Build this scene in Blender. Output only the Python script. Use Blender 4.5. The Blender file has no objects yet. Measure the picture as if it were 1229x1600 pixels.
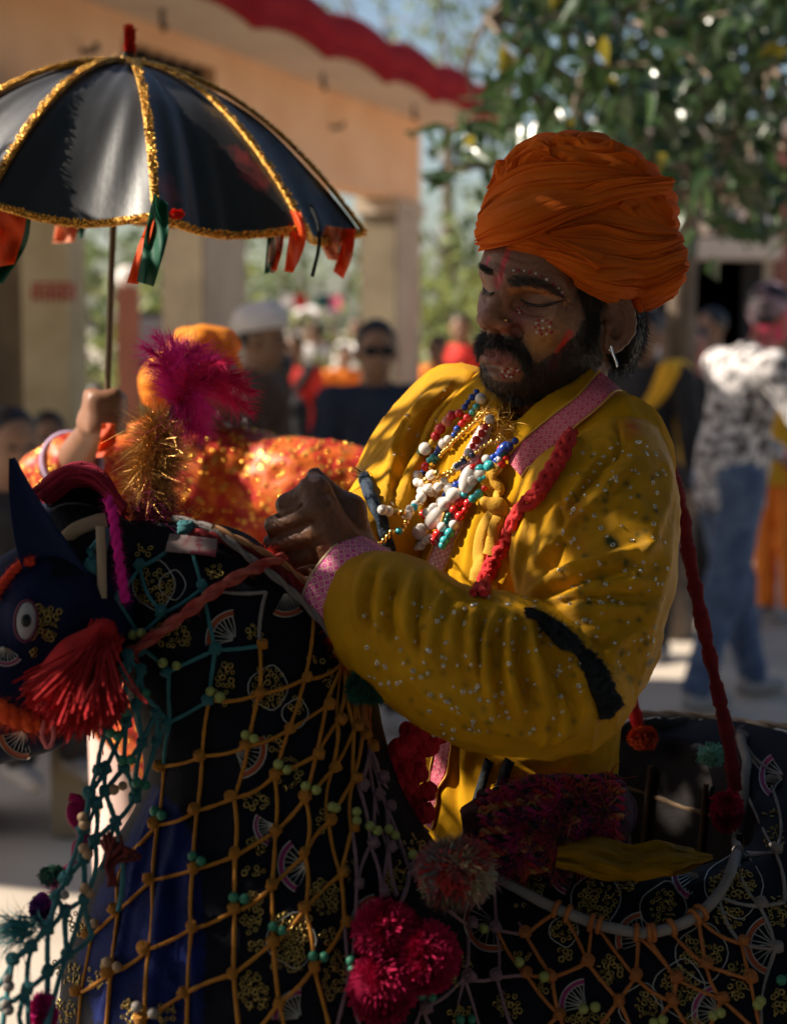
import bpy, math, random
import numpy as np
from mathutils import Vector, Matrix
from mathutils.bvhtree import BVHTree
random.seed(7); rng = np.random.default_rng(7)
R = math.radians
scene = bpy.context.scene
COL = scene.collection

# ---------------------------------------------------------------- camera, sky, sun, exposure
FPX, CX, CY, PITCH = 2800.0, 614.5, 800.0, R(6.1)
CAM = np.array([0, 0, 1.6])
FW = np.array([0, math.cos(PITCH), -math.sin(PITCH)])
UP = np.array([0, math.sin(PITCH), math.cos(PITCH)])
RT = np.array([1.0, 0, 0])
cd = bpy.data.cameras.new('camera'); cam = bpy.data.objects.new('camera', cd); COL.objects.link(cam)
cam.location = CAM; cam.rotation_euler = (R(90) - PITCH, 0, 0)
cd.sensor_fit = 'VERTICAL'; cd.sensor_height = 32; cd.sensor_width = 32; cd.lens = 56
cd.clip_start = 0.05; cd.clip_end = 600
cd.dof.use_dof = True; cd.dof.focus_distance = 1.97; cd.dof.aperture_fstop = 3.4
scene.camera = cam
SUN = np.array([-0.80, 0.02, 0.64]); SUN /= np.linalg.norm(SUN)
w = bpy.data.worlds.new('World'); scene.world = w; w.use_nodes = True
nt = w.node_tree; bg = nt.nodes['Background']; sk = nt.nodes.new('ShaderNodeTexSky')
sk.sky_type = 'NISHITA'; sk.sun_disc = False
sk.sun_elevation = math.asin(SUN[2]); sk.sun_rotation = math.atan2(SUN[0], SUN[1])
sk.dust_density = 1.5
nt.links.new(sk.outputs[0], bg.inputs[0]); bg.inputs[1].default_value = 0.065
ld = bpy.data.lights.new('sun', 'SUN'); ld.energy = 5.0; ld.angle = R(0.5); ld.color = (1.0, 0.90, 0.76)
lo_ = bpy.data.objects.new('sun', ld); COL.objects.link(lo_)
lo_.rotation_euler = Vector(-SUN).to_track_quat('-Z', 'Y').to_euler(); lo_.location = SUN * 30
scene.view_settings.view_transform = 'Standard'; scene.view_settings.look = 'None'
scene.view_settings.exposure = 1.03; scene.view_settings.gamma = 1
scene.view_settings.use_curve_mapping = False
try:
    scene.cycles.max_bounces = 6; scene.cycles.transparent_max_bounces = 6
    scene.cycles.use_denoising = True
except Exception: pass

# ---------------------------------------------------------------- geometry helpers
def at(px, py, d):
    """the place seen at pixel (px,py) of a 1229x1600 picture, d metres along the optical axis"""
    return CAM + d * (FW + (px - CX) / FPX * RT - (py - CY) / FPX * UP)
def A(px, py, d): return np.array(at(px, py, d))
def proj(V):
    Q = V - CAM; d = Q @ FW
    return np.stack([CX + FPX * (Q @ RT) / d, CY - FPX * (Q @ UP) / d], 1), d
def nrm(v): v = np.asarray(v, float); return v / (np.linalg.norm(v, axis=-1, keepdims=True) + 1e-12)

class Acc:
    """collects triangles and quads into one mesh"""
    def __init__(s): s.v = []; s.q = []; s.t = []; s.n = 0; s.uv = []; s.c = []
    def add(s, V, F, uv=None, col=None):
        V = np.asarray(V, float); F = np.asarray(F, int)
        if len(F): (s.q if F.shape[1] == 4 else s.t).append(F + s.n)
        s.v.append(V); s.n += len(V)
        s.uv.append(np.zeros((len(V), 2)) if uv is None else np.asarray(uv, float))
        s.c.append(np.ones((len(V), 3)) if col is None else np.broadcast_to(np.asarray(col, float), (len(V), 3)))
        return s
    def arrays(s):
        V = np.concatenate(s.v); q = np.concatenate(s.q) if s.q else np.zeros((0, 4), int); t = np.concatenate(s.t) if s.t else np.zeros((0, 3), int)
        return V, q, t, np.concatenate(s.uv), np.concatenate(s.c)

def mesh_data(name, V, q, t=None, mat=None, uv=None, col=None, smooth=True):
    t = np.zeros((0, 3), int) if t is None else t
    me = bpy.data.meshes.new(name)
    V = np.ascontiguousarray(V, np.float32)
    me.vertices.add(len(V)); me.vertices.foreach_set('co', V.ravel())
    li = np.concatenate([q.ravel(), t.ravel()]).astype(np.int32)
    me.loops.add(len(li)); me.loops.foreach_set('vertex_index', li)
    npol = len(q) + len(t); me.polygons.add(npol)
    ls = np.concatenate([np.arange(len(q)) * 4, len(q) * 4 + np.arange(len(t)) * 3]).astype(np.int32)
    me.polygons.foreach_set('loop_start', ls)
    me.polygons.foreach_set('use_smooth', np.full(npol, smooth))
    if uv is not None:
        l = me.uv_layers.new(name='UVMap'); l.data.foreach_set('uv', np.ascontiguousarray(uv[li], np.float32).ravel())
    if col is not None:
        a = me.attributes.new('Col', 'FLOAT_COLOR', 'POINT')
        a.data.foreach_set('color', np.concatenate([col, np.ones((len(col), 1))], 1).astype(np.float32).ravel())
    me.update(calc_edges=True); me.validate()
    if mat: me.materials.append(mat)
    return me
ORG = {}
def tag(o, label=None, cat=None, group=None, kind=None):
    if label: o['label'] = label
    if cat: o['category'] = cat
    if group: o['group'] = group
    if kind: o['kind'] = kind
    return o
def empty(name, loc, label, cat, group=None, rz=0):
    o = bpy.data.objects.new(name, None); COL.objects.link(o); o.location = Vector(loc); o.rotation_euler = (0, 0, rz)
    o.empty_display_size = 0.05
    ORG[o] = np.array(loc, float); return tag(o, label, cat, group)
def link(name, me, parent=None, loc=(0, 0, 0)):
    o = bpy.data.objects.new(name, me); COL.objects.link(o); o.location = Vector(loc)
    if parent: o.parent = parent
    return o
def mk(name, geo, mat=None, parent=None, label=None, cat=None, group=None, kind=None, smooth=True, local=False):
    """geo: Acc or (V,F); world coordinates, re-expressed about the thing's own origin"""
    if isinstance(geo, Acc): V, q, t, uv, col = geo.arrays()
    else:
        V, F = geo[0], np.asarray(geo[1]); uv = geo[2] if len(geo) > 2 else None; col = geo[3] if len(geo) > 3 else None
        q, t = (F, None) if F.shape[1] == 4 else (np.zeros((0, 4), int), F)
    V = np.asarray(V, float)
    if local: o0 = np.zeros(3)
    elif parent is not None: o0 = ORG[parent]
    else: o0 = np.array([V[:, 0].mean(), V[:, 1].mean(), V[:, 2].min()])
    me = mesh_data(name, V - o0, q, t, mat, uv, col, smooth)
    o = link(name, me, parent, (0, 0, 0) if (parent is not None or local) else o0)
    ORG[o] = o0
    return tag(o, label, cat, group, kind)
def inst(name, me, parent, pos, rot=None, scale=1.0):
    """a piece that shares its mesh: pos in world coordinates"""
    o = bpy.data.objects.new(name, me); COL.objects.link(o); o.parent = parent
    o.location = Vector(np.asarray(pos) - (ORG[parent] if parent is not None else 0))
    if rot is not None: o.rotation_mode = 'QUATERNION'; o.rotation_quaternion = rot
    o.scale = (scale,) * 3 if np.isscalar(scale) else scale
    return o

def grid_faces(nu, nv, cu=False, cv=False):
    i = np.arange(nu if cu else nu - 1)[:, None]; j = np.arange(nv if cv else nv - 1)[None, :]
    i2 = (i + 1) % nu; j2 = (j + 1) % nv
    return np.stack([(i * nv + j), (i2 * nv + j), (i2 * nv + j2), (i * nv + j2)], -1).reshape(-1, 4)
def spline(P, n):
    """Catmull-Rom through the points, n samples"""
    P = np.asarray(P, float)
    if len(P) == 2: return P[0] + (P[1] - P[0]) * np.linspace(0, 1, n)[:, None]
    Q = np.vstack([2 * P[0] - P[1], P, 2 * P[-1] - P[-2]])
    L = np.concatenate([[0], np.cumsum(np.linalg.norm(np.diff(P, axis=0), axis=1) + 1e-9)])
    s = np.linspace(0, L[-1], n); k = np.clip(np.searchsorted(L, s, 'right') - 1, 0, len(P) - 2)
    t = ((s - L[k]) / (L[k + 1] - L[k]))[:, None]
    a, b, c, d = Q[k], Q[k + 1], Q[k + 2], Q[k + 3]
    return .5 * (2 * b + (c - a) * t + (2 * a - 5 * b + 4 * c - d) * t * t + (3 * b - a - 3 * c + d) * t ** 3)
def frames(P):
    T = nrm(np.gradient(P, axis=0)); n0 = np.cross(T[0], [0, 0, 1.]);
    if np.linalg.norm(n0) < .1: n0 = np.cross(T[0], [0, 1., 0])
    N = [nrm(n0)]
    for i in range(1, len(P)):
        v = N[-1] - T[i] * (N[-1] @ T[i]); N.append(nrm(v))
    N = np.array(N); return T, N, np.cross(T, N)
def tube(P, r, n=6, caps=True, uvs=1.0):
    P = np.asarray(P, float); m = len(P); r = np.broadcast_to(np.asarray(r, float), (m,))
    T, N, B = frames(P); a = np.linspace(0, 2 * math.pi, n, endpoint=False)
    V = P[:, None] + r[:, None, None] * (np.cos(a)[None, :, None] * N[:, None] + np.sin(a)[None, :, None] * B[:, None])
    V = V.reshape(-1, 3); F = grid_faces(m, n, False, True)
    if caps:
        V = np.vstack([V, P[:1], P[-1:]]); k = m * n
        f = [[k, (j + 1) % n, j, j] for j in range(n)] + [[k + 1, (m - 1) * n + j, (m - 1) * n + (j + 1) % n, (m - 1) * n + (j + 1) % n] for j in range(n)]
        t = np.array(f)[:, :3]
        return V, F, t
    return V, F, None
def add_tube(acc, P, r, n=6, col=None, caps=True):
    V, F, t = tube(P, r, n, caps)
    k = acc.n; acc.add(V, F, col=col)
    if t is not None: acc.t.append(t + k)
def box(c, s, R3=None):
    v = np.array([[x, y, z] for x in (-1, 1) for y in (-1, 1) for z in (-1, 1)], float) * np.asarray(s, float) / 2
    if R3 is not None: v = v @ np.asarray(R3).T
    f = np.array([[0, 1, 3, 2], [4, 6, 7, 5], [0, 4, 5, 1], [2, 3, 7, 6], [0, 2, 6, 4], [1, 5, 7, 3]])
    return v + np.asarray(c, float), f
def sphere(c=(0, 0, 0), r=1.0, nu=10, nv=7):
    u = np.linspace(0, 2 * math.pi, nu, endpoint=False); v = np.linspace(0, math.pi, nv)
    r = np.broadcast_to(np.asarray(r, float), (3,))
    P = np.stack([np.cos(u)[:, None] * np.sin(v), np.sin(u)[:, None] * np.sin(v), np.cos(v) + 0 * u[:, None]], -1) * r
    return P.reshape(-1, 3) + np.asarray(c, float), grid_faces(nu, nv, True, False)
def torus(R1, r, n=10, m=5):
    a = np.linspace(0, 2 * math.pi, n, endpoint=False)[:, None]; b = np.linspace(0, 2 * math.pi, m, endpoint=False)[None]
    V = np.stack([(R1 + r * np.cos(b)) * np.cos(a), (R1 + r * np.cos(b)) * np.sin(a), r * np.sin(b) + 0 * a], -1).reshape(-1, 3)
    return V, grid_faces(n, m, True, True)
def basis(n, t=None):
    n = nrm(n); t = np.array([0, 0, 1.]) if t is None else np.asarray(t, float)
    x = t - n * (t @ n)
    if np.linalg.norm(x) < 1e-3: x = np.cross(n, [1., 0.3, 0])
    x = nrm(x); return np.stack([x, np.cross(n, x), n], 1)
def quat(M): return Matrix(M.tolist()).to_quaternion()

def vnormals(V, F):
    n = np.cross(V[F[:, 2]] - V[F[:, 0]], V[F[:, 3 if F.shape[1] == 4 else 1]] - V[F[:, 1 if F.shape[1] == 4 else 0]])
    if F.shape[1] == 3: n = np.cross(V[F[:, 1]] - V[F[:, 0]], V[F[:, 2]] - V[F[:, 0]])
    N = np.zeros_like(V)
    for k in range(F.shape[1]):
        for a in range(3): N[:, a] += np.bincount(F[:, k], n[:, a], len(V))
    return nrm(N)
def smooth(V, F, it=1, lam=.5):
    e = np.concatenate([F[:, [k, (k + 1) % F.shape[1]]] for k in range(F.shape[1])]); e = np.concatenate([e, e[:, ::-1]])
    cnt = np.bincount(e[:, 0], minlength=len(V))[:, None] + 1e-9
    for _ in range(it):
        S = np.stack([np.bincount(e[:, 0], V[e[:, 1], a], len(V)) for a in range(3)], 1)
        V = V + lam * (S / cnt - V)
    return V
def vnoise(P, s, seed=0):
    """smooth value noise, -1..1"""
    Q = np.asarray(P, float) * s + seed * 17.31 + 500; i = np.floor(Q).astype(np.int64); f = Q - i; f = f * f * (3 - 2 * f)
    def h(a, b, c):
        n = (a * 374761393 + b * 668265263 + c * 1274126177 + seed * 7919) & 0x7fffffff
        n = ((n ^ (n >> 13)) * 1274126177) & 0x7fffffff; n ^= n >> 16
        return (n & 0xffff) / 32767.5 - 1
    r = 0
    for a in (0, 1):
        for b in (0, 1):
            for c in (0, 1):
                wgt = (f[:, 0] if a else 1 - f[:, 0]) * (f[:, 1] if b else 1 - f[:, 1]) * (f[:, 2] if c else 1 - f[:, 2])
                r = r + wgt * h(i[:, 0] + a, i[:, 1] + b, i[:, 2] + c)
    return r

# ---------------------------------------------------------------- signed distance sculpting
class SDF:
    def __init__(s, lo, hi, h):
        s.lo = np.asarray(lo, float); s.h = h
        n = np.ceil((np.asarray(hi) - s.lo) / h).astype(int) + 1
        s.ax = [(s.lo[k] + h * np.arange(n[k])).astype(np.float32) for k in range(3)]
        s.D = np.full(n, 1.0, np.float32)
    def sub(s, mn, mx):
        sl = []
        for k in range(3):
            a = int(np.clip(math.floor((mn[k] - s.lo[k]) / s.h), 0, len(s.ax[k]) - 1)); b = int(np.clip(math.ceil((mx[k] - s.lo[k]) / s.h) + 1, a + 1, len(s.ax[k])))
            sl.append(slice(a, b))
        return tuple(sl), s.ax[0][sl[0]][:, None, None], s.ax[1][sl[1]][None, :, None], s.ax[2][sl[2]][None, None, :]
    def comb(s, sl, f, k, op):
        D = s.D[sl]
        if op == '+':
            if k > 0:
                h = np.clip(.5 + .5 * (D - f) / k, 0, 1); D = D + (f - D) * h - k * h * (1 - h)
            else: D = np.minimum(D, f)
        elif op == '-':
            f = -f
            if k > 0:
                h = np.clip(.5 - .5 * (D - f) / k, 0, 1); D = D + (f - D) * h + k * h * (1 - h)
            else: D = np.maximum(D, f)
        s.D[sl] = D
    def cone(s, a, b, ra, rb, k=.02, op='+'):
        a = np.asarray(a, float); b = np.asarray(b, float); r = max(ra, rb) + k + 2 * s.h + .01
        sl, X, Y, Z = s.sub(np.minimum(a, b) - r, np.maximum(a, b) + r)
        d = b - a; L = d @ d + 1e-12
        t = np.clip(((X - a[0]) * d[0] + (Y - a[1]) * d[1] + (Z - a[2]) * d[2]) / L, 0, 1)
        f = np.sqrt((X - a[0] - t * d[0]) ** 2 + (Y - a[1] - t * d[1]) ** 2 + (Z - a[2] - t * d[2]) ** 2) - (ra + (rb - ra) * t)
        s.comb(sl, f, k, op); return s
    def chain(s, P, r, k=.02, op='+'):
        for i in range(len(P) - 1): s.cone(P[i], P[i + 1], r[i], r[i + 1], k, op)
        return s
    def ell(s, c, r, M=None, k=.02, op='+'):
        c = np.asarray(c, float); r = np.asarray(r, float); m = r.max() + k + 2 * s.h + .01
        sl, X, Y, Z = s.sub(c - m, c + m); X = X - c[0]; Y = Y - c[1]; Z = Z - c[2]
        if M is not None:
            M = np.asarray(M)  # columns = local axes
            X, Y, Z = [X * M[0, i] + Y * M[1, i] + Z * M[2, i] for i in range(3)]
        k0 = np.sqrt((X / r[0]) ** 2 + (Y / r[1]) ** 2 + (Z / r[2]) ** 2); k1 = np.sqrt((X / r[0] ** 2) ** 2 + (Y / r[1] ** 2) ** 2 + (Z / r[2] ** 2) ** 2) + 1e-9
        s.comb(sl, k0 * (k0 - 1) / k1, k, op); return s
    def plane(s, p, n, k=.005):
        """keep the side n points away from"""
        n = nrm(n); p = np.asarray(p, float)
        f = (s.ax[0][:, None, None] - p[0]) * n[0] + (s.ax[1][None, :, None] - p[1]) * n[1] + (s.ax[2][None, None, :] - p[2]) * n[2]
        h = np.clip(.5 - .5 * (s.D - f) / k, 0, 1); s.D = (s.D + (f - s.D) * h + k * h * (1 - h)).astype(np.float32); return s
    def mesh(s, sm=1):
        D = s.D; D[0] = D[-1] = 1; D[:, 0] = D[:, -1] = 1; D[:, :, 0] = D[:, :, -1] = 1
        S = D < 0; n = np.array(D.shape) - 1
        cs = [(a, b, c) for a in (0, 1) for b in (0, 1) for c in (0, 1)]
        cnt = np.zeros(n, np.int8)
        for a, b, c in cs: cnt += S[a:a + n[0], b:b + n[1], c:c + n[2]]
        act = (cnt > 0) & (cnt < 8); I = np.argwhere(act)
        P = np.zeros((len(I), 3)); m = np.zeros(len(I))
        for i, c0 in enumerate(cs):
            for j, c1 in enumerate(cs):
                if j > i and sum(abs(np.subtract(c0, c1))) == 1:
                    v0 = D[I[:, 0] + c0[0], I[:, 1] + c0[1], I[:, 2] + c0[2]]; v1 = D[I[:, 0] + c1[0], I[:, 1] + c1[1], I[:, 2] + c1[2]]
                    x = (v0 < 0) != (v1 < 0); t = np.where(x, v0 / np.where(x, v0 - v1, 1), 0)[:, None]
                    P += x[:, None] * (np.array(c0) + t * (np.array(c1) - np.array(c0))); m += x
        V = s.lo + s.h * (I + P / m[:, None])
        vid = np.full(n, -1, np.int64); vid[act] = np.arange(len(I))
        Fs = []
        for a in range(3):
            b, c = (a + 1) % 3, (a + 2) % 3
            sl0 = [slice(None)] * 3; sl1 = [slice(None)] * 3; sl0[a] = slice(0, -1); sl1[a] = slice(1, None)
            for k in (b, c): sl0[k] = slice(1, -1); sl1[k] = slice(1, -1)
            s0 = S[tuple(sl0)]; s1 = S[tuple(sl1)]; E = np.argwhere(s0 != s1); fl = s0[s0 != s1]
            off = np.zeros(3, int); off[b] = 1; off[c] = 1; E = E + off
            eb = np.zeros(3, int); eb[b] = 1; ec = np.zeros(3, int); ec[c] = 1
            q = [vid[tuple((E - d).T)] for d in (0 * eb, eb, eb + ec, ec)]
            q = np.stack(q, 1); q[~fl] = q[~fl][:, ::-1]; Fs.append(q)
        F = np.concatenate(Fs)
        if sm: V = smooth(V, F, sm)
        return V, F

# ---------------------------------------------------------------- sculpting strokes and draping
def seg_dist(P, L):
    """distance from 2-D points to a polyline, position along it 0..1, signed side"""
    best = np.full(len(P), 1e9); tt = np.zeros(len(P)); sg = np.zeros(len(P))
    ln = np.linalg.norm(np.diff(L, axis=0), axis=1); cum = np.concatenate([[0], np.cumsum(ln)])
    for i in range(len(L) - 1):
        d = L[i + 1] - L[i]; t = np.clip(((P - L[i]) @ d) / (d @ d + 1e-9), 0, 1)
        v = P - L[i] - t[:, None] * d; q = np.hypot(v[:, 0], v[:, 1]); m = q < best
        best[m] = q[m]; tt[m] = ((cum[i] + t * ln[i]) / cum[-1])[m]; sg[m] = np.sign(d[0] * v[:, 1] - d[1] * v[:, 0])[m]
    return best, tt, sg
def strokes(V, F, S, gain=1.0):
    """model relief: S = [(points, width, height)] ridges (+) and creases (-); widths in mm at 2 m"""
    N = vnormals(V, F); p, d = proj(V); fac = np.einsum('ij,ij->i', N, nrm(CAM - V)); ok = fac > 0.02
    D = np.zeros(len(V)); idx = np.where(ok)[0]; q = p[idx]
    for st in S:
        L = spline(np.array(st[0], float), 14); wd, hg = st[1], st[2]
        m = (q[:, 0] > L[:, 0].min() - 3 * wd) & (q[:, 0] < L[:, 0].max() + 3 * wd) & (q[:, 1] > L[:, 1].min() - 3 * wd) & (q[:, 1] < L[:, 1].max() + 3 * wd)
        if not m.any(): continue
        k = idx[m]; b, t, sg = seg_dist(q[m], L)
        tp = np.clip(np.minimum(t, 1 - t) * 5, 0, 1) ** .7; 
        x = b / wd
        if len(st) > 3:   # lapped fold: steep on one side, soft on the other
            x = np.where(sg * st[3] > 0, b / (wd * .4), b / (wd * 1.6))
        D[k] += hg * np.exp(-x * x) * (0.25 + .75 * tp) * np.clip(fac[k] * 3, 0, 1)
    return V + N * D[:, None] * gain
def wrinkle(V, fold, s, seed=0, p=3, st=.22):
    """sharp cloth wrinkles that run along the direction fold"""
    f = nrm(fold); q = V + .012 * np.stack([vnoise(V, s * .45, seed + k) for k in (1, 2, 3)], 1); c = (q @ f)[:, None] * f; q = (q - c) + c * st
    return (1 - np.abs(vnoise(q, s, seed))) ** p - .35
def bvh(V, F): return BVHTree.FromPolygons([tuple(v) for v in V], [tuple(int(i) for i in f) for f in F])
def cast(tree, px, py, off=0.0, dflt=2.0):
    """where the sight line through (px,py) meets a surface"""
    d = nrm(at(px, py, 1) - CAM); h, n, i, dist = tree.ray_cast(Vector(CAM), Vector(d))
    if h is None:
        h, n = at(px, py, dflt), -d
    n = np.array(n); h = np.array(h)
    if n @ d > 0: n = -n
    return h + n * off, n
def drape(tree, L, n, off=.002, dflt=2.0, sm=2):
    """a line laid on a surface"""
    Q = spline(np.array(L, float)[:, :2], n); P, N, last = [], [], dflt
    for x, y in Q:
        d = nrm(at(x, y, 1) - CAM); h, nn, i, dist = tree.ray_cast(Vector(CAM), Vector(d))
        if h is None: P.append(np.array([np.nan] * 3)); N.append(-d)
        else:
            nn = np.array(nn); nn = -nn if nn @ d > 0 else nn
            P.append(np.array(h)); N.append(nn)
    P = np.array(P); N = np.array(N); dep = (P - CAM) @ FW; ok = ~np.isnan(dep)
    if not ok.any(): dep[:] = dflt
    else: dep = np.interp(np.arange(n), np.where(ok)[0], dep[ok])
    for i in range(n):
        if not ok[i]: P[i] = at(Q[i, 0], Q[i, 1], dep[i])
    for _ in range(sm):
        P[1:-1] = .5 * P[1:-1] + .25 * (P[2:] + P[:-2]); N[1:-1] = .5 * N[1:-1] + .25 * (N[2:] + N[:-2])
    N = nrm(N); return P + N * off, N
def strip(P, N, wd, th=.0015, nv=5, bulge=.0, wav=None):
    """a band of cloth of half-width wd along P on a surface with normals N"""
    m = len(P); T = nrm(np.gradient(P, axis=0)); B = nrm(np.cross(N, T)); wd = np.broadcast_to(np.asarray(wd, float), (m,))
    s = np.linspace(-1, 1, nv); L = np.concatenate([[0], np.cumsum(np.linalg.norm(np.diff(P, axis=0), axis=1))])
    V = P[:, None] + wd[:, None, None] * s[None, :, None] * B[:, None] + (th + bulge * (1 - s ** 2))[None, :, None] * N[:, None]
    if wav is not None: V = V + wav[:, :, None] * N[:, None]
    lo = P[:, None] + wd[:, None, None] * s[[-1, 0]][None, :, None] * B[:, None] - .001 * N[:, None]
    V = np.concatenate([V, lo], 1); k = nv + 2
    uv = np.stack(np.broadcast_arrays(L[:, None], (np.concatenate([s, [1, -1]]) * .5 + .5)[None] * (2 * wd.mean())), -1).reshape(-1, 2)
    return V.reshape(-1, 3), grid_faces(m, k, False, True), uv

# ---------------------------------------------------------------- materials
def mat(name, col, rough=.8, metal=0, col2=None, nscale=8, detail=4, bump=0, bscale=200, spec=.3, transl=0, sheen=0, attr=False, coords='Object', contrast=(.35, .65), alpha=None, sss=0, weave=0, stretch=None):
    m = bpy.data.materials.new(name); m.use_nodes = True; nt = m.node_tree; N = nt.nodes; L = nt.links; b = N['Principled BSDF']
    b.inputs['Roughness'].default_value = rough; b.inputs['Metallic'].default_value = metal; b.inputs['Specular IOR Level'].default_value = spec
    tc = N.new('ShaderNodeTexCoord'); src = tc.outputs[coords]
    if stretch:
        mp = N.new('ShaderNodeMapping'); mp.inputs['Scale'].default_value = stretch; L.new(src, mp.inputs[0]); src = mp.outputs[0]
    out = None
    if attr:
        a = N.new('ShaderNodeAttribute'); a.attribute_name = 'Col'; out = a.outputs['Color']
        if col2 is not None:
            n = N.new('ShaderNodeTexNoise'); n.inputs['Scale'].default_value = nscale; n.inputs['Detail'].default_value = detail; L.new(src, n.inputs['Vector'])
            mr = N.new('ShaderNodeMapRange'); mr.inputs['To Min'].default_value = col2[0]; mr.inputs['To Max'].default_value = col2[1]; mr.inputs['From Min'].default_value = .3; mr.inputs['From Max'].default_value = .7
            L.new(n.outputs[0], mr.inputs[0]); mx = N.new('ShaderNodeMix'); mx.data_type = 'RGBA'; mx.blend_type = 'MULTIPLY'; mx.inputs[0].default_value = 1
            L.new(out, mx.inputs[6]); L.new(mr.outputs[0], mx.inputs[7]); out = mx.outputs[2]
    elif col2 is not None:
        n = N.new('ShaderNodeTexNoise'); n.inputs['Scale'].default_value = nscale; n.inputs['Detail'].default_value = detail; L.new(src, n.inputs['Vector'])
        r = N.new('ShaderNodeValToRGB'); r.color_ramp.elements[0].position = contrast[0]; r.color_ramp.elements[1].position = contrast[1]
        r.color_ramp.elements[0].color = (*col, 1); r.color_ramp.elements[1].color = (*col2, 1); L.new(n.outputs[0], r.inputs[0]); out = r.outputs[0]
    if out is not None: L.new(out, b.inputs['Base Color'])
    else: b.inputs['Base Color'].default_value = (*col, 1)
    if bump:
        bn = N.new('ShaderNodeTexNoise'); bn.inputs['Scale'].default_value = bscale; bn.inputs['Detail'].default_value = 4; L.new(src, bn.inputs['Vector'])
        bp = N.new('ShaderNodeBump'); bp.inputs['Strength'].default_value = bump; bp.inputs['Distance'].default_value = .002
        h = bn.outputs[0]
        if weave:
            ws = []
            for ax in ('X', 'Z'):
                wv = N.new('ShaderNodeTexWave'); wv.bands_direction = ax; wv.inputs['Scale'].default_value = weave; wv.inputs['Distortion'].default_value = 1.5; L.new(src, wv.inputs['Vector']); ws.append(wv.outputs['Fac'])
            ad = N.new('ShaderNodeMath'); L.new(ws[0], ad.inputs[0]); L.new(ws[1], ad.inputs[1]); a2 = N.new('ShaderNodeMath'); L.new(ad.outputs[0], a2.inputs[0]); L.new(h, a2.inputs[1]); h = a2.outputs[0]
        L.new(h, bp.inputs['Height']); L.new(bp.outputs[0], b.inputs['Normal'])
    if sheen:
        b.inputs['Sheen Weight'].default_value = sheen; b.inputs['Sheen Roughness'].default_value = .4
        b.inputs['Sheen Tint'].default_value = (*[min(1, c * 2 + .1) for c in col], 1)
    if sss: b.inputs['Subsurface Weight'].default_value = sss; b.inputs['Subsurface Radius'].default_value = (.012, .004, .002); b.inputs['Subsurface Scale'].default_value = 1.0
    if transl:
        t = N.new('ShaderNodeBsdfTranslucent'); mx = N.new('ShaderNodeMixShader'); mx.inputs[0].default_value = transl
        if out is not None: L.new(out, t.inputs[0])
        else: t.inputs[0].default_value = (*col, 1)
        o = N['Material Output']; L.new(b.outputs[0], mx.inputs[1]); L.new(t.outputs[0], mx.inputs[2]); L.new(mx.outputs[0], o.inputs[0])
    return m
def flat(name, col, rough=.7, **k): return mat(name, col, rough, **k)

# ---------------------------------------------------------------- fibres and hair
def fibres(P, Dn, ln, wd, seg=3, curl=.0, droop=0.0, col=None, acc=None, taper=True, seed=3):
    """many thin ribbons: roots P, directions Dn, lengths ln"""
    r = np.random.default_rng(seed); n = len(P); Dn = nrm(Dn); ln = np.broadcast_to(np.asarray(ln, float), (n,)); wd = np.broadcast_to(np.asarray(wd, float), (n,))
    side = nrm(np.cross(Dn, nrm(r.normal(size=(n, 3))))); s2 = np.cross(Dn, side)
    k1 = r.normal(size=(n, 1)) * curl; k2 = r.normal(size=(n, 1)) * curl
    rows = []
    for i in range(seg + 1):
        t = i / seg
        c = P + Dn * (ln * t)[:, None] + (side * k1 + s2 * k2) * (ln * t * t)[:, None] + np.array([0, 0, -1]) * (droop * ln * t * t)[:, None]
        ww = wd * ((1 - .85 * t) if taper else 1)
        rows += [c - s2 * ww[:, None] / 2, c + s2 * ww[:, None] / 2]
    V = np.stack(rows, 1); k = 2 * (seg + 1); b = (np.arange(n) * k)[:, None]
    F = np.concatenate([b + np.array([[2 * i, 2 * i + 1, 2 * i + 3, 2 * i + 2]]) for i in range(seg)])
    acc = acc or Acc()
    acc.add(V.reshape(-1, 3), F, col=None if col is None else np.repeat(np.broadcast_to(col, (n, 3)), k, 0)); return acc
def surf_points(V, F, n, mask=None, seed=5):
    """random points on a quad mesh"""
    r = np.random.default_rng(seed); a = np.linalg.norm(np.cross(V[F[:, 2]] - V[F[:, 0]], V[F[:, 3]] - V[F[:, 1]]), axis=1)
    if mask is not None: a = a * mask[F].mean(1)
    k = r.choice(len(F), n, p=a / a.sum()); u, v = r.random((2, n, 1))
    P = (1 - u) * ((1 - v) * V[F[k, 0]] + v * V[F[k, 3]]) + u * ((1 - v) * V[F[k, 1]] + v * V[F[k, 2]])
    Nn = nrm(np.cross(V[F[k, 2]] - V[F[k, 0]], V[F[k, 3]] - V[F[k, 1]])); return P, Nn
def pompom(name, c, r, n, mt, parent=None, label=None, cat=None, group=None, squash=(1, 1, 1), cols=None, colf=None, wd=.0016, seed=1, droop=.1, var=.25):
    rg = np.random.default_rng(seed); D = nrm(rg.normal(size=(n, 3))); rad = r * (1 - var * rg.random(n))
    lump = 1 + .12 * vnoise(D, 2.3, seed); rad = rad * lump
    P = np.asarray(c) + D * (rad * .25)[:, None] * np.array(squash); D2 = nrm(D * np.array(squash))
    ln = rad * .78 * np.linalg.norm(D * np.array(squash), axis=1)
    col = None
    if cols is not None: col = np.array(cols)[rg.integers(0, len(cols), n)]
    if colf is not None: col = colf(D, rg)
    a = fibres(P, D2, ln, wd, 3, .22, droop, col, seed=seed, taper=False)
    V, F = sphere(c, np.array(squash) * r * .55, 14, 10); a.add(V, F, col=None if col is None else col.mean(0) * .6)
    return mk(name, a, mt, parent, label, cat, group)
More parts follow.
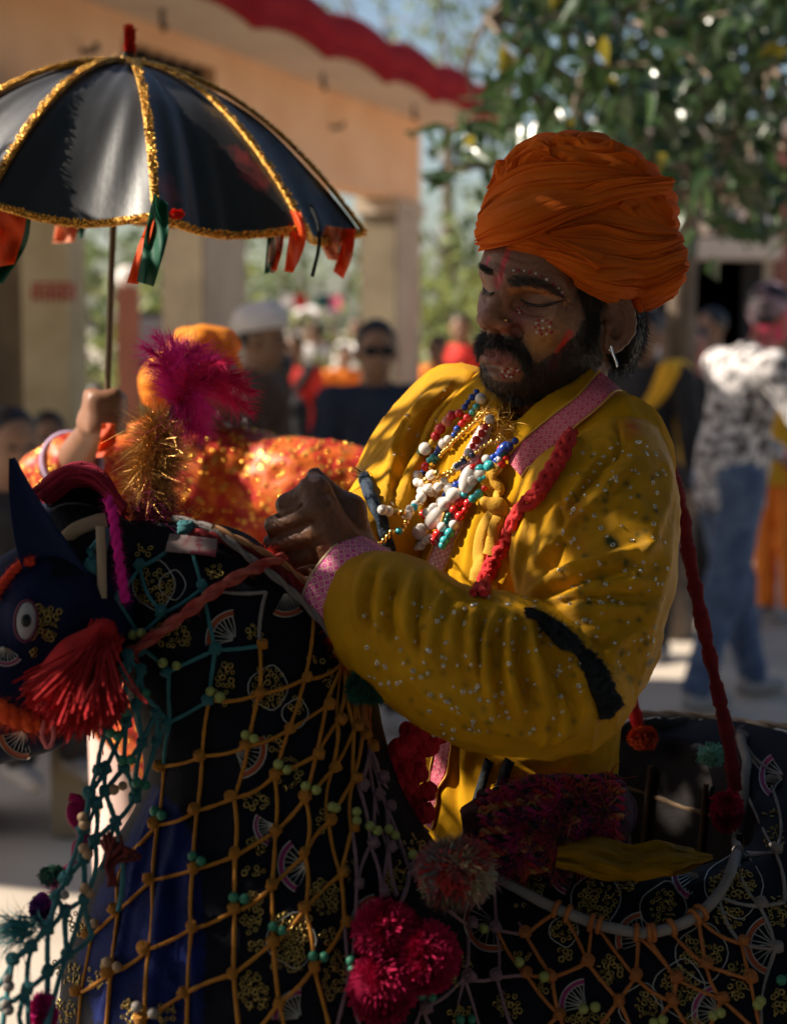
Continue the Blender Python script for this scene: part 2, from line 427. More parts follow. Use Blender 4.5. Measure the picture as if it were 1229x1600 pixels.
# ---------------------------------------------------------------- ground
M_ground = mat('dusty_concrete', (.36, .30, .24), .95, col2=(.50, .43, .35), nscale=1.3, detail=10, bump=.6, bscale=60, coords='Object')
gx = np.concatenate([np.linspace(-120, -6, 12), np.linspace(-5, 5, 60), np.linspace(6, 120, 12)]); gy = np.concatenate([np.linspace(-20, 1, 8), np.linspace(1.3, 16, 90), np.linspace(18, 260, 20)])
gX, gY = np.meshgrid(gx, gy, indexing='ij'); gV = np.stack([gX, gY, 0 * gX], -1).reshape(-1, 3)
near = np.exp(-((gV[:, 1] - 8) / 6) ** 2); gV[:, 2] = .012 * near * vnoise(gV, 1.1, 2) - .012
mk('ground', (gV, grid_faces(len(gx), len(gy))), M_ground, kind='structure')

# ---------------------------------------------------------------- building with scalloped eave
Wf = np.array([.17, 13.4, 0.]); uf = np.array([-.2999, -.954, 0.]); nf = np.array([.954, -.2999, 0.]); Z3 = np.array([0, 0, 1.])
def fb(t, n, z): return Wf + uf * t + nf * n + Z3 * z
RB = np.stack([uf, nf, Z3], 1)
def bbox(t0, t1, n0, n1, z0, z1): return box(fb((t0 + t1) / 2, (n0 + n1) / 2, (z0 + z1) / 2), (t1 - t0, n1 - n0, z1 - z0), RB)
M_peach = mat('peach_limewash', (.80, .47, .26), .9, col2=(.88, .56, .34), nscale=2.2, detail=8, bump=.25, bscale=40)
M_cream = mat('cream_limewash', (.55, .46, .38), .9, col2=(.64, .54, .44), nscale=2.5, detail=8, bump=.2, bscale=40)
M_red = mat('red_gloss_paint', (.25, .007, .012), .85, col2=(.32, .014, .02), nscale=6, spec=.1)
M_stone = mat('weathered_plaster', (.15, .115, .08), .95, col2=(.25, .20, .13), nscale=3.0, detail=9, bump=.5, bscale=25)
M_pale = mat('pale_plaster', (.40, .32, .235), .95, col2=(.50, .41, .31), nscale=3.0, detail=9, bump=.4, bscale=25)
M_dark = mat('dark_grating', (.02, .02, .02), .8)
M_iron = mat('old_iron', (.06, .05, .05), .7)
M_scrawl = mat('red_limewash_writing', (.42, .05, .04), .9)
bld = empty('building', fb(3.4, 0, 0), 'peach pavilion with wavy red painted eave standing on square pillars', 'building')
TN = 9.4
a = Acc()
# wall beam with a vent opening (between t=3.6 and 4.6)
for t0, t1, z0, z1 in ((-.1, 3.75, 2.47, 3.06), (3.75, 4.88, 2.47, 2.74), (3.75, 4.88, 2.95, 3.06), (4.88, TN, 2.47, 3.06)):
    a.add(*bbox(t0, t1, -.25, 0, z0, z1))
mk('wall', a, M_peach, bld, smooth=False)
a = Acc(); a.add(*bbox(3.7, 4.93, -.24, -.12, 2.72, 2.97))
for k in range(5): a.add(*bbox(3.77 + k * .17, 3.79 + k * .17, -.1, -.07, 2.74, 2.95))
mk('vent', a, M_dark, bld, smooth=False)
mk('soffit', Acc().add(*bbox(-.45, TN + .1, -.3, .58, 3.062, 3.10)), M_cream, bld, smooth=False)
mk('roof', Acc().add(*bbox(6.5, TN + .1, -3.5, .56, 3.103, 3.22)), M_cream, bld, smooth=False); mk('roof', Acc().add(*bbox(-.45, 6.498, -.75, .56, 3.103, 3.22)), M_cream, bld, smooth=False)  # unseen roof depth stepped so sun reaches the open ground at right
# scalloped fascia: a deep moulded board, wavy above and below
def fascia(P0, dirv, out, L, n):
    s = np.linspace(0, L, n); wv = .055 * np.abs(np.sin(s * math.pi / 1.02)) ** .7
    prof = [(.0, .0), (.05, .005), (.06, .03), (.045, .055), (.07, .075), (.085, .14), (.07, .20), (.035, .235), (.0, .235)]
    V = np.array([[P0 + dirv * ss + out * p + Z3 * (3.0 + z + w_ - .02) for p, z in prof] for ss, w_ in zip(s, wv)])
    return V.reshape(-1, 3), grid_faces(n, len(prof), False, True)
mk('fascia', Acc().add(*fascia(fb(-.45, .58, 0), uf, nf, TN + .55, 180)), M_red, bld)
mk('fascia', Acc().add(*fascia(fb(-.46, .57, 0), -nf, -uf, 4, 90)), M_red, bld)
PIL = [(-.1, .5, -.27), (3.35, 3.95, -.24), (5.75, 6.35, -.30)]
for i, (t0, t1, n0) in enumerate(PIL):
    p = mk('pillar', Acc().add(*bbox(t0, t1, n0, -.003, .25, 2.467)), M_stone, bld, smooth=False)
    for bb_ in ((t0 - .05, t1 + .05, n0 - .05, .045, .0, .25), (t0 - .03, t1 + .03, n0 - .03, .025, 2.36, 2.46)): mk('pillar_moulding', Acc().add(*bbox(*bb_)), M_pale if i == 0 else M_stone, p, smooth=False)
    mk('painted_lit_face', Acc().add(*bbox(t0 + .01, t1 - .01, .0, .006, .26, 2.355)), M_pale, p, smooth=False)  # paler face on the facade side: ground bounce put into the colour
mk('plinth', Acc().add(*bbox(-.3, TN, -3.4, .12, 0.0, .12)), M_stone, bld, smooth=False)
mk('rear_pillar', Acc().add(*bbox(1.6, 2.0, -3.3, -2.9, .12, 3.06)), M_stone, bld, smooth=False)
# left corner pier, two-toned, with painted red writing
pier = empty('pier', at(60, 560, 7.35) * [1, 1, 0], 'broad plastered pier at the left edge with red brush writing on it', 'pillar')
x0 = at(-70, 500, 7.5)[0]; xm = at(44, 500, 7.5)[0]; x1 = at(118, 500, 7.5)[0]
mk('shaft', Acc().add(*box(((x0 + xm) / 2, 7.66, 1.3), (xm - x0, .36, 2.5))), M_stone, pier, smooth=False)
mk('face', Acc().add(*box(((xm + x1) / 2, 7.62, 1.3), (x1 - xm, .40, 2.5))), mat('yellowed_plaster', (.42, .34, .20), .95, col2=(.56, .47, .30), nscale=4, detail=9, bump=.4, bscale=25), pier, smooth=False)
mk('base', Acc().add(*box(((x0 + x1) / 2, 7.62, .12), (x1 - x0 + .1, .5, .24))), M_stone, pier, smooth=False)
def scrawl(cx, cy, d, wpx, hpx, seed):
    a = Acc(); r = np.random.default_rng(seed); n = 4
    L = [[(-.5, -.35), (.0, -.38), (.5, -.34)]]
    for k in range(n):
        x = -.42 + k * .27; L.append([(x + .1, -.36), (x + .1, .1), (x + .09, .45)])
        L.append([(x + .1, .0), (x - .02, -.12), (x - .08, .08), (x + .0, .25), (x - .06, .4)])
    for l in L:
        P = spline(np.array([at(cx + p[0] * wpx, cy + p[1] * hpx, d) for p in l]), 10); P[:, 1] = d_plane
        add_tube(a, P, .006, 5)
    return a
d_plane = 7.417; mk('painted_writing', scrawl(82, 456, 7.35, 68, 34, 2), M_scrawl, pier)
for t_, n_, ang in ((.9, .25, 0), (2.6, .2, 0), (4.9, .22, 0)):   # iron hooks in the soffit
    P = [fb(t_, n_, 3.06), fb(t_, n_, 2.99), fb(t_ + .02, n_ + .02, 2.96), fb(t_ + .03, n_ + .03, 2.985)]
    a = Acc(); add_tube(a, spline(P, 8), .012, 6); mk('hook', a, M_iron, bld)
for t_ in (1.9, 5.3):
    a = Acc(); add_tube(a, spline([fb(t_, -.01, 2.82), fb(t_, .07, 2.82), fb(t_ + .05, .10, 2.84)], 6), .014, 6); mk('bracket', a, M_iron, bld)

# ---------------------------------------------------------------- far buildings on the right
def far_house(name, pxs, d, ztop, col, label, cols=()):
    xa, xb = at(pxs[0], 500, d)[0], at(pxs[1], 500, d)[0]
    e = empty(name, ((xa + xb) / 2, d, 0), label, 'building')
    m = mat(name + '_wall', col, .9, col2=tuple(c * 1.25 for c in col), nscale=2)
    mk('wall', Acc().add(*box(((xa + xb) / 2, d + 1.5, ztop / 2), (xb - xa, 3, ztop))), m, e, smooth=False)
    mk('roof', Acc().add(*box(((xa + xb) / 2, d + 1.3, ztop + .08), (xb - xa + .5, 3.6, .15))), M_cream, e, smooth=False)
    for (pa, pb, mm) in cols:
        ca, cb = at(pa, 500, d - .4)[0], at(pb, 500, d - .4)[0]
        mk('column', Acc().add(*box(((ca + cb) / 2, d - .45, ztop / 2), (cb - ca, .3, ztop))), mm, e, smooth=False)
    for k in range(2):
        wx = xa + (xb - xa) * (.3 + .4 * k); f = mk('window', Acc().add(*box((wx, d - .03, 1.7), (.8, .05, 1.1))), M_pale, e, smooth=False); ORG[f] = ORG[e]
        mk('pane', Acc().add(*box((wx, d - .06, 1.7), (.66, .02, .95))), M_dark, f, smooth=False)
    return e
M_brick = mat('red_sandstone', (.26, .10, .07), .9, col2=(.33, .14, .10), nscale=3)
M_white = mat('whitewash', (.62, .58, .56), .9, col2=(.72, .68, .66), nscale=3)
far_house('far_building', (960, 1290), 15.5, 3.1, (.16, .10, .08), 'low dark far building with white and red columns behind the crowd', [(1000, 1030, M_cream), (1148, 1188, M_white), (1196, 1229, M_brick), (1085, 1100, M_cream)])
far_house('shop', (1060, 1142), 13.8, 2.05, (.45, .26, .22), 'small pinkish kiosk beneath the tree', [])
M_wallg = mat('garden_wall', (.40, .30, .24), .9, col2=(.5, .4, .3), nscale=2)
mk('wall', Acc().add(*box((-2, 24, .5), (26, .3, 1.0))), M_wallg, label='low garden wall far behind the pavilion', cat='wall', smooth=False)

# ---------------------------------------------------------------- leaves, trees, bushes
def leaf_geo(l=.1, w=.05, seed=0):
    s = np.linspace(0, 1, 6); wd = np.array([.08, .75, 1, .8, .42, .02]) * w / 2
    V = []
    for t, ww in zip(s, wd):
        for x in (-1, 0, 1): V.append([x * ww, t * l, abs(x) * ww * .45 - .12 * l * t * t + .01 * l * math.sin(9 * t + seed)])
    return np.array(V), grid_faces(6, 3)
M_leaf = mat('glossy_leaf', (.022, .050, .014), .25, col2=(.050, .090, .024), nscale=1.2, spec=.7, transl=.3, coords='Object')
M_leaf2 = mat('yellowed_leaf', (.30, .24, .02), .4, spec=.5, transl=.4)
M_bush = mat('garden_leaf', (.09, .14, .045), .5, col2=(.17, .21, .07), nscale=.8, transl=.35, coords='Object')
M_bark = mat('bark', (.10, .075, .055), .9, col2=(.2, .15, .11), nscale=9, bump=.8, bscale=40)
def rand_rot(n, r, hang=.5):
    """frames for leaves: local y along the leaf, z the face"""
    d = r.normal(size=(n, 3)); d[:, 2] -= hang * 1.6; d = nrm(d); z = r.normal(size=(n, 3)) * .7 + [0, 0, .9]; z = nrm(z - d * (z * d).sum(1, keepdims=True))
    return np.stack([np.cross(d, z), d, z], 2)
def leaf_mass(P, size, r, hang=.5):
    lv, lf = leaf_geo(); n = len(P); M = rand_rot(n, r, hang); sc = size * (.65 + .7 * r.random(n))
    V = P[:, None] + np.einsum('nij,vj->nvi', M, lv / .1) * sc[:, None, None]
    F = (np.arange(n) * len(lv))[:, None, None] + lf[None]; return V.reshape(-1, 3), F.reshape(-1, 4), M, sc
def limb(acc, P, r0, r1, n=10): add_tube(acc, spline(P, n), np.linspace(r0, r1, n), 7)
def tree(label, base, top, leafP, size, parts, mat_, limbs, hang=.5, r0=.16, seed=1, name='tree', group=None):
    r = np.random.default_rng(seed); e = empty(name, (base[0], base[1], 0), label, 'tree', group)
    a = Acc(); add_tube(a, spline([(base[0], base[1], -.1), ((base[0] * .6 + top[0] * .4), (base[1] * .6 + top[1] * .4), top[2] * .5), top], 14), np.linspace(r0, r0 * .55, 14) * (1 + .1 * np.sin(np.arange(14) * 1.7)), 10)
    mk('trunk', a, M_bark, e)
    a = Acc()
    for q in limbs: limb(a, [top, (np.array(top) + q) / 2 + r.normal(size=3) * .12, q], r0 * .42, .014)
    for k in range(min(60, len(leafP) // 12)):   # twigs among the leaves
        q = leafP[r.integers(len(leafP))]; b = np.array(limbs)[np.argmin(np.linalg.norm(np.array(limbs) - q, axis=1))]
        limb(a, [b, (b + q) / 2 + r.normal(size=3) * .06, q], .012, .004, 6)
    mk('limbs', a, M_bark, e)
    d = (leafP - CAM) @ FW; o = np.argsort(d); leafP = leafP[o]; near_, rest = leafP[:parts], leafP[parts:]
    if parts:
        lv, lf = leaf_geo(); me = mesh_data('leaf', lv / .1, lf, None, mat_); my = mesh_data('leaf_yellow', lv / .1, lf, None, M_leaf2)
        M = rand_rot(len(near_), r, hang)
        for i, p in enumerate(near_):
            inst('leaf', my if i % 23 == 5 else me, e, p, quat(M[i]), float(size * (.65 + .7 * r.random())))
    if len(rest):
        V, F, _, _ = leaf_mass(rest, size, r, hang); mk('foliage', (V, F), mat_, e, kind='stuff')
    return e
def clump_points(n, region, r, nclump=60, spread=.22, keep=None):
    C = np.array([region(r) for _ in range(nclump)]); k = r.integers(0, nclump, n); P = C[k] + r.normal(size=(n, 3)) * spread * np.array([1, 1, .8])
    return P if keep is None else P[keep(P)]
rt_ = np.random.default_rng(21)
def reg_main(r):
    while True:
        x = 655 + 600 * r.random() ** .8; y = -160 + 600 * r.random(); d = 5.2 + 2.6 * r.random()
        lim = np.interp(x, [655, 700, 780, 850, 1000, 1100, 1180, 1260], [330, 340, 345, 330, 330, 360, 300, 300]); top_ = np.interp(x, [655, 720, 790, 850, 950], [185, 150, 20, -80, -200])
        if top_ < y < lim: return at(x, y, d)
tk = tree('large leafy tree with glossy dark leaves hanging over the man in the turban', at(1058, 500, 9.0) * [1, 1, 0], at(1070, 300, 8.4), clump_points(2300, reg_main, rt_, 72, .16, keep=lambda P: (lambda q: (q[:, 0] > 645) & (q[:, 1] > np.interp(q[:, 0], [645, 720, 775, 810], [200, 172, 110, -200])))(proj(P)[0])), .105, 300, M_leaf,
     [at(700, 260, 6.4), at(800, 120, 6.2), at(930, 40, 6.0), at(1080, -60, 6.4), at(1200, 100, 6.2), at(1180, 300, 6.6), at(980, 230, 6.2), at(760, 30, 7)], .6, .11, 3)
# thin tree far behind the eave
def reg_far(r): x = 520 + 330 * r.random(); return at(x, -120 + 300 * r.random() * np.interp(x, [520, 700, 850], [.55, .8, 1]), 19 + 4 * r.random())
tree('thin airy tree rising beyond the red eave', at(700, 500, 21) * [1, 1, 0], at(700, 200, 21), clump_points(480, reg_far, rt_, 55, .45), .16, 0, M_bush, [at(600, 40, 20), at(680, -20, 21), at(760, 40, 20), at(560, 60, 21)], .5, .12, 5)
# unseen tree added left of the picture, its bough shaped to shade the dancer
SH = np.array([[.20, 2.0, 1.74], [.12, 1.95, 1.66], [.27, 2.05, 1.70], [.20, 2.05, 1.80], [.16, 1.9, 1.52], [.29, 1.9, 1.49], [.36, 1.95, 1.46], [.25, 1.88, 1.52], [.3, 1.95, 1.56], [.25, 2.05, 1.62], [.14, 1.98, 1.6], [.2, 1.86, 1.5],
               [-.2, 1.72, 1.28], [-.3, 1.70, 1.30], [-.1, 1.74, 1.22], [-.2, 1.72, 1.12], [.0, 1.68, 1.05], [.15, 1.65, 1.0], [.3, 1.68, 1.02], [-.4, 1.7, 1.2], [-.3, 1.7, 1.02], [.4, 1.72, 1.0], [-.12, 1.7, 1.0], [.1, 1.7, .95], [.2, 2.3, 1.0], [.4, 2.35, .95], [.3, 2.42, 1.05], [.1, 2.25, .95], [.45, 2.3, 1.0], [.25, 2.35, .88], [.36, 2.33, .84], [.15, 2.33, .9], [.3, 2.0, 1.0], [.4, 2.15, .95], [-.38, 1.72, 1.32], [.5, 1.8, 1.0]])
k = rt_.integers(0, len(SH), 4800); shP = SH[k] + SUN * (1.5 + .8 * rt_.random((4800, 1))) + rt_.normal(size=(4800, 3)) * .025
cz = rt_.random((1500, 3)) * [4.6, 5.6, .8] + [-1.5, -2.4, 3.0]; cb_ = np.concatenate([rt_.random((2600, 3)) * [10, 1.2, 4.6] + [-5, -3.4, .3], rt_.random((1500, 3)) * [1.2, 5.6, 3.8] + [2.6, -2.4, .3], rt_.random((1700, 3)) * [4.6, 4.4, 1.0] + [-7.2, -2.9, 2.9]])
tree('unseen tree added at the left to shade the horse dancer', (-3.3, 1.2, 0), np.array([-2.9, 1.5, 2.5]), shP, .062, 0, M_leaf, [np.array([-1.6, 1.8, 2.35]), np.array([-1.3, 1.95, 2.75]), np.array([-1.9, 1.75, 2.3]), np.array([-1.2, 2.0, 2.7])], .3, .14, 9)
shade_ = bpy.data.objects['tree.002']; V, F, _, _ = leaf_mass(np.concatenate([cz, cb_]), .34, rt_, .2); mk('foliage', (V, F), M_leaf, shade_, kind='stuff')  # unseen leaves added over, beside and behind the camera to block light
a = Acc()
for q in ((-.5, 0, 3.3), (1.5, 1, 3.4), (0, 2.5, 3.4), (-.5, -2.5, 3.0), (2, -2, 3.2)): limb(a, [np.array([-2.9, 1.5, 2.5]), np.array([-1.8, .8, 3.2]), np.array(q)], .07, .02)
mk('limbs', a, M_bark, shade_)
# scattered canopies further right that dapple the open ground
def reg_dap(r): return np.array([-1.5 + 5.5 * r.random(), 11 + 6 * r.random(), 4.4 + 2.0 * r.random()])

# garden behind the colonnade
def bush(label, px, d, ztop, wid, n, seed, m=None, size=.16):
    r = np.random.default_rng(seed); x = at(px, 500, d)[0]
    def reg(q): v = nrm(q.normal(size=3)) * q.random() ** .4; return np.array([x, d, ztop * .52]) + v * [wid, wid * .8, ztop * .48]
    P = clump_points(n, reg, r, 40, .22)
    P = P[P[:, 2] > .05]
    V, F, _, _ = leaf_mass(P, size, r, .3); e = empty('bush', (x, d, 0), label, 'bush', 'garden bushes behind the pavilion')
    mk('foliage', (V, F), m or M_bush, e, kind='stuff')
    a = Acc()
    for k in range(7): limb(a, [(x, d, 0), (x + r.normal() * .2, d, ztop * .3), (x + r.normal() * wid * .6, d + r.normal() * .3, ztop * .75)], .04, .012, 7)
    mk('stems', a, M_bark, e)
M_bushl = mat('sun_tinted_leaf', (.22, .26, .08), .55, col2=(.34, .36, .13), nscale=.8, transl=.4)  # lighter copy of the garden leaf, sunlight put into its colour
bush('tall bush behind the slim umbrella pole', 160, 17, 3.0, 1.5, 800, 31)
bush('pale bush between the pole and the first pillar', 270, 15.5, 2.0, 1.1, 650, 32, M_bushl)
bush('bush seen between the two inner pillars', 480, 22, 3.4, 2.4, 900, 33)
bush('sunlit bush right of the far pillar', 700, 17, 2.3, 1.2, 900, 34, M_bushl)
bush('tall green bush behind the turban', 800, 19, 3.4, 2.0, 900, 35)
bush('dark bush left of the far house', 930, 18, 2.6, 1.4, 600, 36)
bush('high bush far behind the inner pillar', 330, 24, 4.0, 2.0, 700, 37)
# ---------------------------------------------------------------- people in the background
M_skin = mat('brown_skin', (.20, .105, .062), .55, col2=(.25, .135, .08), nscale=12, spec=.35)
M_skin_pink = mat('powdered_skin', (.30, .13, .09), .6, col2=(.62, .04, .12), nscale=9, contrast=(.42, .55))
M_hair = mat('black_hair', (.012, .010, .010), .5, spec=.4, bump=.5, bscale=150)
M_eye = mat('eye', (.05, .04, .035), .3)
M_shoe = mat('shoe', (.30, .27, .25), .7)
def cloth(name, c, c2=None, ns=6, **k): return mat(name, c, .85, col2=c2 or tuple(min(1, x * 1.35 + .01) for x in c), nscale=ns, sheen=.2, bump=.3, bscale=90, **k)
def fig(height=1.65, lean=0.0, head=(0, 0), step=0.0, armL=None, armR=None, long=False, sleeves=True, sit=False, hair=True, cap=None, child=1.0, top=None, low=None, skin=None, stole=None, h=.017):
    """a clothed figure facing +x, standing on z=0; returns the pieces"""
    s = height / 1.70; J = {}
    hip = np.array([0, 0, .92]); 
    if sit: hip = np.array([0, 0, .36])
    up = np.array([math.sin(lean), 0, math.cos(lean)])
    def P(a, y, z): return hip + up * z + np.array([math.cos(lean), 0, -math.sin(lean)]) * a + np.array([0, y, 0])
    chest = P(.0, 0, .36); neck = P(.01, 0, .55); hd = neck + np.array([.03 + head[0], head[1], .15])
    sh = [P(0, .18, .49), P(0, -.18, .49)]
    arms = []
    for i, a in enumerate((armL, armR)):
        sg = 1 if i == 0 else -1
        el, wr = a if a else ((.0, .08, -.29), (.06, .02, -.25))
        e = sh[i] + np.array([el[0], sg * el[1], el[2]]); w_ = e + np.array([wr[0], sg * wr[1], wr[2]]); arms.append((sh[i], e, w_))
    legs = []
    for sg, st in ((1, step), (-1, -step)):
        if sit: kn = np.array([.36, sg * .16, .40]); an = np.array([.30, sg * .10, .07])
        else: kn = np.array([st * .45 + .02, sg * .095, .49]); an = np.array([st, sg * .09, .085])
        legs.append((hip + np.array([0, sg * .09, 0]), kn, an))
    lo = np.array([-.55, -.62, -.02]); hi = np.array([.65, .62, 1.85])
    def build(f, hh=h):
        g = SDF(lo, hi, hh); f(g); V, F = g.mesh(1); return V * s, F
    def body(g):
        g.ell(hd + [0, 0, .03], (.098, .078, .105), k=.02).ell(hd + [.035, 0, -.045], (.06, .058, .07), k=.03)
        g.cone(hd + [.09, 0, .005], hd + [.112, 0, -.03], .012, .016, .012).cone(hd + [.07, -.035, .035], hd + [.07, .035, .035], .015, .015, .015)
        for sg in (1, -1): g.ell(hd + [0, sg * .082, -.005], (.026, .014, .034), k=.008); g.ell(hd + [.092, sg * .032, .012], (.015, .015, .012), k=.01, op='-')
        g.cone(hd + [-.02, 0, -.06], neck - up * .03, .052, .058, .03)
        g.chain([chest + up * .06, hip + up * .12, hip], [.125, .115, .13], .06).cone(sh[0], sh[1], .065, .065, .05)
        for a in arms:
            g.chain(a, [.052, .04, .027], .02); d = nrm(a[2] - a[1]); g.ell(a[2] + d * .05, (.045, .022, .045), k=.015)
            for q in range(4): g.cone(a[2] + d * .07 + [(q - 1.5) * .018, 0, 0], a[2] + d * (.125 + .012 * (q in (1, 2))) + [(q - 1.5) * .02 - .01, 0, 0], .011, .008, .004)
            g.cone(a[2] + d * .02 + [.03, 0, 0], a[2] + d * .075 + [.05, 0, 0], .012, .009, .008)
        for l in legs: g.chain(l, [.085, .057, .037], .03); g.cone(l[2] - [.03, 0, .035], l[2] + [.13, 0, -.05], .036, .028, .02)
    def shirt(g):
        z0 = -.12 if not long else -.55
        g.chain([chest + up * .07, hip + up * .12, hip + np.array([0, 0, z0])], [.142, .138, .155 if not long else .25], .06).cone(sh[0], sh[1], .078, .078, .05)
        for a in arms:
            e = a[1] if not sleeves else a[2] - nrm(a[2] - a[1]) * .02
            if sleeves: g.chain([a[0], a[1], e], [.073, .06, .045], .03)
            else: g.cone(a[0], a[0] + (a[1] - a[0]) * .75, .073, .066, .03)
        g.cone(neck, neck + up * .03, .066, .058, .02).cone(neck + up * .0, neck + up * .12, .048, .048, .0, '-')
        if z0 > -.5: g.plane(hip + [0, 0, z0 + .02], (0, 0, -1))
    def pants(g):
        for l in legs: g.chain([l[0], l[1], l[2] + [0, 0, .02]], [.105, .078, .062], .05)
        g.cone(hip + [0, .05, .04], hip + [0, -.05, .04], .115, .115, .04)
    def shoes(g):
        for l in legs: g.cone(l[2] - [.035, 0, .035], l[2] + [.14, 0, -.048], .046, .036, .02)
        g.plane((0, 0, 0.0), (0, 0, -1))
    def hairf(g):
        g.ell(hd + [-.012, 0, .045], (.103, .088, .106), k=.01); g.plane(hd + [.045, 0, .045], (.85, 0, -.55), .02); g.plane(hd + [-.02, 0, -.07], (0, 0, -1), .01)
    def turb(g):
        c = hd + [-.005, 0, .085]
        for q in range(7): a = q * .9; g.cone(c + [.06 * math.cos(a), .055 * math.sin(a), -.02 + .018 * (q % 3)], c + [.06 * math.cos(a + 1.6), .055 * math.sin(a + 1.6), .02 + .012 * (q % 2)], .05, .052, .008)
        g.ell(c + [0, 0, .03], (.085, .08, .07), k=.02)
    def capf(g):
        g.ell(hd + [-.008, 0, .055], (.112, .096, .10), k=.01).cone(hd + [-.06, 0, .07], hd + [.05, 0, .10], .07, .06, .04); g.plane(hd + [0, 0, .035], (.15, 0, -1), .01)
    def stolef(g):
        g.cone(sh[0] + [.06, -.02, .03], hip + [.13, -.12, .12], .05, .05, .03).cone(sh[0] + [-.06, -.02, .03], hip + [-.13, .06, -.1], .05, .07, .03).cone(sh[0] + [-.06, -.03, .05], sh[0] + [.06, -.03, .05], .05, .05, .04)
    out = {'body': build(body, h * .85), 'shirt': build(shirt), 'trousers': build(pants), 'shoes': build(shoes)}
    if hair: out['hair'] = build(hairf)
    if cap == 'turban': out['turban'] = build(turb)
    if cap == 'cap': out['cap'] = build(capf)
    if stole: out['stole'] = build(stolef)
    out['_hd'] = hd * s; return out
def person(label, px, d, facing, topm, lowm, group=None, skin=None, capm=None, stolem=None, shades=False, zoff=0, hairm=None, beard=False, **k):
    base = at(px, 500, d) * [1, 1, 0] + [0, 0, zoff]
    g = fig(stole=stolem is not None, **k)
    for p in ('shirt', 'trousers'):    # folds in the cloth
        V, F = g[p]; N = vnormals(V, F); g[p] = (V + N * (.007 * vnoise(V * [1, 1, .45], 16, int(px)) + .004 * vnoise(V * [1, 1, .8], 37, 3))[:, None], F)
    o = mk('person', g['body'], skin or M_skin, None, label, 'person', group, local=True)
    o.location = Vector(base); o.rotation_euler = (0, 0, facing)
    mats = {'shirt': topm, 'trousers': lowm, 'shoes': M_shoe, 'hair': hairm or M_hair, 'turban': capm, 'cap': capm, 'stole': stolem}
    for n in ('shirt', 'trousers', 'shoes', 'hair', 'turban', 'cap', 'stole'):
        if n == 'shoes':
            V, F = g[n]
            for sg in (1, -1):
                k_ = (V[F, 1].mean(1) * sg > 0); u_, iv = np.unique(F[k_], return_inverse=True); c = mk('shoe', (V[u_], iv.reshape(-1, 4)), M_shoe, None, local=True); c.parent = o
        elif n in g: c = mk(n, g[n], mats[n], None, local=True); c.parent = o
    hd = g['_hd']
    for sg in (1, -1): c = mk('eye', sphere(hd + [.083, sg * .031, .012], (.010, .013, .009), 8, 6), M_eye, None, local=True); c.parent = o
    if shades:
        a = Acc()
        for sg in (1, -1): a.add(*sphere(hd + [.098, sg * .034, .012], (.010, .03, .021), 10, 7)); add_tube(a, [hd + [.095, sg * .06, .018], hd + [.0, sg * .086, .015]], .004, 5)
        add_tube(a, [hd + [.106, -.02, .018], hd + [.106, .02, .018]], .004, 5)
        c = mk('sunglasses', a, mat('dark_lens', (.01, .01, .012), .15), None, local=True); c.parent = o
    return o
NV = cloth('navy_cotton', (.012, .018, .035)); BK = cloth('black_cotton', (.015, .014, .016)); BR = cloth('brown_cotton', (.07, .04, .025)); WH = cloth('white_cotton', (.62, .58, .56)); OR = cloth('orange_cotton', (.75, .20, .02)); RD = cloth('red_cotton', (.55, .03, .02))
JN = cloth('blue_denim', (.05, .075, .14), (.10, .14, .22), 14); LIL = cloth('lilac_cotton', (.42, .28, .40)); YL = cloth('yellow_cotton', (.70, .36, .02)); TE = cloth('teal_cotton', (.02, .10, .11)); PK = cloth('pink_cotton', (.62, .12, .2))
PAT = mat('grey_printed_cotton', (.05, .045, .045), .85, col2=(.66, .62, .62), nscale=26, detail=3, contrast=(.40, .58), bump=.3, bscale=90)
MIX = mat('printed_cotton', (.30, .02, .03), .85, col2=(.70, .45, .35), nscale=22, contrast=(.45, .55))
GREYH = mat('powdered_hair', (.02, .018, .02), .6, col2=(.45, .30, .36), nscale=7, contrast=(.45, .62))
# px, depth, facing (0 = towards +x, -pi/2 = towards the camera)
person('man in a navy shirt and dark sunglasses standing before the far pillar', 586, 6.9, -1.45, NV, BK, shades=True, height=1.545, h=.014)
person('man in brown with a white cap looking to the right', 396, 7.0, -.35, BR, BK, capm=WH, cap='cap', height=1.60, h=.014)
person('man in a white and grey printed shirt and jeans walking away, face pink with powder', 1143, 7.35, .42, PAT, JN, skin=M_skin_pink, hairm=GREYH, height=1.70, lean=.16, head=(.06, -.01), step=.20, armL=((.14, .1, -.26), (.2, -.05, -.12)), armR=((.12, .1, -.26), (.2, -.03, -.14)), h=.014)
person('dark haired man in black with a yellow stripe just behind the dancer', 1012, 8.4, -2.2, BK, BK, stolem=YL, height=1.60)
person('small figure with a red powdered face beside the printed shirt', 1084, 9.2, -1.8, BK, BK, skin=mat('red_powder', (.5, .05, .05), .7, col2=(.4, .2, .15), nscale=10), height=1.52)
person('bystander in orange at the right edge behind the walking man', 1226, 9.5, -2.4, YL, OR, height=1.50)
person('woman in orange and dark shawl by the lit bush', 686, 13.5, -2.2, OR, OR, stolem=BR, height=1.44, long=True)
person('woman in a red dress among the far crowd between pillars', 462, 13.2, -2.0, RD, RD, stolem=BK, height=1.45, long=True)
person('figure in bright orange with a white bag far off', 537, 15.5, -1.2, OR, RD, height=1.35)
person('figure in lilac walking on the sunlit path', 502, 19, 1.4, LIL, WH, height=1.5)
person('pale dressed figure beside the lilac walker', 486, 18, -1.2, WH, LIL, height=1.55)
person('child in teal squatting at the foot of the left pier', 72, 7.0, -1.3, TE, BK, sit=True, height=1.38, zoff=.27)
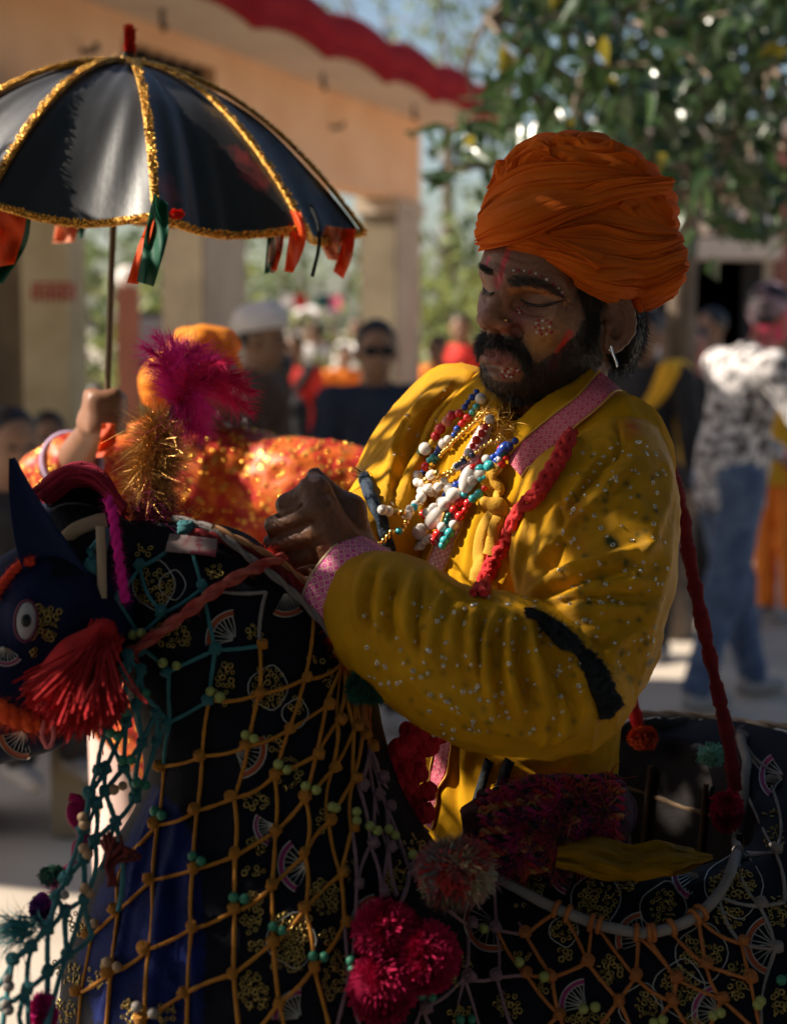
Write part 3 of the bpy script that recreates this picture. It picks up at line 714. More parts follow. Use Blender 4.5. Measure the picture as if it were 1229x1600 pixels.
person('dark seated onlooker cut by the left edge', 8, 5.6, -1.0, BK, BK, sit=True, height=1.6, zoff=.20)
person('dark haired woman in maroon behind the turbaned neck', 985, 10.5, -1.0, MIX, BK, height=1.5, long=True)
person('man in grey standing under the tree by the kiosk', 1118, 11.5, -2.6, LIL, BK, height=1.62)
person('yellow clad dancer in the shadow below the pavilion beam', 146, 9.5, -.8, YL, BK, height=1.22)
person('person in white far behind the orange figure', 560, 17.5, -1.8, WH, JN, height=1.58)
person('boy in black beside the first inner pillar', 440, 9.0, -2.6, BK, BK, height=1.40)
person('man in white cotton with dark hair by the far house at right', 1062, 12.5, -2.4, WH, JN, height=1.62)
person('woman in a pink sari among the far crowd at right', 1100, 13.2, -1.2, PK, PK, height=1.5, long=True)
person('figure in a teal shirt left of the walking man', 1040, 10.2, -.6, TE, BK, height=1.58)
person('person in orange and white by the red column', 1205, 12.0, -2.0, OR, WH, height=1.6)
person('woman in yellow standing on the far path', 520, 21, -1.6, YL, YL, height=1.5, long=True)
person('man in red standing behind the lit bush', 720, 15.0, -1.8, RD, JN, height=1.6)
# low benches the seated people use
for nm, px, d, z in (('bench', 72, 7.0, .27), ('bench', 8, 5.6, .20)):
    c = at(px, 500, d) * [1, 1, 0]; e = empty('bench', c, 'plain stone bench under the ' + ('child in teal' if px == 72 else 'dark seated onlooker at the left edge'), 'bench')
    mk('seat', Acc().add(*box(c + [0, 0, z + .2], (.55, .45, .08))), M_stone, e, smooth=False)
    for sx in (-.2, .2): mk('leg', Acc().add(*box(c + [sx, 0, (z + .16) / 2], (.1, .38, z + .16))), M_stone, e, smooth=False)
# white parasol, bunting, red post and notice board seen through the colonnade
e = empty('parasol', at(492, 500, 17) * [1, 1, 0], 'far white parasol above the crowd between the pillars', 'parasol')
c = at(492, 494, 17); V, F = sphere(c, (.23, .23, .10), 16, 9); k = V[:, 2] < c[2]; V[k, 2] = c[2] - .01; mk('canopy', Acc().add(V, F), WH, e); a = Acc(); add_tube(a, [c, c * [1, 1, 0] + [0, 0, .3]], .012, 6); mk('pole', a, M_iron, e)
for i, (px, m_, w_) in enumerate(((448, WH, 22), (468, RD, 22), (505, TE, 24), (524, PK, 16))):
    c = at(px, 470 + i, 16.5); v, f = box(c, (w_ * 16.5 / 2800, .012, .13)); v[:, 1] += .02 * np.sin(v[:, 0] * 30)
    e = empty('flag', c, ['white', 'red', 'teal', 'pink'][i] + ' cloth flag strung across the far path', 'flag'); mk('cloth', Acc().add(v, f), m_, e, smooth=False)
    a = Acc(); add_tube(a, [c + [-.1, 0, .066], c + [.1, 0, .066]], .004, 5); mk('string', a, M_iron, e)
e = empty('gate_post', at(200, 500, 11) * [1, 1, 0], 'brick red gate post with a white ball on top', 'post')
c = at(200, 448, 11); mk('shaft', Acc().add(*box(c * [1, 1, .5] , (.13, .13, c[2]))), M_brick, e, smooth=False); mk('ball', Acc().add(*sphere(c + [0, 0, .06], .07, 12, 8)), WH, e)
e = empty('notice_board', at(262, 560, 11.5) * [1, 1, 0], 'grey notice board in a dark frame behind the orange turban', 'board')
c = at(258, 528, 11.5); mk('frame', Acc().add(*box(c, (.40, .05, .34))), M_dark, e, smooth=False); mk('panel', Acc().add(*box(c - [0, .03, 0], (.33, .02, .27))), mat('board_grey', (.25, .26, .28), .6), e, smooth=False)
for sx in (-.17, .17): mk('leg', Acc().add(*box((c[0] + sx, c[1], (c[2] - .16) / 2), (.04, .04, c[2] - .17))), M_dark, e, smooth=False)
# ================================================================ the dancer
man = empty('person', at(800, 1600, 2.05) * [1, 1, 0], 'dancer in an orange turban and yellow sequined shirt with painted bearded face', 'person')
# ---- head in its own frame: x forward, y his left, z up
_y, _p, _r, HS = R(49.2), R(3), R(-12), .918
fh = np.array([-math.sin(_y), -math.cos(_y), 0]); l0 = np.array([math.cos(_y), -math.sin(_y), 0])
hf = math.cos(_p) * fh - math.sin(_p) * Z3; hu = math.cos(_p) * Z3 + math.sin(_p) * fh
hl = math.cos(_r) * l0 + math.sin(_r) * hu; hu = math.cos(_r) * hu - math.sin(_r) * l0
HM = np.stack([hf, hl, hu], 1); HO = A(875.6, 481, 2.0)
def H(p): return HO + HS * (np.asarray(p, float) @ HM.T)
g = SDF((-.13, -.11, -.155), (.15, .115, .155), .0017)
g.ell((-.008, 0, .055), (.100, .078, .092), k=.0).ell((.035, 0, -.01), (.066, .066, .095), k=.04)
g.ell((.045, 0, -.062), (.052, .054, .045), k=.03).ell((.078, 0, -.088), (.022, .026, .020), k=.03)
g.ell((.072, 0, -.045), (.034, .036, .034), k=.02)
for s_ in (1, -1):
    g.ell((.060, s_ * .047, -.004), (.028, .022, .022), k=.025)
    g.cone((.094, s_ * .008, .043), (.070, s_ * .050, .040), .011, .010, .016)
    g.ell((.100, s_ * .034, .018), (.018, .019, .013), k=.014, op='-')
    g.ell((.0745, s_ * .033, .020), (.0150, .0165, .0140), k=.005)
    g.cone((.0900, s_ * .019, .0185), (.0805, s_ * .049, .0175), .0018, .0015, .004)      # lower lid edge
    g.cone((.087, s_ * .016, .027), (.081, s_ * .050, .025), .0022, .0018, .005)
g.cone((.093, 0, .032), (.112, 0, -.004), .0085, .0105, .012).ell((.1165, 0, -.0125), (.0125, .0125, .0115), k=.008)
for s_ in (1, -1):
    g.ell((.1045, s_ * .0145, -.0175), (.0115, .0070, .0085), k=.006)
    g.ell((.1075, s_ * .0075, -.0285), (.0065, .0040, .0045), k=.003, op='-')
    g.cone((.096, s_ * .022, -.022), (.083, s_ * .034, -.048), .004, .003, .010, '-')
g.cone((.0935, s_ * .0175, .014), (.1000, s_ * .0225, -.008), .0030, .0022, .008, '-') if False else None
for s_ in (1, -1): g.cone((.0950, s_ * .0195, .012), (.1035, s_ * .0235, -.006), .0035, .0025, .008, '-'); g.cone((.099, s_ * .0245, -.012), (.098, s_ * .0255, -.024), .0016, .0014, .005, '-')
g.cone((.107, 0, -.026), (.105, 0, -.038), .006, .005, .006)
g.chain([(.092, .026, -.0505), (.1055, .012, -.0465), (.1085, 0, -.0475), (.1055, -.012, -.0465), (.092, -.026, -.0505)], [.003, .0058, .0052, .0058, .003], .006)
g.chain([(.092, .025, -.0535), (.1035, .011, -.0595), (.106, 0, -.0605), (.1035, -.011, -.0595), (.092, -.025, -.0535)], [.003, .0060, .0068, .0060, .003], .006)
g.chain([(.094, .024, -.0520), (.111, .010, -.0532), (.114, 0, -.0535), (.111, -.010, -.0532), (.094, -.024, -.0520)], [.0012, .0020, .0022, .0020, .0012], .002, '-')
g.cone((.104, -.012, -.071), (.104, .012, -.071), .004, .004, .008, '-')
g.cone((-.012, 0, -.06), (-.02, 0, -.155), .058, .056, .03)
for s_ in (1, -1):
    EM = np.stack([nrm([.80, s_ * .30, .12]), nrm([-.12, 0, 1]), nrm([.34, s_ * .92, .06])], 1); EM[:, 0] = nrm(np.cross(EM[:, 1], EM[:, 2])); EM[:, 1] = np.cross(EM[:, 2], EM[:, 0])
    ec = np.array([-.010, s_ * .083, .002])
    g.ell(ec, (.019, .032, .007), EM, .006).ell(ec + EM @ [.001, .004, .008], (.0125, .0225, .0075), EM, .003, '-')
    E = lambda u, v, w=0: ec + EM @ [u, v, w]
    aa = np.linspace(-1.9, 2.5, 12); sx = -1 if (EM @ [1, 0, 0])[0] > 0 else 1
    g.chain([E(sx * .019 * math.cos(q), .032 * math.sin(q), .003) for q in aa], [.0036] * 12, .003)
    g.chain([E(sx * .009 * math.cos(q), .019 * math.sin(q), .002) for q in np.linspace(-1.2, 1.5, 7)], [.0028] * 7, .003)
    g.ell(E(-sx * .004, -.028, .001), (.010, .011, .006), EM, .006).ell(E(-sx * .013, -.006, .004), (.005, .008, .005), EM, .004)
    g.ell(E(-sx * .004, -.010, .004), (.007, .010, .006), EM, .003, '-')
hV, hF = g.mesh(1); hL = hV.copy()
# bring the features onto their measured places
LM = {'npup': ((.0895, .033, .020), (840, 474)), 'nout': ((.070, .050, .020), (873, 471)), 'nin': ((.084, .017, .020), (811, 468)), 'fpup': ((.0895, -.033, .020), (762, 459)), 'prn': ((.1285, 0, -.0135), (749, 501)), 'sn': ((.110, 0, -.029), (765, 519)),
      'al': ((.102, .021, -.020), (800, 512)), 'sto': ((.108, 0, -.053), (764, 551)), 'che': ((.092, .027, -.052), (803, 553)), 'ear': ((-.010, .083, .003), (967, 503)), 'men': ((.085, 0, -.108), (783, 612)), 'brow': ((.088, .032, .047), (835, 438)), 'gla': ((.1, 0, .043), (774, 432)), 'earB': ((-.01, .080, -.030), (955, 545)), 'earT': ((-.01, .085, .036), (962, 458)),
      'fbrow': ((.085, -.034, .046), (756, 424)), 'jaw': ((.02, .055, -.085), (905, 600)), 'fore': ((.09, .01, .085), (782, 392))}
src = np.array([v[0] for v in LM.values()]); wp = H(src); pp, dd = proj(wp); tgt = np.array([at(*v[1], d_) for v, d_ in zip(LM.values(), dd)])
anc = np.array([(-.1, 0, .05), (-.05, -.08, .05), (-.02, 0, -.15), (0, 0, .145), (-.06, .06, .1), (.0, -.08, 0)]); src2 = np.vstack([src, anc]); dl = np.vstack([tgt - wp, 0 * anc])
def rk(a, b): return np.exp(-((a[:, None] - b[None]) ** 2).sum(-1) / (2 * .030 ** 2))
Wt = np.linalg.solve(rk(src2, src2) + .05 * np.eye(len(src2)), dl)
def HW(loc): loc = np.atleast_2d(np.asarray(loc, float)); return H(loc) + rk(loc, src2) @ Wt
hV = HW(hL)
hV = hV + vnormals(hV, hF) * (.0005 * vnoise(hL, 160, 4) + .0007 * vnoise(hL, 70, 5))[:, None]
hV = strokes(hV, hF, [([(817, 468), (840, 478), (870, 472)], 2.2, -.0012), ([(815, 456), (840, 461), (872, 463), (885, 470)], 2.5, -.0010), ([(880, 466), (898, 462)], 2, -.0006), ([(882, 472), (902, 474)], 2, -.0006), ([(880, 478), (896, 484)], 2, -.0006),
    ([(806, 482), (832, 492), (858, 492)], 3, -.0011), ([(812, 490), (840, 500), (862, 497)], 2.5, -.0006), ([(802, 508), (818, 524), (830, 548)], 4, -.0016), ([(752, 453), (762, 462), (771, 458)], 2, -.001),
    ([(783, 398), (800, 402), (820, 410)], 3, -.0007), ([(778, 412), (800, 417), (830, 424)], 3, -.0006), ([(775, 428), (777, 442)], 2, -.0012), ([(784, 426), (785, 440)], 2, -.001)])
def poly_in(P, Q):
    Q = np.asarray(Q, float); x, y = P[:, 0], P[:, 1]; r = np.zeros(len(P), bool); j = len(Q) - 1
    for i in range(len(Q)):
        c = ((Q[i, 1] > y) != (Q[j, 1] > y)) & (x < (Q[j, 0] - Q[i, 0]) * (y - Q[i, 1]) / (Q[j, 1] - Q[i, 1] + 1e-9) + Q[i, 0]); r ^= c; j = i
    return r
hN = vnormals(hV, hF); hp, _d = proj(hV); face_ = np.einsum('ij,ij->i', hN, nrm(CAM - hV)); mirr, _ = proj(HW(hL * [1, -1, 1]))
BEARD = [(738, 556), (741, 600), (757, 624), (798, 633), (840, 630), (880, 616), (918, 594), (942, 562), (938, 520), (930, 470), (916, 480), (908, 505), (898, 524), (880, 541), (862, 552), (842, 566), (828, 562), (819, 582), (812, 596), (790, 598), (772, 592), (760, 577), (748, 562)]
MOUST = [(734, 530), (748, 519), (770, 520), (800, 524), (817, 534), (829, 556), (824, 584), (812, 577), (809, 561), (798, 549), (775, 541), (757, 542), (748, 554), (743, 572), (736, 556)]
jit = np.stack([vnoise(hL, 130, 6), vnoise(hL, 130, 7)], 1) * 3.5
def zone(Q, j=True): m = poly_in(hp + (jit if j else 0), Q) & (face_ > -.15) & (hL[:, 1] > -.03); return m | (poly_in(mirr + jit, Q) & (hL[:, 1] < 0))
beard_m = zone(BEARD) | ((hL[:, 2] < -.088) & (hL[:, 0] > -.01) & (hL[:, 2] > -.125) & (hL[:, 0] > .02 + 2 * (-.1 - hL[:, 2]))); moust_m = zone(MOUST)
# ---- pigments on the face, with some light painted in
sk = np.array([.150, .059, .027]); hC = np.tile(sk, (len(hV), 1)) * (1 + .14 * vnoise(hL, 45, 1) + .09 * vnoise(hL, 140, 2))[:, None]
def paint(c, cen=None, r=10, a=.6, line=None, w=4, soft=.5):
    if line is not None:
        b, t, _ = seg_dist(hp + jit * .35, spline(line, 10)); m = np.clip((w - b) / (w * soft), 0, 1)
    else: m = np.exp(-(((hp - np.array(cen)) / np.array(r)) ** 2).sum(1))
    m = np.clip(m * a * (1 + .35 * vnoise(hL, 90, 11)), 0, 1) * (face_ > -.1); hC[:] = hC * (1 - m[:, None]) + np.array(c) * m[:, None]
paint((.22, .10, .08), (792, 405), (30, 26), .5); paint((.26, .13, .10), (760, 448), (12, 30), .4)
paint((.50, .16, .03), line=[(797, 455), (820, 448), (850, 455), (884, 471)], w=9, a=.6, soft=.8); paint((.42, .13, .04), (792, 465), (10, 16), .5)
paint((.26, .045, .06), (808, 505), (20, 24), .5); paint((.22, .05, .05), (826, 485), (22, 14), .3)
paint((.50, .22, .05), (842, 538), (26, 22), .65); paint((.45, .19, .06), (870, 510), (26, 30), .3); paint((.40, .16, .07), (775, 500), (24, 22), .45); paint((.45, .12, .06), (786, 515), (14, 7), .5)
paint((.50, .20, .16), (757, 498), (10, 12), .4); paint((.36, .22, .19), (752, 470), (9, 20), .45)  # lighter left of nose and far cheek: light put into the colour
paint((.42, .015, .04), line=[(794, 390), (787, 410), (780, 436), (778, 448)], w=5.5, a=.85); paint((.42, .03, .05), line=[(764, 403), (758, 414)], w=4, a=.9); paint((.34, .03, .05), (777, 440), (9, 12), .6)
paint((.55, .02, .01), line=[(889, 522), (881, 537), (870, 556), (864, 574)], w=8, a=.9, soft=.35)
lip = zone([(757, 546), (775, 545), (803, 553), (800, 566), (785, 572), (768, 570), (758, 560)], False); hC[lip] = hC[lip] * .3 + np.array([.26, .075, .07]) * .7
paint((.5, .16, .06), (796, 580), (20, 9), .55); paint((.62, .24, .03), (815, 642), (70, 20), .85)
fz = np.clip((hp[:, 1] - 618) / 12, 0, 1) * (hL[:, 0] > -.02); hC[:] = hC * (1 - .75 * fz[:, None]) + np.array([.50, .19, .035]) * .75 * fz[:, None]  # orange neck: powder plus warm bounce light painted into the skin
hm = (beard_m * .8 + moust_m * .8).clip(0, .82)[:, None]; hC[:] = hC * (1 - hm) + np.array([.018, .013, .011]) * hm
scalp = ((hL[:, 2] > .065) & (hL[:, 0] < .06)) | ((hL[:, 0] < -.03) & (hL[:, 2] > -.05)); hC[scalp] = (.015, .012, .01)
M_face = mat('painted_skin', (1, 1, 1), .48, attr=True, col2=(.82, 1.18), nscale=260, detail=3, bump=.35, bscale=900, spec=.5, sss=.06)
body = Acc().add(hV, hF, col=hC)
# ---- trunk, arms and legs under the clothes
Lg = lambda px, py, d: A(px, py, d)
g = SDF((-.35, 1.6, 0.0), (.50, 2.5, 1.56), .014)
ft = np.array([man.location.x, man.location.y, 0]); pel = Lg(812, 1300, 2.08)
g.chain([Lg(872, 640, 2.05), Lg(845, 740, 2.08), Lg(805, 1000, 2.08), pel], [.045, .07, .08, .075], .05)
NSL = [Lg(972, 722, 1.95), Lg(955, 880, 1.88), Lg(880, 1085, 1.80), Lg(720, 1050, 1.79), Lg(606, 966, 1.81), Lg(552, 905, 1.855)]
FSL = [Lg(705, 690, 2.19), Lg(655, 770, 2.20), Lg(620, 850, 2.14), Lg(545, 845, 2.02)]
g.chain(NSL, [.036, .042, .042, .04, .034, .028], .03).chain(FSL, [.036, .045, .04, .03], .03).cone(NSL[0], FSL[0], .035, .035, .04)
for s_ in (-1, 1):
    hp_ = pel + l0 * s_ * .08; kn_ = np.array([hp_[0], hp_[1], .5]) + fh * .03; g.chain([hp_, kn_, np.array([kn_[0], kn_[1], .09]) - fh * .03], [.07, .057, .038], .03); a_ = np.array([kn_[0], kn_[1], .05]) - fh * .05; g.cone(a_, a_ + fh * .19 - [0, 0, .02], .035, .027, .02)
bV, bF = g.mesh(1); body.add(bV, bF, col=sk)
# ---- the near hand: a fist round the rein, thumb up
WR = Lg(552, 890, 1.855)
fing = {'i': [(492, 766, 1.838), (448, 789, 1.853), (452, 815, 1.893), (482, 824, 1.908)], 'm': [(495, 795, 1.828), (431, 822, 1.846), (440, 843, 1.893), (474, 850, 1.908)],
        'r': [(504, 826, 1.832), (421, 855, 1.855), (438, 870, 1.895), (472, 872, 1.905)], 'p': [(518, 853, 1.842), (437, 883, 1.862), (448, 892, 1.890), (476, 895, 1.898)]}
g = SDF(A(400, 930, 1.77), A(580, 720, 1.77) + [0.02, .17, .02], .0016)
for k_, q in fing.items():
    q = [Lg(*p) for p in q]; rr = [.0132, .0112, .0094, .0080] if k_ != 'p' else [.0115, .0098, .0084, .0072]
    g.chain(q, rr, .0035)
for k_, q in fing.items(): g.cone(WR, Lg(*q[0]), .0235, .0150, .010)
g.chain([Lg(556, 852, 1.868), Lg(547, 797, 1.872), Lg(516, 775, 1.874)], [.020, .0155, .0125], .008)
g.chain([Lg(516, 775, 1.874), Lg(492, 744, 1.868)], [.0122, .0092], .004); g.cone(WR, Lg(590, 905, 1.84), .030, .034, .02)
for k_, q in fing.items():
    a_ = Lg(*q[0]); b_ = WR + (a_ - WR) * .35; g.cone(a_ + [0, -.011, 0], b_ + [0, -.022, 0], .0022, .0014, .006)    # tendons
    g.ell(Lg(q[0][0], q[0][1], q[0][2] - .008), (.0085, .006, .0085), k=.008)
for u, v in (('i', 'm'), ('m', 'r'), ('r', 'p')):
    a_ = (Lg(*fing[u][0]) + Lg(*fing[v][0])) / 2; b_ = (Lg(*fing[u][1]) + Lg(*fing[v][1])) / 2; g.cone(a_ + (b_ - a_) * .15 + [0, -.015, 0], b_ + [0, -.012, 0], .002, .0025, .005, '-')
nV, nF = g.mesh(1)
nV = nV + vnormals(nV, nF) * (.0005 * vnoise(nV, 190, 3) + .0004 * vnoise(nV, 420, 8))[:, None]
nV = strokes(nV, nF, [([(545, 868), (552, 884), (566, 900)], 3, -.0012), ([(538, 872), (545, 890), (556, 905)], 3, -.001), ([(528, 790), (536, 800), (541, 812)], 3, -.0008), ([(507, 765), (515, 772), (522, 784)], 3, -.0012)])
npx, _ = proj(nV); nC = np.tile(sk * [.95, .95, .95], (len(nV), 1)) * (1 + .12 * vnoise(nV, 60, 1))[:, None]; nail = (np.hypot(npx[:, 0] - 491, npx[:, 1] - 745) < 9); nC[nail] = (.45, .25, .20)
body.add(nV, nF, col=nC)
# far hand, mostly behind the fist
g = SDF(A(420, 900, 2.1) - [0, .1, 0], A(600, 760, 2.1) + [0, .05, 0], .003); w2 = Lg(545, 845, 2.02)
for k_ in range(4):
    m_ = Lg(498 + k_ * 3, 806 + k_ * 24, 2.0); g.cone(w2, m_, .022, .014, .01).chain([m_, m_ + [-.034, -.01, .004], m_ + [-.028, -.035, -.004], m_ + [.0, -.04, -.006]], [.012, .011, .010, .008], .004)
g.chain([w2, Lg(520, 800, 2.01), Lg(496, 790, 1.99)], [.02, .014, .011], .008); fV, fF = g.mesh(1); body.add(fV, fF, col=sk)
mk('body', body, M_face, man)
# ---- hair, beard, moustache, brows
M_strand = mat('black_hair_strands', (.010, .008, .007), .42, spec=.45)
def grow(name, mask, n, ln, wd, dirf, lift=.4, curl=.35, seed=1, droop=.0, mt=None):
    P, Nn = surf_points(hV, hF, n, mask.astype(float), seed); D = nrm(dirf(P)); D = nrm(D - Nn * (D * Nn).sum(1, keepdims=True) + Nn * lift)
    r = np.random.default_rng(seed); return mk(name, fibres(P - Nn * .0005, D, ln * (.5 + .8 * r.random(n)), wd, 3, curl, droop, seed=seed), mt or M_strand, man)
dn = -hu
grow('beard', beard_m & ~moust_m, 11000, .0085, .00040, lambda P: dn * 1.0 - hf * .25 + .25 * rng.normal(size=P.shape), .38, .45, 2)
def mdir(P): s_ = ((P - HW([(.105, 0, -.035)])[0]) @ hl)[:, None]; return dn * .8 + hl * np.tanh(s_ * 60) * 1.0 + hf * .25 + .2 * rng.normal(size=P.shape)
grow('moustache', moust_m, 3000, .0115, .00042, mdir, .30, .3, 3)
NB = [(789, 436), (797, 428), (820, 430), (845, 437), (868, 450), (880, 464), (862, 460), (842, 448), (818, 444), (794, 444)]; FB = [(750, 417), (757, 414), (772, 422), (776, 432), (764, 430), (753, 424)]
def bdir(P): return (A(885, 470, 2) - A(790, 434, 2)) + .25 * np.linalg.norm(A(885, 470, 2) - A(790, 434, 2)) * rng.normal(size=P.shape)
grow('eyebrow', poly_in(hp, NB) & (face_ > 0), 1300, .009, .00048, bdir, .25, .3, 4); grow('eyebrow', poly_in(hp, FB) & (face_ > -.1), 420, .007, .00048, lambda P: A(750, 420, 2) - A(775, 430, 2) + 0 * P, .3, .3, 5)
side = poly_in(hp + jit, [(905, 425), (940, 430), (946, 465), (938, 500), (932, 545), (916, 540), (918, 490), (900, 450)]) & (face_ > 0); grow('sideburn', side, 1500, .016, .00045, lambda P: dn + .2 * rng.normal(size=P.shape), .25, .3, 6)
g = SDF(A(930, 600, 1.9) - [0, .02, .02], A(1030, 440, 1.9) + [.02, .22, .02], .003)
g.ell(A(972, 526, 2.03), (.020, .05, .038), k=.0).ell(A(966, 480, 2.04), (.028, .05, .05), k=.02); kV, kF = g.mesh(1); kV += vnormals(kV, kF) * (.002 * vnoise(kV * [1, 1, .3], 260, 2))[:, None]
mk('hair', (kV, kF), M_hair, man); P, Nn = surf_points(kV, kF, 3800, None, 8); mk('hair_strands', fibres(P, Nn * .35 + [.1, 0, -1] + .15 * rng.normal(size=P.shape), .013, .0005, 3, .4, 0), M_strand, man, kind='stuff')
face_t = bvh(hV, hF)
# lashes
a = Acc()
for ln_ in ([(812, 467), (822, 474), (840, 478), (858, 475), (874, 470), (884, 469)], [(755, 449), (760, 457), (768, 459), (772, 456)]):
    P, Nn = drape(face_t, ln_, 16, .0004); add_tube(a, P, np.interp(np.linspace(0, 1, 16), [0, .3, .7, 1], [.0005, .0016, .0016, .0005]), 5)
    fibres(np.repeat(P[2:], 4, 0) + rng.normal(size=(56, 3)) * .0006, np.repeat(Nn[2:], 4, 0) * .8 + dn * .9 - hf * -.2 + rng.normal(size=(56, 3)) * .15, .0065, .0005, 3, .2, 0, acc=a)
mk('eyelashes', a, M_strand, man)
# painted dots
def dots(name, pts, r, m):
    a = Acc()
    for x, y in pts:
        c, n = cast(face_t, x, y); V, F = sphere((0, 0, 0), (1, 1, .3), 9, 6); a.add(c + (V * r * (.8 + .4 * rng.random())) @ basis(n).T, F)
    mk(name, a, m, man, kind='stuff')
M_dw = flat('white_face_paint', (.48, .40, .38), .7); M_dr = flat('red_face_paint', (.26, .015, .03), .7)
zp = lambda L: [(730 + x / 4.389, 370 + y / 4.389) for x, y in L]
dots('white_paint_dot', zp([(315, 230), (388, 232), (467, 252), (543, 293), (625, 352), (648, 382), (518, 627), (515, 575), (563, 617), (541, 667), (473, 655), (470, 592), (355, 520), (345, 505), (238, 925), (268, 955), (300, 962), (285, 925), (345, 915), (300, 905)]), .0016, M_dw)
dots('red_paint_dot', zp([(350, 228), (428, 240), (505, 270), (585, 325), (600, 345), (655, 395), (640, 400), (486, 572), (545, 573), (462, 620), (505, 665), (575, 655), (570, 590), (490, 608), (543, 640), (497, 640), (340, 515), (367, 512), (350, 490), (232, 945), (255, 920), (250, 965), (318, 930), (330, 905), (290, 945), (270, 905), (312, 950), (355, 925)]), .0018, M_dr)
# eye slit of the far eye, nose stud, earring
c, n = cast(face_t, 789.4, 501.5); mk('nose_stud', Acc().add(*sphere(c + n * .001, .0018, 8, 6)), mat('gold', (.85, .55, .18), .25, 1), man)
M_gold = mat('gold_bead', (.80, .50, .13), .28, 1); M_silver = mat('silver_wire', (.8, .78, .74), .25, 1)
a = Acc(); add_tube(a, spline([A(954, 541, 1.90), A(957, 552, 1.895), A(962, 566, 1.895), A(964, 573, 1.897)], 8), .0011, 5); add_tube(a, spline([A(954, 541, 1.90), A(951, 547, 1.91), A(956, 553, 1.9)], 6), .0009, 5); mk('earring', a, M_silver, man)

# ================================================================ turban: base and wraps
def turban_col(c): return mat(c, (.84, .155, .003), .85, col2=(.90, .20, .008), nscale=14, bump=.5, bscale=420, transl=.34, weave=260)
M_turb = turban_col('orange_muslin')
tc_ = A(914, 345, 2.03); TM = np.stack([nrm(hf + .05 * Z3), hl, nrm(np.cross(nrm(hf + .05 * Z3), hl))], 1)
g = SDF(tc_ - .19, tc_ + .19, .004)
g.ell(A(900, 318, 2.03), (.098, .100, .066), k=0).ell(A(925, 375, 2.03), (.102, .108, .062), np.stack([nrm([1, 0, -.32]), [0, 1, 0], nrm([.32, 0, 1])], 1), .03)
g.ell(A(842, 350, 2.02), (.058, .075, .060), k=.03).ell(A(985, 330, 2.04), (.052, .075, .05), k=.02).ell(A(880, 262, 2.03), (.066, .075, .040), k=.015).ell(A(955, 278, 2.04), (.045, .06, .034), k=.015)
g.ell(A(1006, 418, 2.04), (.046, .085, .045), k=.02).ell(A(838, 362, 1.972), (.062, .075, .033), k=.02).ell(A(900, 408, 1.955), (.062, .06, .034), np.stack([nrm([1, 0, -.5]), [0, 1, 0], nrm([.5, 0, 1])], 1), .02)
tV, tF = g.mesh(2); tb = bvh(tV, tF)
tv = tV + vnormals(tV, tF) * (.003 * np.sin((tV[:, 2] + .25 * tV[:, 0]) * 420 + 3 * vnoise(tV, 14, 2)) * .6)[:, None]
turb = mk('turban', (tv, tF), M_turb, man)
def outline(x):   # keeps wraps inside the crown's silhouette
    return x
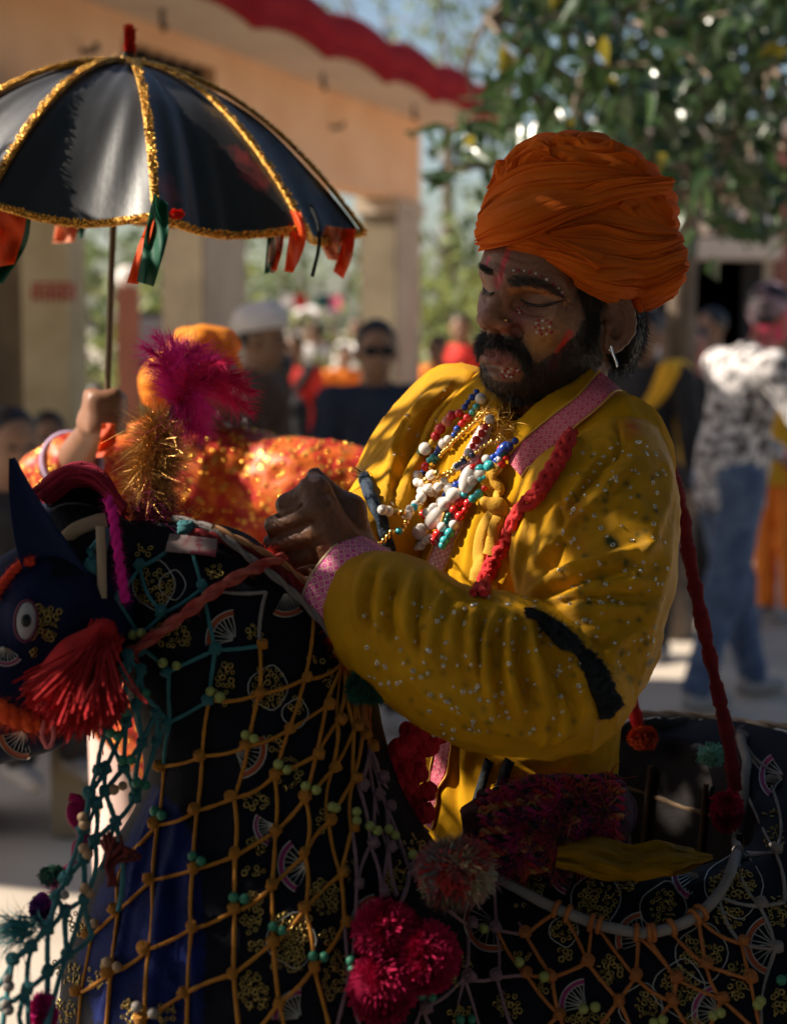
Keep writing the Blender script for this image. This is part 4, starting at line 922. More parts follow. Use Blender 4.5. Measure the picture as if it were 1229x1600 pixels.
def wrap(up, lo, n=70, m=26, lift=.006, pleats=9, amp=.0022, seed=0, bul=.006, tuck=-.010):
    U = spline(np.array(up, float), n); Lw = spline(np.array(lo, float), n); v = np.linspace(0, 1, m); r = np.random.default_rng(seed)
    P = np.zeros((n, m, 3)); Nn = np.zeros((n, m, 3))
    for j, vv in enumerate(v):
        L = Lw * (1 - vv) + U * vv
        P[:, j], Nn[:, j] = drape(tb, L, n, 0, 2.03, 2) if False else _dr(L)
    for _ in range(3):
        for Z in (P, Nn): Z[1:-1] = .5 * Z[1:-1] + .25 * (Z[2:] + Z[:-2]); Z[:, 1:-1] = .5 * Z[:, 1:-1] + .25 * (Z[:, 2:] + Z[:, :-2])
    n2, m2 = 100, 110; ui, vi = np.linspace(0, n - 1, n2), np.linspace(0, m - 1, m2)
    def up2(Z): a_ = np.clip(ui.astype(int), 0, n - 2); b_ = np.clip(vi.astype(int), 0, m - 2); fa = (ui - a_)[:, None, None]; fb_ = (vi - b_)[None, :, None]; return (Z[a_][:, b_] * (1 - fa) + Z[a_ + 1][:, b_] * fa) * (1 - fb_) + (Z[a_][:, b_ + 1] * (1 - fa) + Z[a_ + 1][:, b_ + 1] * fa) * fb_
    P, Nn = up2(P), up2(Nn); n, m = n2, m2; v = np.linspace(0, 1, m)
    Nn = nrm(Nn); u = np.linspace(0, 1, n)[:, None]; vv = v[None]
    h = lift + bul * np.clip(4 * vv * (1 - vv), 0, 1) ** .6
    ph = r.random(9) * 6.3; vw = vv + .07 * np.sin(2 * math.pi * 1.3 * vv + ph[6] + 1.2 * u) + .045 * np.sin(2 * math.pi * 2.9 * vv + ph[7] - 2.2 * u); am_ = .55 + .5 * np.sin(2 * math.pi * 1.7 * vv + ph[8] + 2.5 * u) + .35 * np.sin(2 * math.pi * 4.1 * vv + ph[0] - 3 * u)
    s_ = vw * pleats * .85 + .8 * np.sin(2.2 * u * 3.1 + ph[0]) * vv * (1 - vv) * 2 + .35 * np.sin(5 * u + ph[1])
    pl = np.abs(np.sin(math.pi * s_ + ph[2])) ** .75 * (.65 + .35 * np.sin(3.1 * u + 5 * vv + ph[3])) + .22 * np.abs(np.sin(math.pi * 2.3 * s_ + ph[4])) ** .8 * (.5 + .5 * np.sin(4.3 * u + 7 * vv + ph[5]))
    h = h + 1.7 * amp * (pl - .5) * np.clip(am_ * 1.25 - .1, .0, 1.7) * 1.9 *  np.clip(vv * (1 - vv) * 12, 0, 1) + .0004 * vnoise(P.reshape(-1, 3), 220, 3).reshape(n, m)
    P = P + Nn * h[..., None]
    e0 = P[:, :1] + Nn[:, :1] * tuck; e1 = P[:, -1:] + Nn[:, -1:] * tuck; P = np.concatenate([e0, P, e1], 1)
    q0 = P[:1] + np.concatenate([Nn[:1, :1], Nn[:1], Nn[:1, -1:]], 1) * tuck * 1.6; q1 = P[-1:] + np.concatenate([Nn[-1:, :1], Nn[-1:], Nn[-1:, -1:]], 1) * tuck * 1.6
    P = np.concatenate([q0, P, q1], 0)
    return P.reshape(-1, 3), grid_faces(n + 2, m + 2)
def _dr(L):
    P = np.zeros((len(L), 3)); Nn = np.zeros((len(L), 3)); ctr = np.array([912., 352.])
    for i, (x, y) in enumerate(L):
        for s in range(14):
            q = np.array([x, y]) + (ctr - [x, y]) * s * .012; d = nrm(at(q[0], q[1], 1) - CAM); hh, nn, k_, ds = tb.ray_cast(Vector(CAM), Vector(d))
            if hh is not None: break
        if hh is None: hh = at(x, y, 2.03); nn = -d
        nn = np.array(nn); P[i] = hh; Nn[i] = nn if nn @ d < 0 else -nn
    return P, Nn
WR_ = [ # upper edge, lower edge, lift, pleats, amp, bulge
 ([(768, 300), (786, 258), (812, 228), (842, 216), (858, 222)], [(800, 300), (818, 272), (838, 255), (852, 250), (862, 252)], .002, 4, .0035, .006),
 ([(842, 220), (856, 214), (872, 213), (884, 216)], [(848, 262), (858, 258), (872, 258), (884, 262)], .000, 5, .003, .004),
 ([(868, 216), (905, 210), (940, 215), (962, 232), (976, 250)], [(876, 262), (905, 266), (935, 272), (962, 276), (985, 280)], .002, 4, .004, .008),
 ([(945, 222), (972, 236), (992, 252), (1004, 270)], [(930, 262), (952, 272), (975, 280), (996, 284)], .001, 3, .003, .005),
 ([(1000, 272), (1018, 276), (1034, 290), (1040, 320), (1044, 345)], [(960, 330), (985, 345), (1005, 352), (1025, 362), (1040, 372)], .000, 6, .0028, .005),
 ([(872, 350), (905, 332), (940, 322), (985, 330), (1020, 345), (1050, 362)], [(850, 372), (895, 388), (945, 398), (990, 402), (1030, 396), (1066, 380)], .001, 9, .0028, .004),
 ([(830, 372), (868, 378), (915, 392), (965, 402), (1015, 404), (1066, 388)], [(866, 410), (898, 432), (930, 452), (965, 460), (1010, 456), (1058, 428)], .003, 6, .0024, .005),
 ([(892, 412), (930, 425), (975, 436), (1020, 432), (1062, 410)], [(905, 440), (935, 458), (965, 474), (1000, 484), (1045, 462)], .004, 6, .0026, .007),
 ([(762, 345), (800, 345), (850, 362), (905, 385), (940, 398)], [(764, 384), (800, 383), (838, 392), (880, 416), (920, 442)], .003, 5, .0020, .005),
 ([(760, 330), (778, 288), (820, 264), (880, 258), (945, 266), (1005, 278)], [(766, 352), (790, 325), (840, 305), (900, 300), (950, 295), (1012, 292)], .005, 6, .0026, .006),
 ([(762, 340), (790, 315), (840, 292), (900, 286), (960, 282), (1028, 285)], [(764, 382), (800, 376), (850, 362), (905, 342), (965, 318), (1036, 306)], .008, 8, .0026, .009),
]
for i, (u_, l_, lf, pl, am, bu) in enumerate(WR_):
    c_ = mk('turban_wrap', wrap(u_, l_, lift=lf, pleats=pl, amp=am, seed=i + 3, bul=bu), M_turb, man)
# lit spot and tassel end at the nape
a = Acc(); P = spline([A(992, 470, 1.97), A(998, 480, 1.96), A(1001, 488, 1.96)], 6); add_tube(a, P, np.linspace(.007, .003, 6), 6); mk('turban_end', a, M_turb, man)
# ================================================================ yellow shirt
M_kurta = mat('mustard_muslin', (1, 1, 1), .8, attr=True, col2=(.86, 1.14), nscale=26, detail=6, bump=.5, bscale=500, transl=.16, weave=300, spec=.12)
M_kurta2 = mat('mustard_satin', (1, 1, 1), .55, attr=True, col2=(.86, 1.14), nscale=26, detail=6, bump=.4, bscale=420, transl=.14, weave=260, spec=.22)
KC = np.array([.70, .34, .005]); KS = np.array([.62, .30, .002])
def stain(V, base, spots=(), green=True):
    c = np.tile(base, (len(V), 1)) * (1 + .10 * vnoise(V, 22, 3))[:, None]; p, _ = proj(V)
    for (x, y, r, col, a) in spots:
        m = (np.exp(-((p[:, 0] - x) ** 2 + (p[:, 1] - y) ** 2) / r ** 2) * a * np.clip(1 + .9 * vnoise(V, 110, 5), 0, 1.6)).clip(0, .9)[:, None]; c = c * (1 - m) + np.array(col) * m
    return c
g = SDF((-.16, 1.72, .70), (.36, 2.42, 1.60), .0042)
MT = np.stack([fh, l0, Z3], 1)
g.ell(A(842, 800, 2.07), (.118, .168, .165), MT, 0).ell(A(795, 1000, 2.07), (.118, .140, .17), MT, .06).ell(A(812, 1200, 2.07), (.090, .118, .15), MT, .06).ell(A(800, 1330, 2.07), (.10, .125, .10), MT, .06)
g.cone(A(955, 706, 1.955), A(705, 672, 2.19), .058, .058, .06).cone(A(885, 640, 2.04), A(862, 700, 2.06), .056, .085, .04)
g.cone(A(905, 600, 2.03), A(880, 640, 2.045), .060, .060, .02)
g.cone(A(955, 560, 2.02), A(885, 640, 2.045), .056, .056, .0, '-').cone(A(845, 570, 2.00), A(812, 648, 1.99), .042, .020, .012, '-').cone(A(890, 560, 2.02), A(862, 662, 2.04), .05, .05, .005, '-')
kV, kF = g.mesh(2)
TOR = [([(740, 720), (715, 790), (690, 850), (680, 900)], 8, .003), ([(770, 700), (752, 790), (735, 850), (722, 920)], 9, .005), ([(800, 745), (775, 830), (750, 890), (730, 930)], 8, .004, 1), ([(835, 720), (810, 770), (785, 800)], 9, .004), ([(820, 840), (795, 900), (775, 945)], 8, .005, -1), ([(850, 790), (828, 860), (800, 940)], 7, -.004),
       ([(870, 720), (850, 760), (820, 800)], 8, .005), ([(705, 900), (690, 940)], 7, .004), ([(640, 860), (622, 900)], 8, .004), ([(700, 1140), (690, 1200), (700, 1270)], 9, .005, 1), ([(735, 1150), (728, 1210), (735, 1280)], 8, .006), ([(720, 1150), (712, 1220), (715, 1280)], 6, -.004), ([(800, 1170), (830, 1190), (880, 1175), (930, 1140)], 12, .006, 1), ([(790, 1210), (850, 1215), (925, 1170)], 12, .006, 1), ([(900, 1180), (860, 1230), (800, 1260)], 9, -.004), ([(780, 1180), (770, 1240), (750, 1290)], 8, .005)]
kV = strokes(kV, kF, TOR)
kV = kV + vnormals(kV, kF) * (.0045 * wrinkle(kV, (-.35, 0, -1), 26, 3) + .0018 * wrinkle(kV, (-.2, 0, -1), 60, 4))[:, None]
shirt = mk('shirt', (kV, kF, None, stain(kV, KC, [(930, 1190, 30, (.3, .2, .02), .4), (840, 1240, 26, (.25, .02, .03), .3)])), M_kurta, man)
kt = bvh(kV, kF)
def sleeve(P, r, S, spots, ell_=(), h=.0034, name='sleeve', fold=(-.8, 0, -.6), wr=.0042, ws=24):
    P = [A(*p) for p in P]; mn = np.min(P, 0) - max(r) - .03; mx = np.max(P, 0) + max(r) + .03; g = SDF(mn, mx, h); g.chain(P, r, .045)
    for c, rr, k in ell_: g.ell(A(*c), rr, None, k)
    V, F = g.mesh(2); V = strokes(V, F, S, 1.4); V = V + vnormals(V, F) * (wr * wrinkle(V, fold, ws, 6) + wr * .35 * wrinkle(V, fold, ws * 2.3, 7) + .0006 * vnoise(V, 95, 7))[:, None]
    return V, F, mk(name, (V, F, None, stain(V, KS, spots)), M_kurta2, man)
GRN = (.012, .05, .02); ORS = (.55, .10, .01)
sp = [(955, 845, 9, GRN, .9), (962, 868, 10, GRN, .8), (1000, 850, 8, GRN, .7), (940, 905, 8, GRN, .5), (985, 880, 9, GRN, .6), (1015, 860, 6, GRN, .7), (1008, 830, 5, GRN, .6), (880, 905, 7, GRN, .5), (985, 810, 5, GRN, .5), (970, 1020, 8, GRN, .6), (905, 945, 6, GRN, .5), (930, 1000, 7, GRN, .5), (1000, 930, 6, GRN, .5), (1025, 890, 6, GRN, .6), (985, 670, 16, ORS, .7), (890, 800, 22, ORS, .35), (905, 850, 16, ORS, .3)] + [(880 + 150 * rng.random(), 700 + 380 * rng.random(), 3 + 3 * rng.random(), GRN, .7) for _ in range(60)] + [(580 + 340 * rng.random(), 930 + 230 * rng.random(), 2.5 + 2.5 * rng.random(), GRN, .6) for _ in range(60)]
UPS = [([(905, 690), (862, 740), (832, 800), (816, 870), (810, 925)], 8, .007, -1), ([(935, 715), (895, 780), (862, 840), (845, 890)], 9, .006, -1), ([(1000, 715), (950, 765), (890, 825), (835, 890)], 10, .006, -1), ([(985, 690), (935, 735), (890, 790), (850, 860)], 6, -.004),
       ([(1020, 850), (940, 868), (880, 890), (820, 935)], 9, .007, 1), ([(1000, 882), (920, 903), (860, 925), (818, 950)], 6, -.006), ([(1020, 905), (950, 915), (880, 935), (825, 955)], 8, .006, 1), ([(1025, 950), (960, 950), (890, 955), (835, 962)], 9, .005, 1), ([(1000, 925), (930, 930), (860, 948)], 5, -.004),
       ([(1035, 780), (1010, 850), (980, 920)], 11, .004), ([(1048, 820), (1035, 900), (1000, 1000)], 10, .004), ([(1000, 980), (960, 1010), (935, 1060)], 11, .005), ([(960, 980), (925, 995), (890, 990)], 9, .005), ([(1040, 700), (1045, 760), (1030, 830)], 9, .003),
       ([(962, 660), (967, 690), (965, 720)], 3, -.003), ([(870, 760), (880, 830), (860, 900)], 5, -.004), ([(920, 700), (945, 690), (962, 700)], 5, .003)]
uV, uF, up_sl = sleeve([(957, 715, 1.955), (946, 790, 1.91), (938, 890, 1.875), (912, 1010, 1.84), (895, 1085, 1.81)], [.058, .064, .067, .060, .054], UPS, sp, [((972, 800, 1.93), (.036, .06, .09), .04), ((872, 850, 1.90), (.045, .06, .09), .04), ((955, 955, 1.88), (.030, .06, .08), .04)])
FOS = [([(775, 955), (758, 1000), (760, 1060), (775, 1120)], 7, .008), ([(788, 962), (775, 1020), (780, 1090)], 5, -.006), ([(802, 962), (792, 1010), (800, 1080), (815, 1120)], 7, .009), ([(815, 968), (810, 1030), (825, 1100)], 5, -.007), ([(826, 962), (830, 1010), (845, 1080), (860, 1120)], 8, .009), ([(846, 972), (862, 1040), (885, 1100)], 6, -.006), ([(858, 975), (885, 1020), (905, 1070)], 9, .007),
       ([(745, 950), (735, 990), (742, 1050)], 8, .007), ([(760, 958), (747, 1010), (755, 1075)], 5, -.005), ([(722, 945), (705, 985), (708, 1030)], 9, .005), ([(690, 930), (672, 975), (668, 1030)], 10, .006, 1), ([(640, 905), (632, 960), (640, 1010)], 10, .006, 1), ([(658, 915), (650, 970), (655, 1020)], 6, -.005), ([(605, 890), (590, 940), (592, 1000)], 9, .006, 1), ([(622, 900), (610, 950), (615, 1000)], 6, -.005), ([(575, 880), (558, 930), (560, 985)], 8, .005), ([(590, 885), (574, 940), (578, 990)], 5, -.004), ([(665, 895), (690, 925), (720, 940)], 7, .006, 1),
       ([(680, 1080), (750, 1120), (830, 1150), (890, 1140)], 12, .004), ([(620, 1040), (680, 1090), (740, 1130)], 10, .003), ([(900, 1060), (910, 1110), (890, 1150)], 9, .005), ([(870, 1080), (880, 1130), (860, 1165)], 7, .005), ([(840, 1100), (850, 1140), (840, 1175)], 7, .004), ([(720, 1040), (760, 1085), (800, 1120)], 12, -.003)]
fV, fF, fo_sl = sleeve([(898, 1075, 1.81), (862, 1072, 1.80), (760, 1056, 1.785), (670, 1015, 1.79), (605, 962, 1.81), (562, 930, 1.838)], [.056, .061, .062, .057, .051, .046], FOS, sp, [((800, 1000, 1.79), (.05, .05, .035), .04), ((840, 1092, 1.80), (.055, .05, .045), .03)], fold=(.25, 0, -1))
FAS = [([(735, 592), (690, 650), (650, 730), (622, 800)], 8, .007, -1), ([(722, 600), (672, 650), (632, 730), (610, 790)], 6, -.005), ([(705, 602), (652, 660), (618, 730), (596, 800)], 8, .007, -1), ([(742, 640), (705, 700), (665, 770), (650, 830)], 9, .006, -1), ([(680, 615), (635, 670), (608, 740)], 7, .005, -1), ([(748, 670), (720, 730), (680, 800)], 6, -.004)]
rV, rF, fa_sl = sleeve([(712, 668, 2.16), (680, 735, 2.18), (652, 800, 2.14), (610, 840, 2.08), (555, 835, 2.02)], [.070, .075, .068, .056, .040], FAS, [(700, 690, 20, (.3, .18, .01), .3)], fold=(-.6, 0, -1), ell_=[((718, 620, 2.14), (.035, .05, .035), .03), ((635, 760, 2.16), (.04, .05, .06), .03)])
ut, ft_, rt2 = bvh(uV, uF), bvh(fV, fF), bvh(rV, rF)
def joined(*VF):
    V = np.concatenate([v for v, f in VF]); o = 0; F = []
    for v, f in VF: F.append(f + o); o += len(v)
    return bvh(V, np.concatenate(F))
at_ = joined((kV, kF), (uV, uF), (fV, fF), (rV, rF))
# skirt of the shirt and trousers below the horse frame
g = SDF((-.1, 1.8, .05), (.42, 2.4, .98), .012)
for s_ in (-1, 1): hp_ = pel + l0 * s_ * .08; g.chain([hp_, np.array([hp_[0], hp_[1], .5]) + fh * .03, np.array([hp_[0], hp_[1], .11])], [.12, .09, .062], .04)
V_, F_ = g.mesh(1); mk('trousers', (V_, F_, None, stain(V_, KC)), M_kurta, man)
# sequins on the sleeves
M_seq = mat('clear_sequin', (.75, .72, .62), .18, .85)
def sequins(name, tree, region, n, r, seed, mt, parent):
    q = np.random.default_rng(seed); a = Acc(); tv_, tf_ = torus(r, r * .42, 7, 4)
    for _ in range(n):
        x, y = region(q)
        if tree.ray_cast(Vector(CAM), Vector(nrm(at(x, y, 1) - CAM)))[0] is None: continue
        c, nn = cast(tree, x, y, .0006); M = basis(nrm(nn + .35 * q.normal(size=3))); a.add(c + (tv_ * (.7 + .6 * q.random())) @ M.T, tf_)
    return mk(name, a, mt, parent, kind='stuff')
sequins('sequins', ut, lambda q: (870 + 175 * q.random(), 690 + 380 * q.random()), 130, .0016, 3, M_seq, man)
sequins('sequins', ft_, lambda q: (565 + 345 * q.random(), 925 + 230 * q.random()), 150, .0016, 4, M_seq, man)
sequins('sequins', rt2, lambda q: (610 + 120 * q.random(), 610 + 190 * q.random()), 30, .0014, 5, M_seq, man)

# ---- trims: brocade bands
def brocade(name, c1, c2, c3, cell=.0085):
    m = bpy.data.materials.new(name); m.use_nodes = True; nt = m.node_tree; N = nt.nodes; L = nt.links; b = N['Principled BSDF']; b.inputs['Roughness'].default_value = .7
    uv = N.new('ShaderNodeUVMap'); mp = N.new('ShaderNodeMapping'); mp.inputs['Scale'].default_value = (1 / cell, 1 / cell, 1); L.new(uv.outputs[0], mp.inputs[0])
    vo = N.new('ShaderNodeTexVoronoi'); vo.inputs['Scale'].default_value = 1; vo.inputs['Randomness'].default_value = .12; L.new(mp.outputs[0], vo.inputs['Vector'])
    r = N.new('ShaderNodeValToRGB'); e = r.color_ramp.elements; e[0].position = .0; e[0].color = (*c3, 1); e[1].position = .14; e[1].color = (*c3, 1)
    for p, c in ((.18, c1), (.30, c1), (.36, c2), (.44, c2), (.5, c1)): x = e.new(p); x.color = (*c, 1)
    L.new(vo.outputs['Distance'], r.inputs[0]); n = N.new('ShaderNodeTexNoise'); n.inputs['Scale'].default_value = 900; mx = N.new('ShaderNodeMix'); mx.data_type = 'RGBA'; mx.blend_type = 'OVERLAY'; mx.inputs[0].default_value = .5
    L.new(r.outputs[0], mx.inputs[6]); L.new(n.outputs[0], mx.inputs[7]); L.new(mx.outputs[2], b.inputs['Base Color'])
    bp = N.new('ShaderNodeBump'); bp.inputs['Strength'].default_value = .8; bp.inputs['Distance'].default_value = .001; L.new(vo.outputs['Distance'], bp.inputs['Height']); L.new(bp.outputs[0], b.inputs['Normal']); return m
M_bp = brocade('pink_brocade', (.62, .03, .26), (.70, .42, .34), (.66, .30, .40)); M_br = brocade('rose_brocade', (.46, .03, .10), (.55, .20, .20), (.52, .22, .24), .0075); M_bw = brocade('white_pink_brocade', (.70, .52, .50), (.62, .10, .22), (.75, .68, .62), .007)
# cuff as a ring round the wrist
ca = nrm(A(520, 905, 1.85) - A(605, 955, 1.815)); cc = A(553, 925, 1.842); bs = basis(ca); n_ = 64; th = np.linspace(0, 2 * math.pi, n_, endpoint=False)
prof = [(-.0255, .0005), (-.026, .003), (-.023, .0045), (-.008, .0035), (.008, .0035), (.022, .0045), (.0255, .003), (.025, -.003), (.012, -.0055)]
V = []; uv = []
for q in th:
    e_ = bs[:, 0] * math.cos(q) + bs[:, 1] * math.sin(q)
    for s_, o_ in prof: V.append(cc + ca * s_ + e_ * ((.0495 + o_ + .0025 * math.sin(3 * q + 1) - .02 * max(0, s_)) )); uv.append((q * .05, s_ + .026))
mk('cuff', (np.array(V), grid_faces(n_, len(prof), True, False), np.array(uv)), M_bp, man)
# gold braid edging on the cuff
for s_ in (-.0245, .0235):
    a = Acc(); add_tube(a, [cc + ca * s_ + (bs[:, 0] * math.cos(q) + bs[:, 1] * math.sin(q)) * (.0535 + .0025 * math.sin(3 * q + 1) - .02 * max(0, s_)) for q in np.linspace(0, 2 * math.pi, 60)], .0016, 5, caps=False); mk('cuff_braid', a, mat('pale_gold_braid', (.62, .46, .30), .45, .4, bump=.8, bscale=1500), man)
def band(name, L, w, m, tree=None, off=.0015, n=40, bulge=.001, edge=None, wav=0.0):
    P, Nn = drape(tree or kt, L, n, off); V, F, uv = strip(P, Nn, w, nv=7, bulge=bulge, wav=None if not wav else wav * rng.normal(size=(n, 7)))
    o = mk(name, (V, F, uv), m, man)
    if edge:
        T = nrm(np.gradient(P, axis=0)); B = nrm(np.cross(Nn, T)); wd = np.broadcast_to(np.asarray(w, float), (n,))[:, None]; a = Acc()
        for s_ in (-1, 1): add_tube(a, P + B * s_ * wd + Nn * .002, .0012, 5)
        mk(name + '_edging', a, edge, man)
    return o
M_edge = mat('gold_edging', (.60, .33, .06), .5, .3)
band('collar_band', [(950, 600), (920, 632), (885, 660), (850, 690), (822, 714), (806, 732)], np.linspace(.0165, .0155, 40), M_br, off=.003, edge=M_edge)
band('placket_band', [(760, 668), (750, 690), (738, 712), (728, 740)], .0110, M_bw, edge=None); band('placket_band', [(712, 800), (700, 835), (688, 868), (676, 900), (672, 908)], .0115, M_bw, edge=M_edge); band('placket_band', [(668, 905), (684, 914), (700, 928), (712, 940)], .0085, M_bp, edge=M_edge)
M_sash = mat('red_braided_cord', (.50, .018, .02), .85, col2=(.62, .035, .03), nscale=60, bump=1.2, bscale=260, sheen=.3)
# red sash: braided relief
P, Nn = drape(at_, [(893, 684), (868, 722), (840, 764), (813, 808), (786, 853), (763, 896), (747, 935)], 90, .003, 2.0, 10); T = nrm(np.gradient(P, axis=0)); B = nrm(np.cross(Nn, T)); a = Acc(); t_ = np.linspace(0, 34, 90)
for k_ in range(3):
    ph = k_ * 2.094; add_tube(a, P + B * (.0062 * np.sin(t_ + ph))[:, None] + Nn * (.0035 + .0022 * np.cos(2 * t_ + 2 * ph))[:, None], .0042, 6)
sash = mk('shoulder_sash', a, M_sash, None, 'red braided sash running down the chest of the dancer beside his yellow tie', 'sash')
# yellow knotted tie
M_tie = mat('yellow_ribbon', (.62, .33, .03), .8, bump=.4, bscale=400, transl=.2)
e = empty('tie', cast(kt, 783, 790)[0], 'knotted yellow cloth tie hanging on the shirt front between necklaces and red sash', 'tie')
def ribbon(L, w, off, n=26, tree=None, tw=0.0):
    P, Nn = drape(tree or kt, L, n, off); P = P + Nn * (.004 * np.sin(np.linspace(0, 6, n)))[:, None]; return strip(P, Nn, w, nv=5, bulge=.002)
mk('loop', ribbon([(766, 732), (762, 748), (770, 766), (780, 784)], np.linspace(.0095, .006, 26), .006), M_tie, e); mk('loop', ribbon([(768, 728), (782, 742), (784, 765), (786, 785)], np.linspace(.006, .005, 26), .012), M_tie, e)
c, n = cast(kt, 784, 791); g = SDF(c - .03, c + .03, .0016); g.ell(c + n * .010, (.011, .010, .010), k=0).cone(c + n * .012 + [-.012, 0, .004], c + n * .016 + [.01, 0, -.006], .006, .006, .004); V, F = g.mesh(1); mk('knot', (V, F), M_tie, e)
mk('tail', ribbon([(782, 796), (764, 826), (752, 862), (748, 905)], np.linspace(.006, .010, 26), .006), M_tie, e); mk('tail', ribbon([(790, 794), (806, 802), (822, 808)], np.linspace(.005, .007, 26), .007), M_tie, e); mk('tail', ribbon([(786, 798), (776, 830), (766, 866)], np.linspace(.006, .008, 26), .010), M_tie, e)
# dark arm bands
M_black = mat('black_cloth', (.012, .014, .016), .9, bump=1, bscale=300, sheen=.2); M_bluearm = mat('blue_black_cord', (.018, .03, .05), .8, bump=1, bscale=300)
P, Nn = drape(at_, [(826, 962), (850, 972), (882, 1000), (912, 1035), (932, 1065), (944, 1090), (952, 1112)], 60, .003); V, F, uv = strip(P, Nn, np.interp(np.linspace(0, 1, 60), [0, .3, .7, 1], [.005, .010, .016, .014]), nv=9, bulge=.004, wav=.0022 * rng.normal(size=(60, 9)))
ab = mk('arm_band', (V, F, uv), M_black, None, 'black cloth band tied round the near elbow of the yellow sleeve', 'arm band')
q, qn = surf_points(V, F, 900, None, 3); mk('fringe', fibres(q, qn + rng.normal(size=q.shape) * .8, .008, .0007, 2, .4, .1), M_black, ab)
P, Nn = drape(rt2, [(572, 750), (577, 775), (588, 805), (600, 840), (606, 858)], 30, .004); V, F, uv = strip(P, Nn, .0075, nv=7, bulge=.004, wav=.0015 * rng.normal(size=(30, 7))); ab = mk('arm_band', (V, F, uv), M_bluearm, None, 'dark blue tied band on the far yellow sleeve behind the fist', 'arm band')
mk('tied_end', fibres(np.repeat(P[:1], 40, 0) + rng.normal(size=(40, 3)) * .003, np.array([[-.6, -.3, .6]]) + rng.normal(size=(40, 3)) * .35, .016, .001, 3, .3, 0), M_bluearm, ab)
for L_ in ([(768, 1188), (752, 1240), (738, 1292)], [(798, 1186), (775, 1240), (752, 1296)]):
    P, Nn = drape(kt, L_, 20, .004); V, F, uv = strip(P, Nn, .006, nv=5, bulge=.003); mk('drawstring', (V, F, uv), M_black, man)

# ================================================================ necklaces
BC = {'white': (.72, .66, .60), 'red': (.60, .02, .02), 'blue': (.02, .06, .36), 'turquoise': (.04, .36, .38), 'green': (.01, .09, .06), 'yellow': (.70, .42, .04), 'coral': (.75, .22, .12), 'pearl': (.78, .70, .62), 'navy': (.02, .03, .08)}
BM = {k_: mat(k_ + '_bead', v, .22, spec=.55) for k_, v in BC.items()}; BM['gold'] = M_gold
bv, bf = sphere((0, 0, 0), 1, 12, 8); BME = {k_: mesh_data('bead_' + k_, bv, bf, None, m) for k_, m in BM.items()}
M_thread = mat('thread', (.45, .30, .15), .8)
def necklace(label, L, size, pal, lay, seed, jitter=.25, long_=.0, tree=None, group=None, cat='necklace'):
    r = np.random.default_rng(seed); P, Nn = drape(tree or kt, L, 160, size * .9 + lay, sm=6); ln = np.concatenate([[0], np.cumsum(np.linalg.norm(np.diff(P, axis=0), axis=1))])
    e = empty('necklace', P[0], label, cat, group); a = Acc(); add_tube(a, P[::4], .0008, 5); mk('string', a, M_thread, e); s = 0; T = nrm(np.gradient(P, axis=0))
    keys = list(pal); pw = np.array([pal[k_] for k_ in keys], float); pw /= pw.sum(); run = None; k_ = keys[0]
    while s < ln[-1]:
        if run is None or run <= 0: k_ = keys[r.choice(len(keys), p=pw)]; run = r.integers(1, 3)
        run -= 1; sz = size * (1 + jitter * (r.random() * 2 - 1)) * (1.25 if k_ in ('white',) else 1) * (.8 if k_ in ('gold', 'blue') else 1); el = 1 + long_ * (r.random() < .35)
        i = min(159, int(np.searchsorted(ln, s + sz * el))); M = basis(T[i], Nn[i]); M = np.stack([M[:, 0], M[:, 1], M[:, 2]], 1)
        inst('bead', BME[k_], e, P[i] + Nn[i] * .0006 * r.normal(), quat(M), (sz, sz, sz * el)); s += 2 * sz * el * .98
    return e
mix = {'white': 5, 'red': 4, 'blue': 2.5, 'turquoise': 2.5, 'green': 1.6, 'yellow': 1.5, 'coral': 1}
necklace('upper mixed bead strand along the left edge of the shirt front', [(754, 615), (730, 642), (709, 663), (690, 687), (673, 704), (657, 725), (645, 745), (640, 768), (640, 790)], .0054, mix, .004, 1)
necklace('mixed bead strand just inside the outermost one', [(762, 622), (740, 650), (719, 675), (699, 697), (681, 718), (665, 742), (656, 766), (653, 795)], .0046, mix, .002, 2)
necklace('fine gold bead chain high on the chest', [(768, 640), (745, 664), (722, 684), (702, 704), (684, 724), (668, 747), (661, 775)], .0034, {'gold': 5, 'green': 1}, .002, 3, .1)
necklace('strand of large white beads hanging lowest on the chest', [(806, 694), (783, 716), (762, 736), (741, 756), (722, 775), (703, 798), (688, 818), (668, 834), (645, 844)], .0064, {'white': 6, 'red': 2, 'turquoise': 1, 'blue': 1}, .006, 4, .3, .7)
necklace('red and white bead strand inside the large white one', [(797, 706), (772, 728), (748, 754), (729, 778), (712, 800), (700, 822), (688, 848)], .0052, {'red': 6, 'white': 4, 'turquoise': 2, 'green': 2, 'blue': 1.5}, .004, 5)
necklace('long gold chain crossing the chest above the large white beads', [(786, 690), (748, 715), (712, 740), (686, 759), (662, 773), (642, 784), (628, 798)], .0036, {'gold': 6, 'navy': 1}, .007, 6, .1)
necklace('pearl and gold strand swinging left towards the fist', [(584, 806), (600, 810), (620, 806), (640, 802), (656, 790), (664, 776), (690, 768)], .0056, {'pearl': 6, 'gold': 3}, .010, 7, .15, tree=at_)
necklace('short gold and turquoise strand below the pearls near the cuff', [(583, 848), (604, 834), (622, 824), (640, 806), (650, 797)], .0042, {'gold': 5, 'turquoise': 1.5, 'blue': 1, 'white': 1}, .010, 8, .2, tree=at_)
necklace('thin white strand lowest near the forearm', [(624, 872), (640, 868), (655, 862), (669, 852), (684, 845)], .0044, {'white': 4, 'pearl': 3}, .006, 9)
necklace('turquoise bead run hanging beside a long white bead', [(668, 742), (656, 760), (648, 785), (640, 812), (638, 842)], .0050, {'turquoise': 7, 'white': 2}, .009, 10)
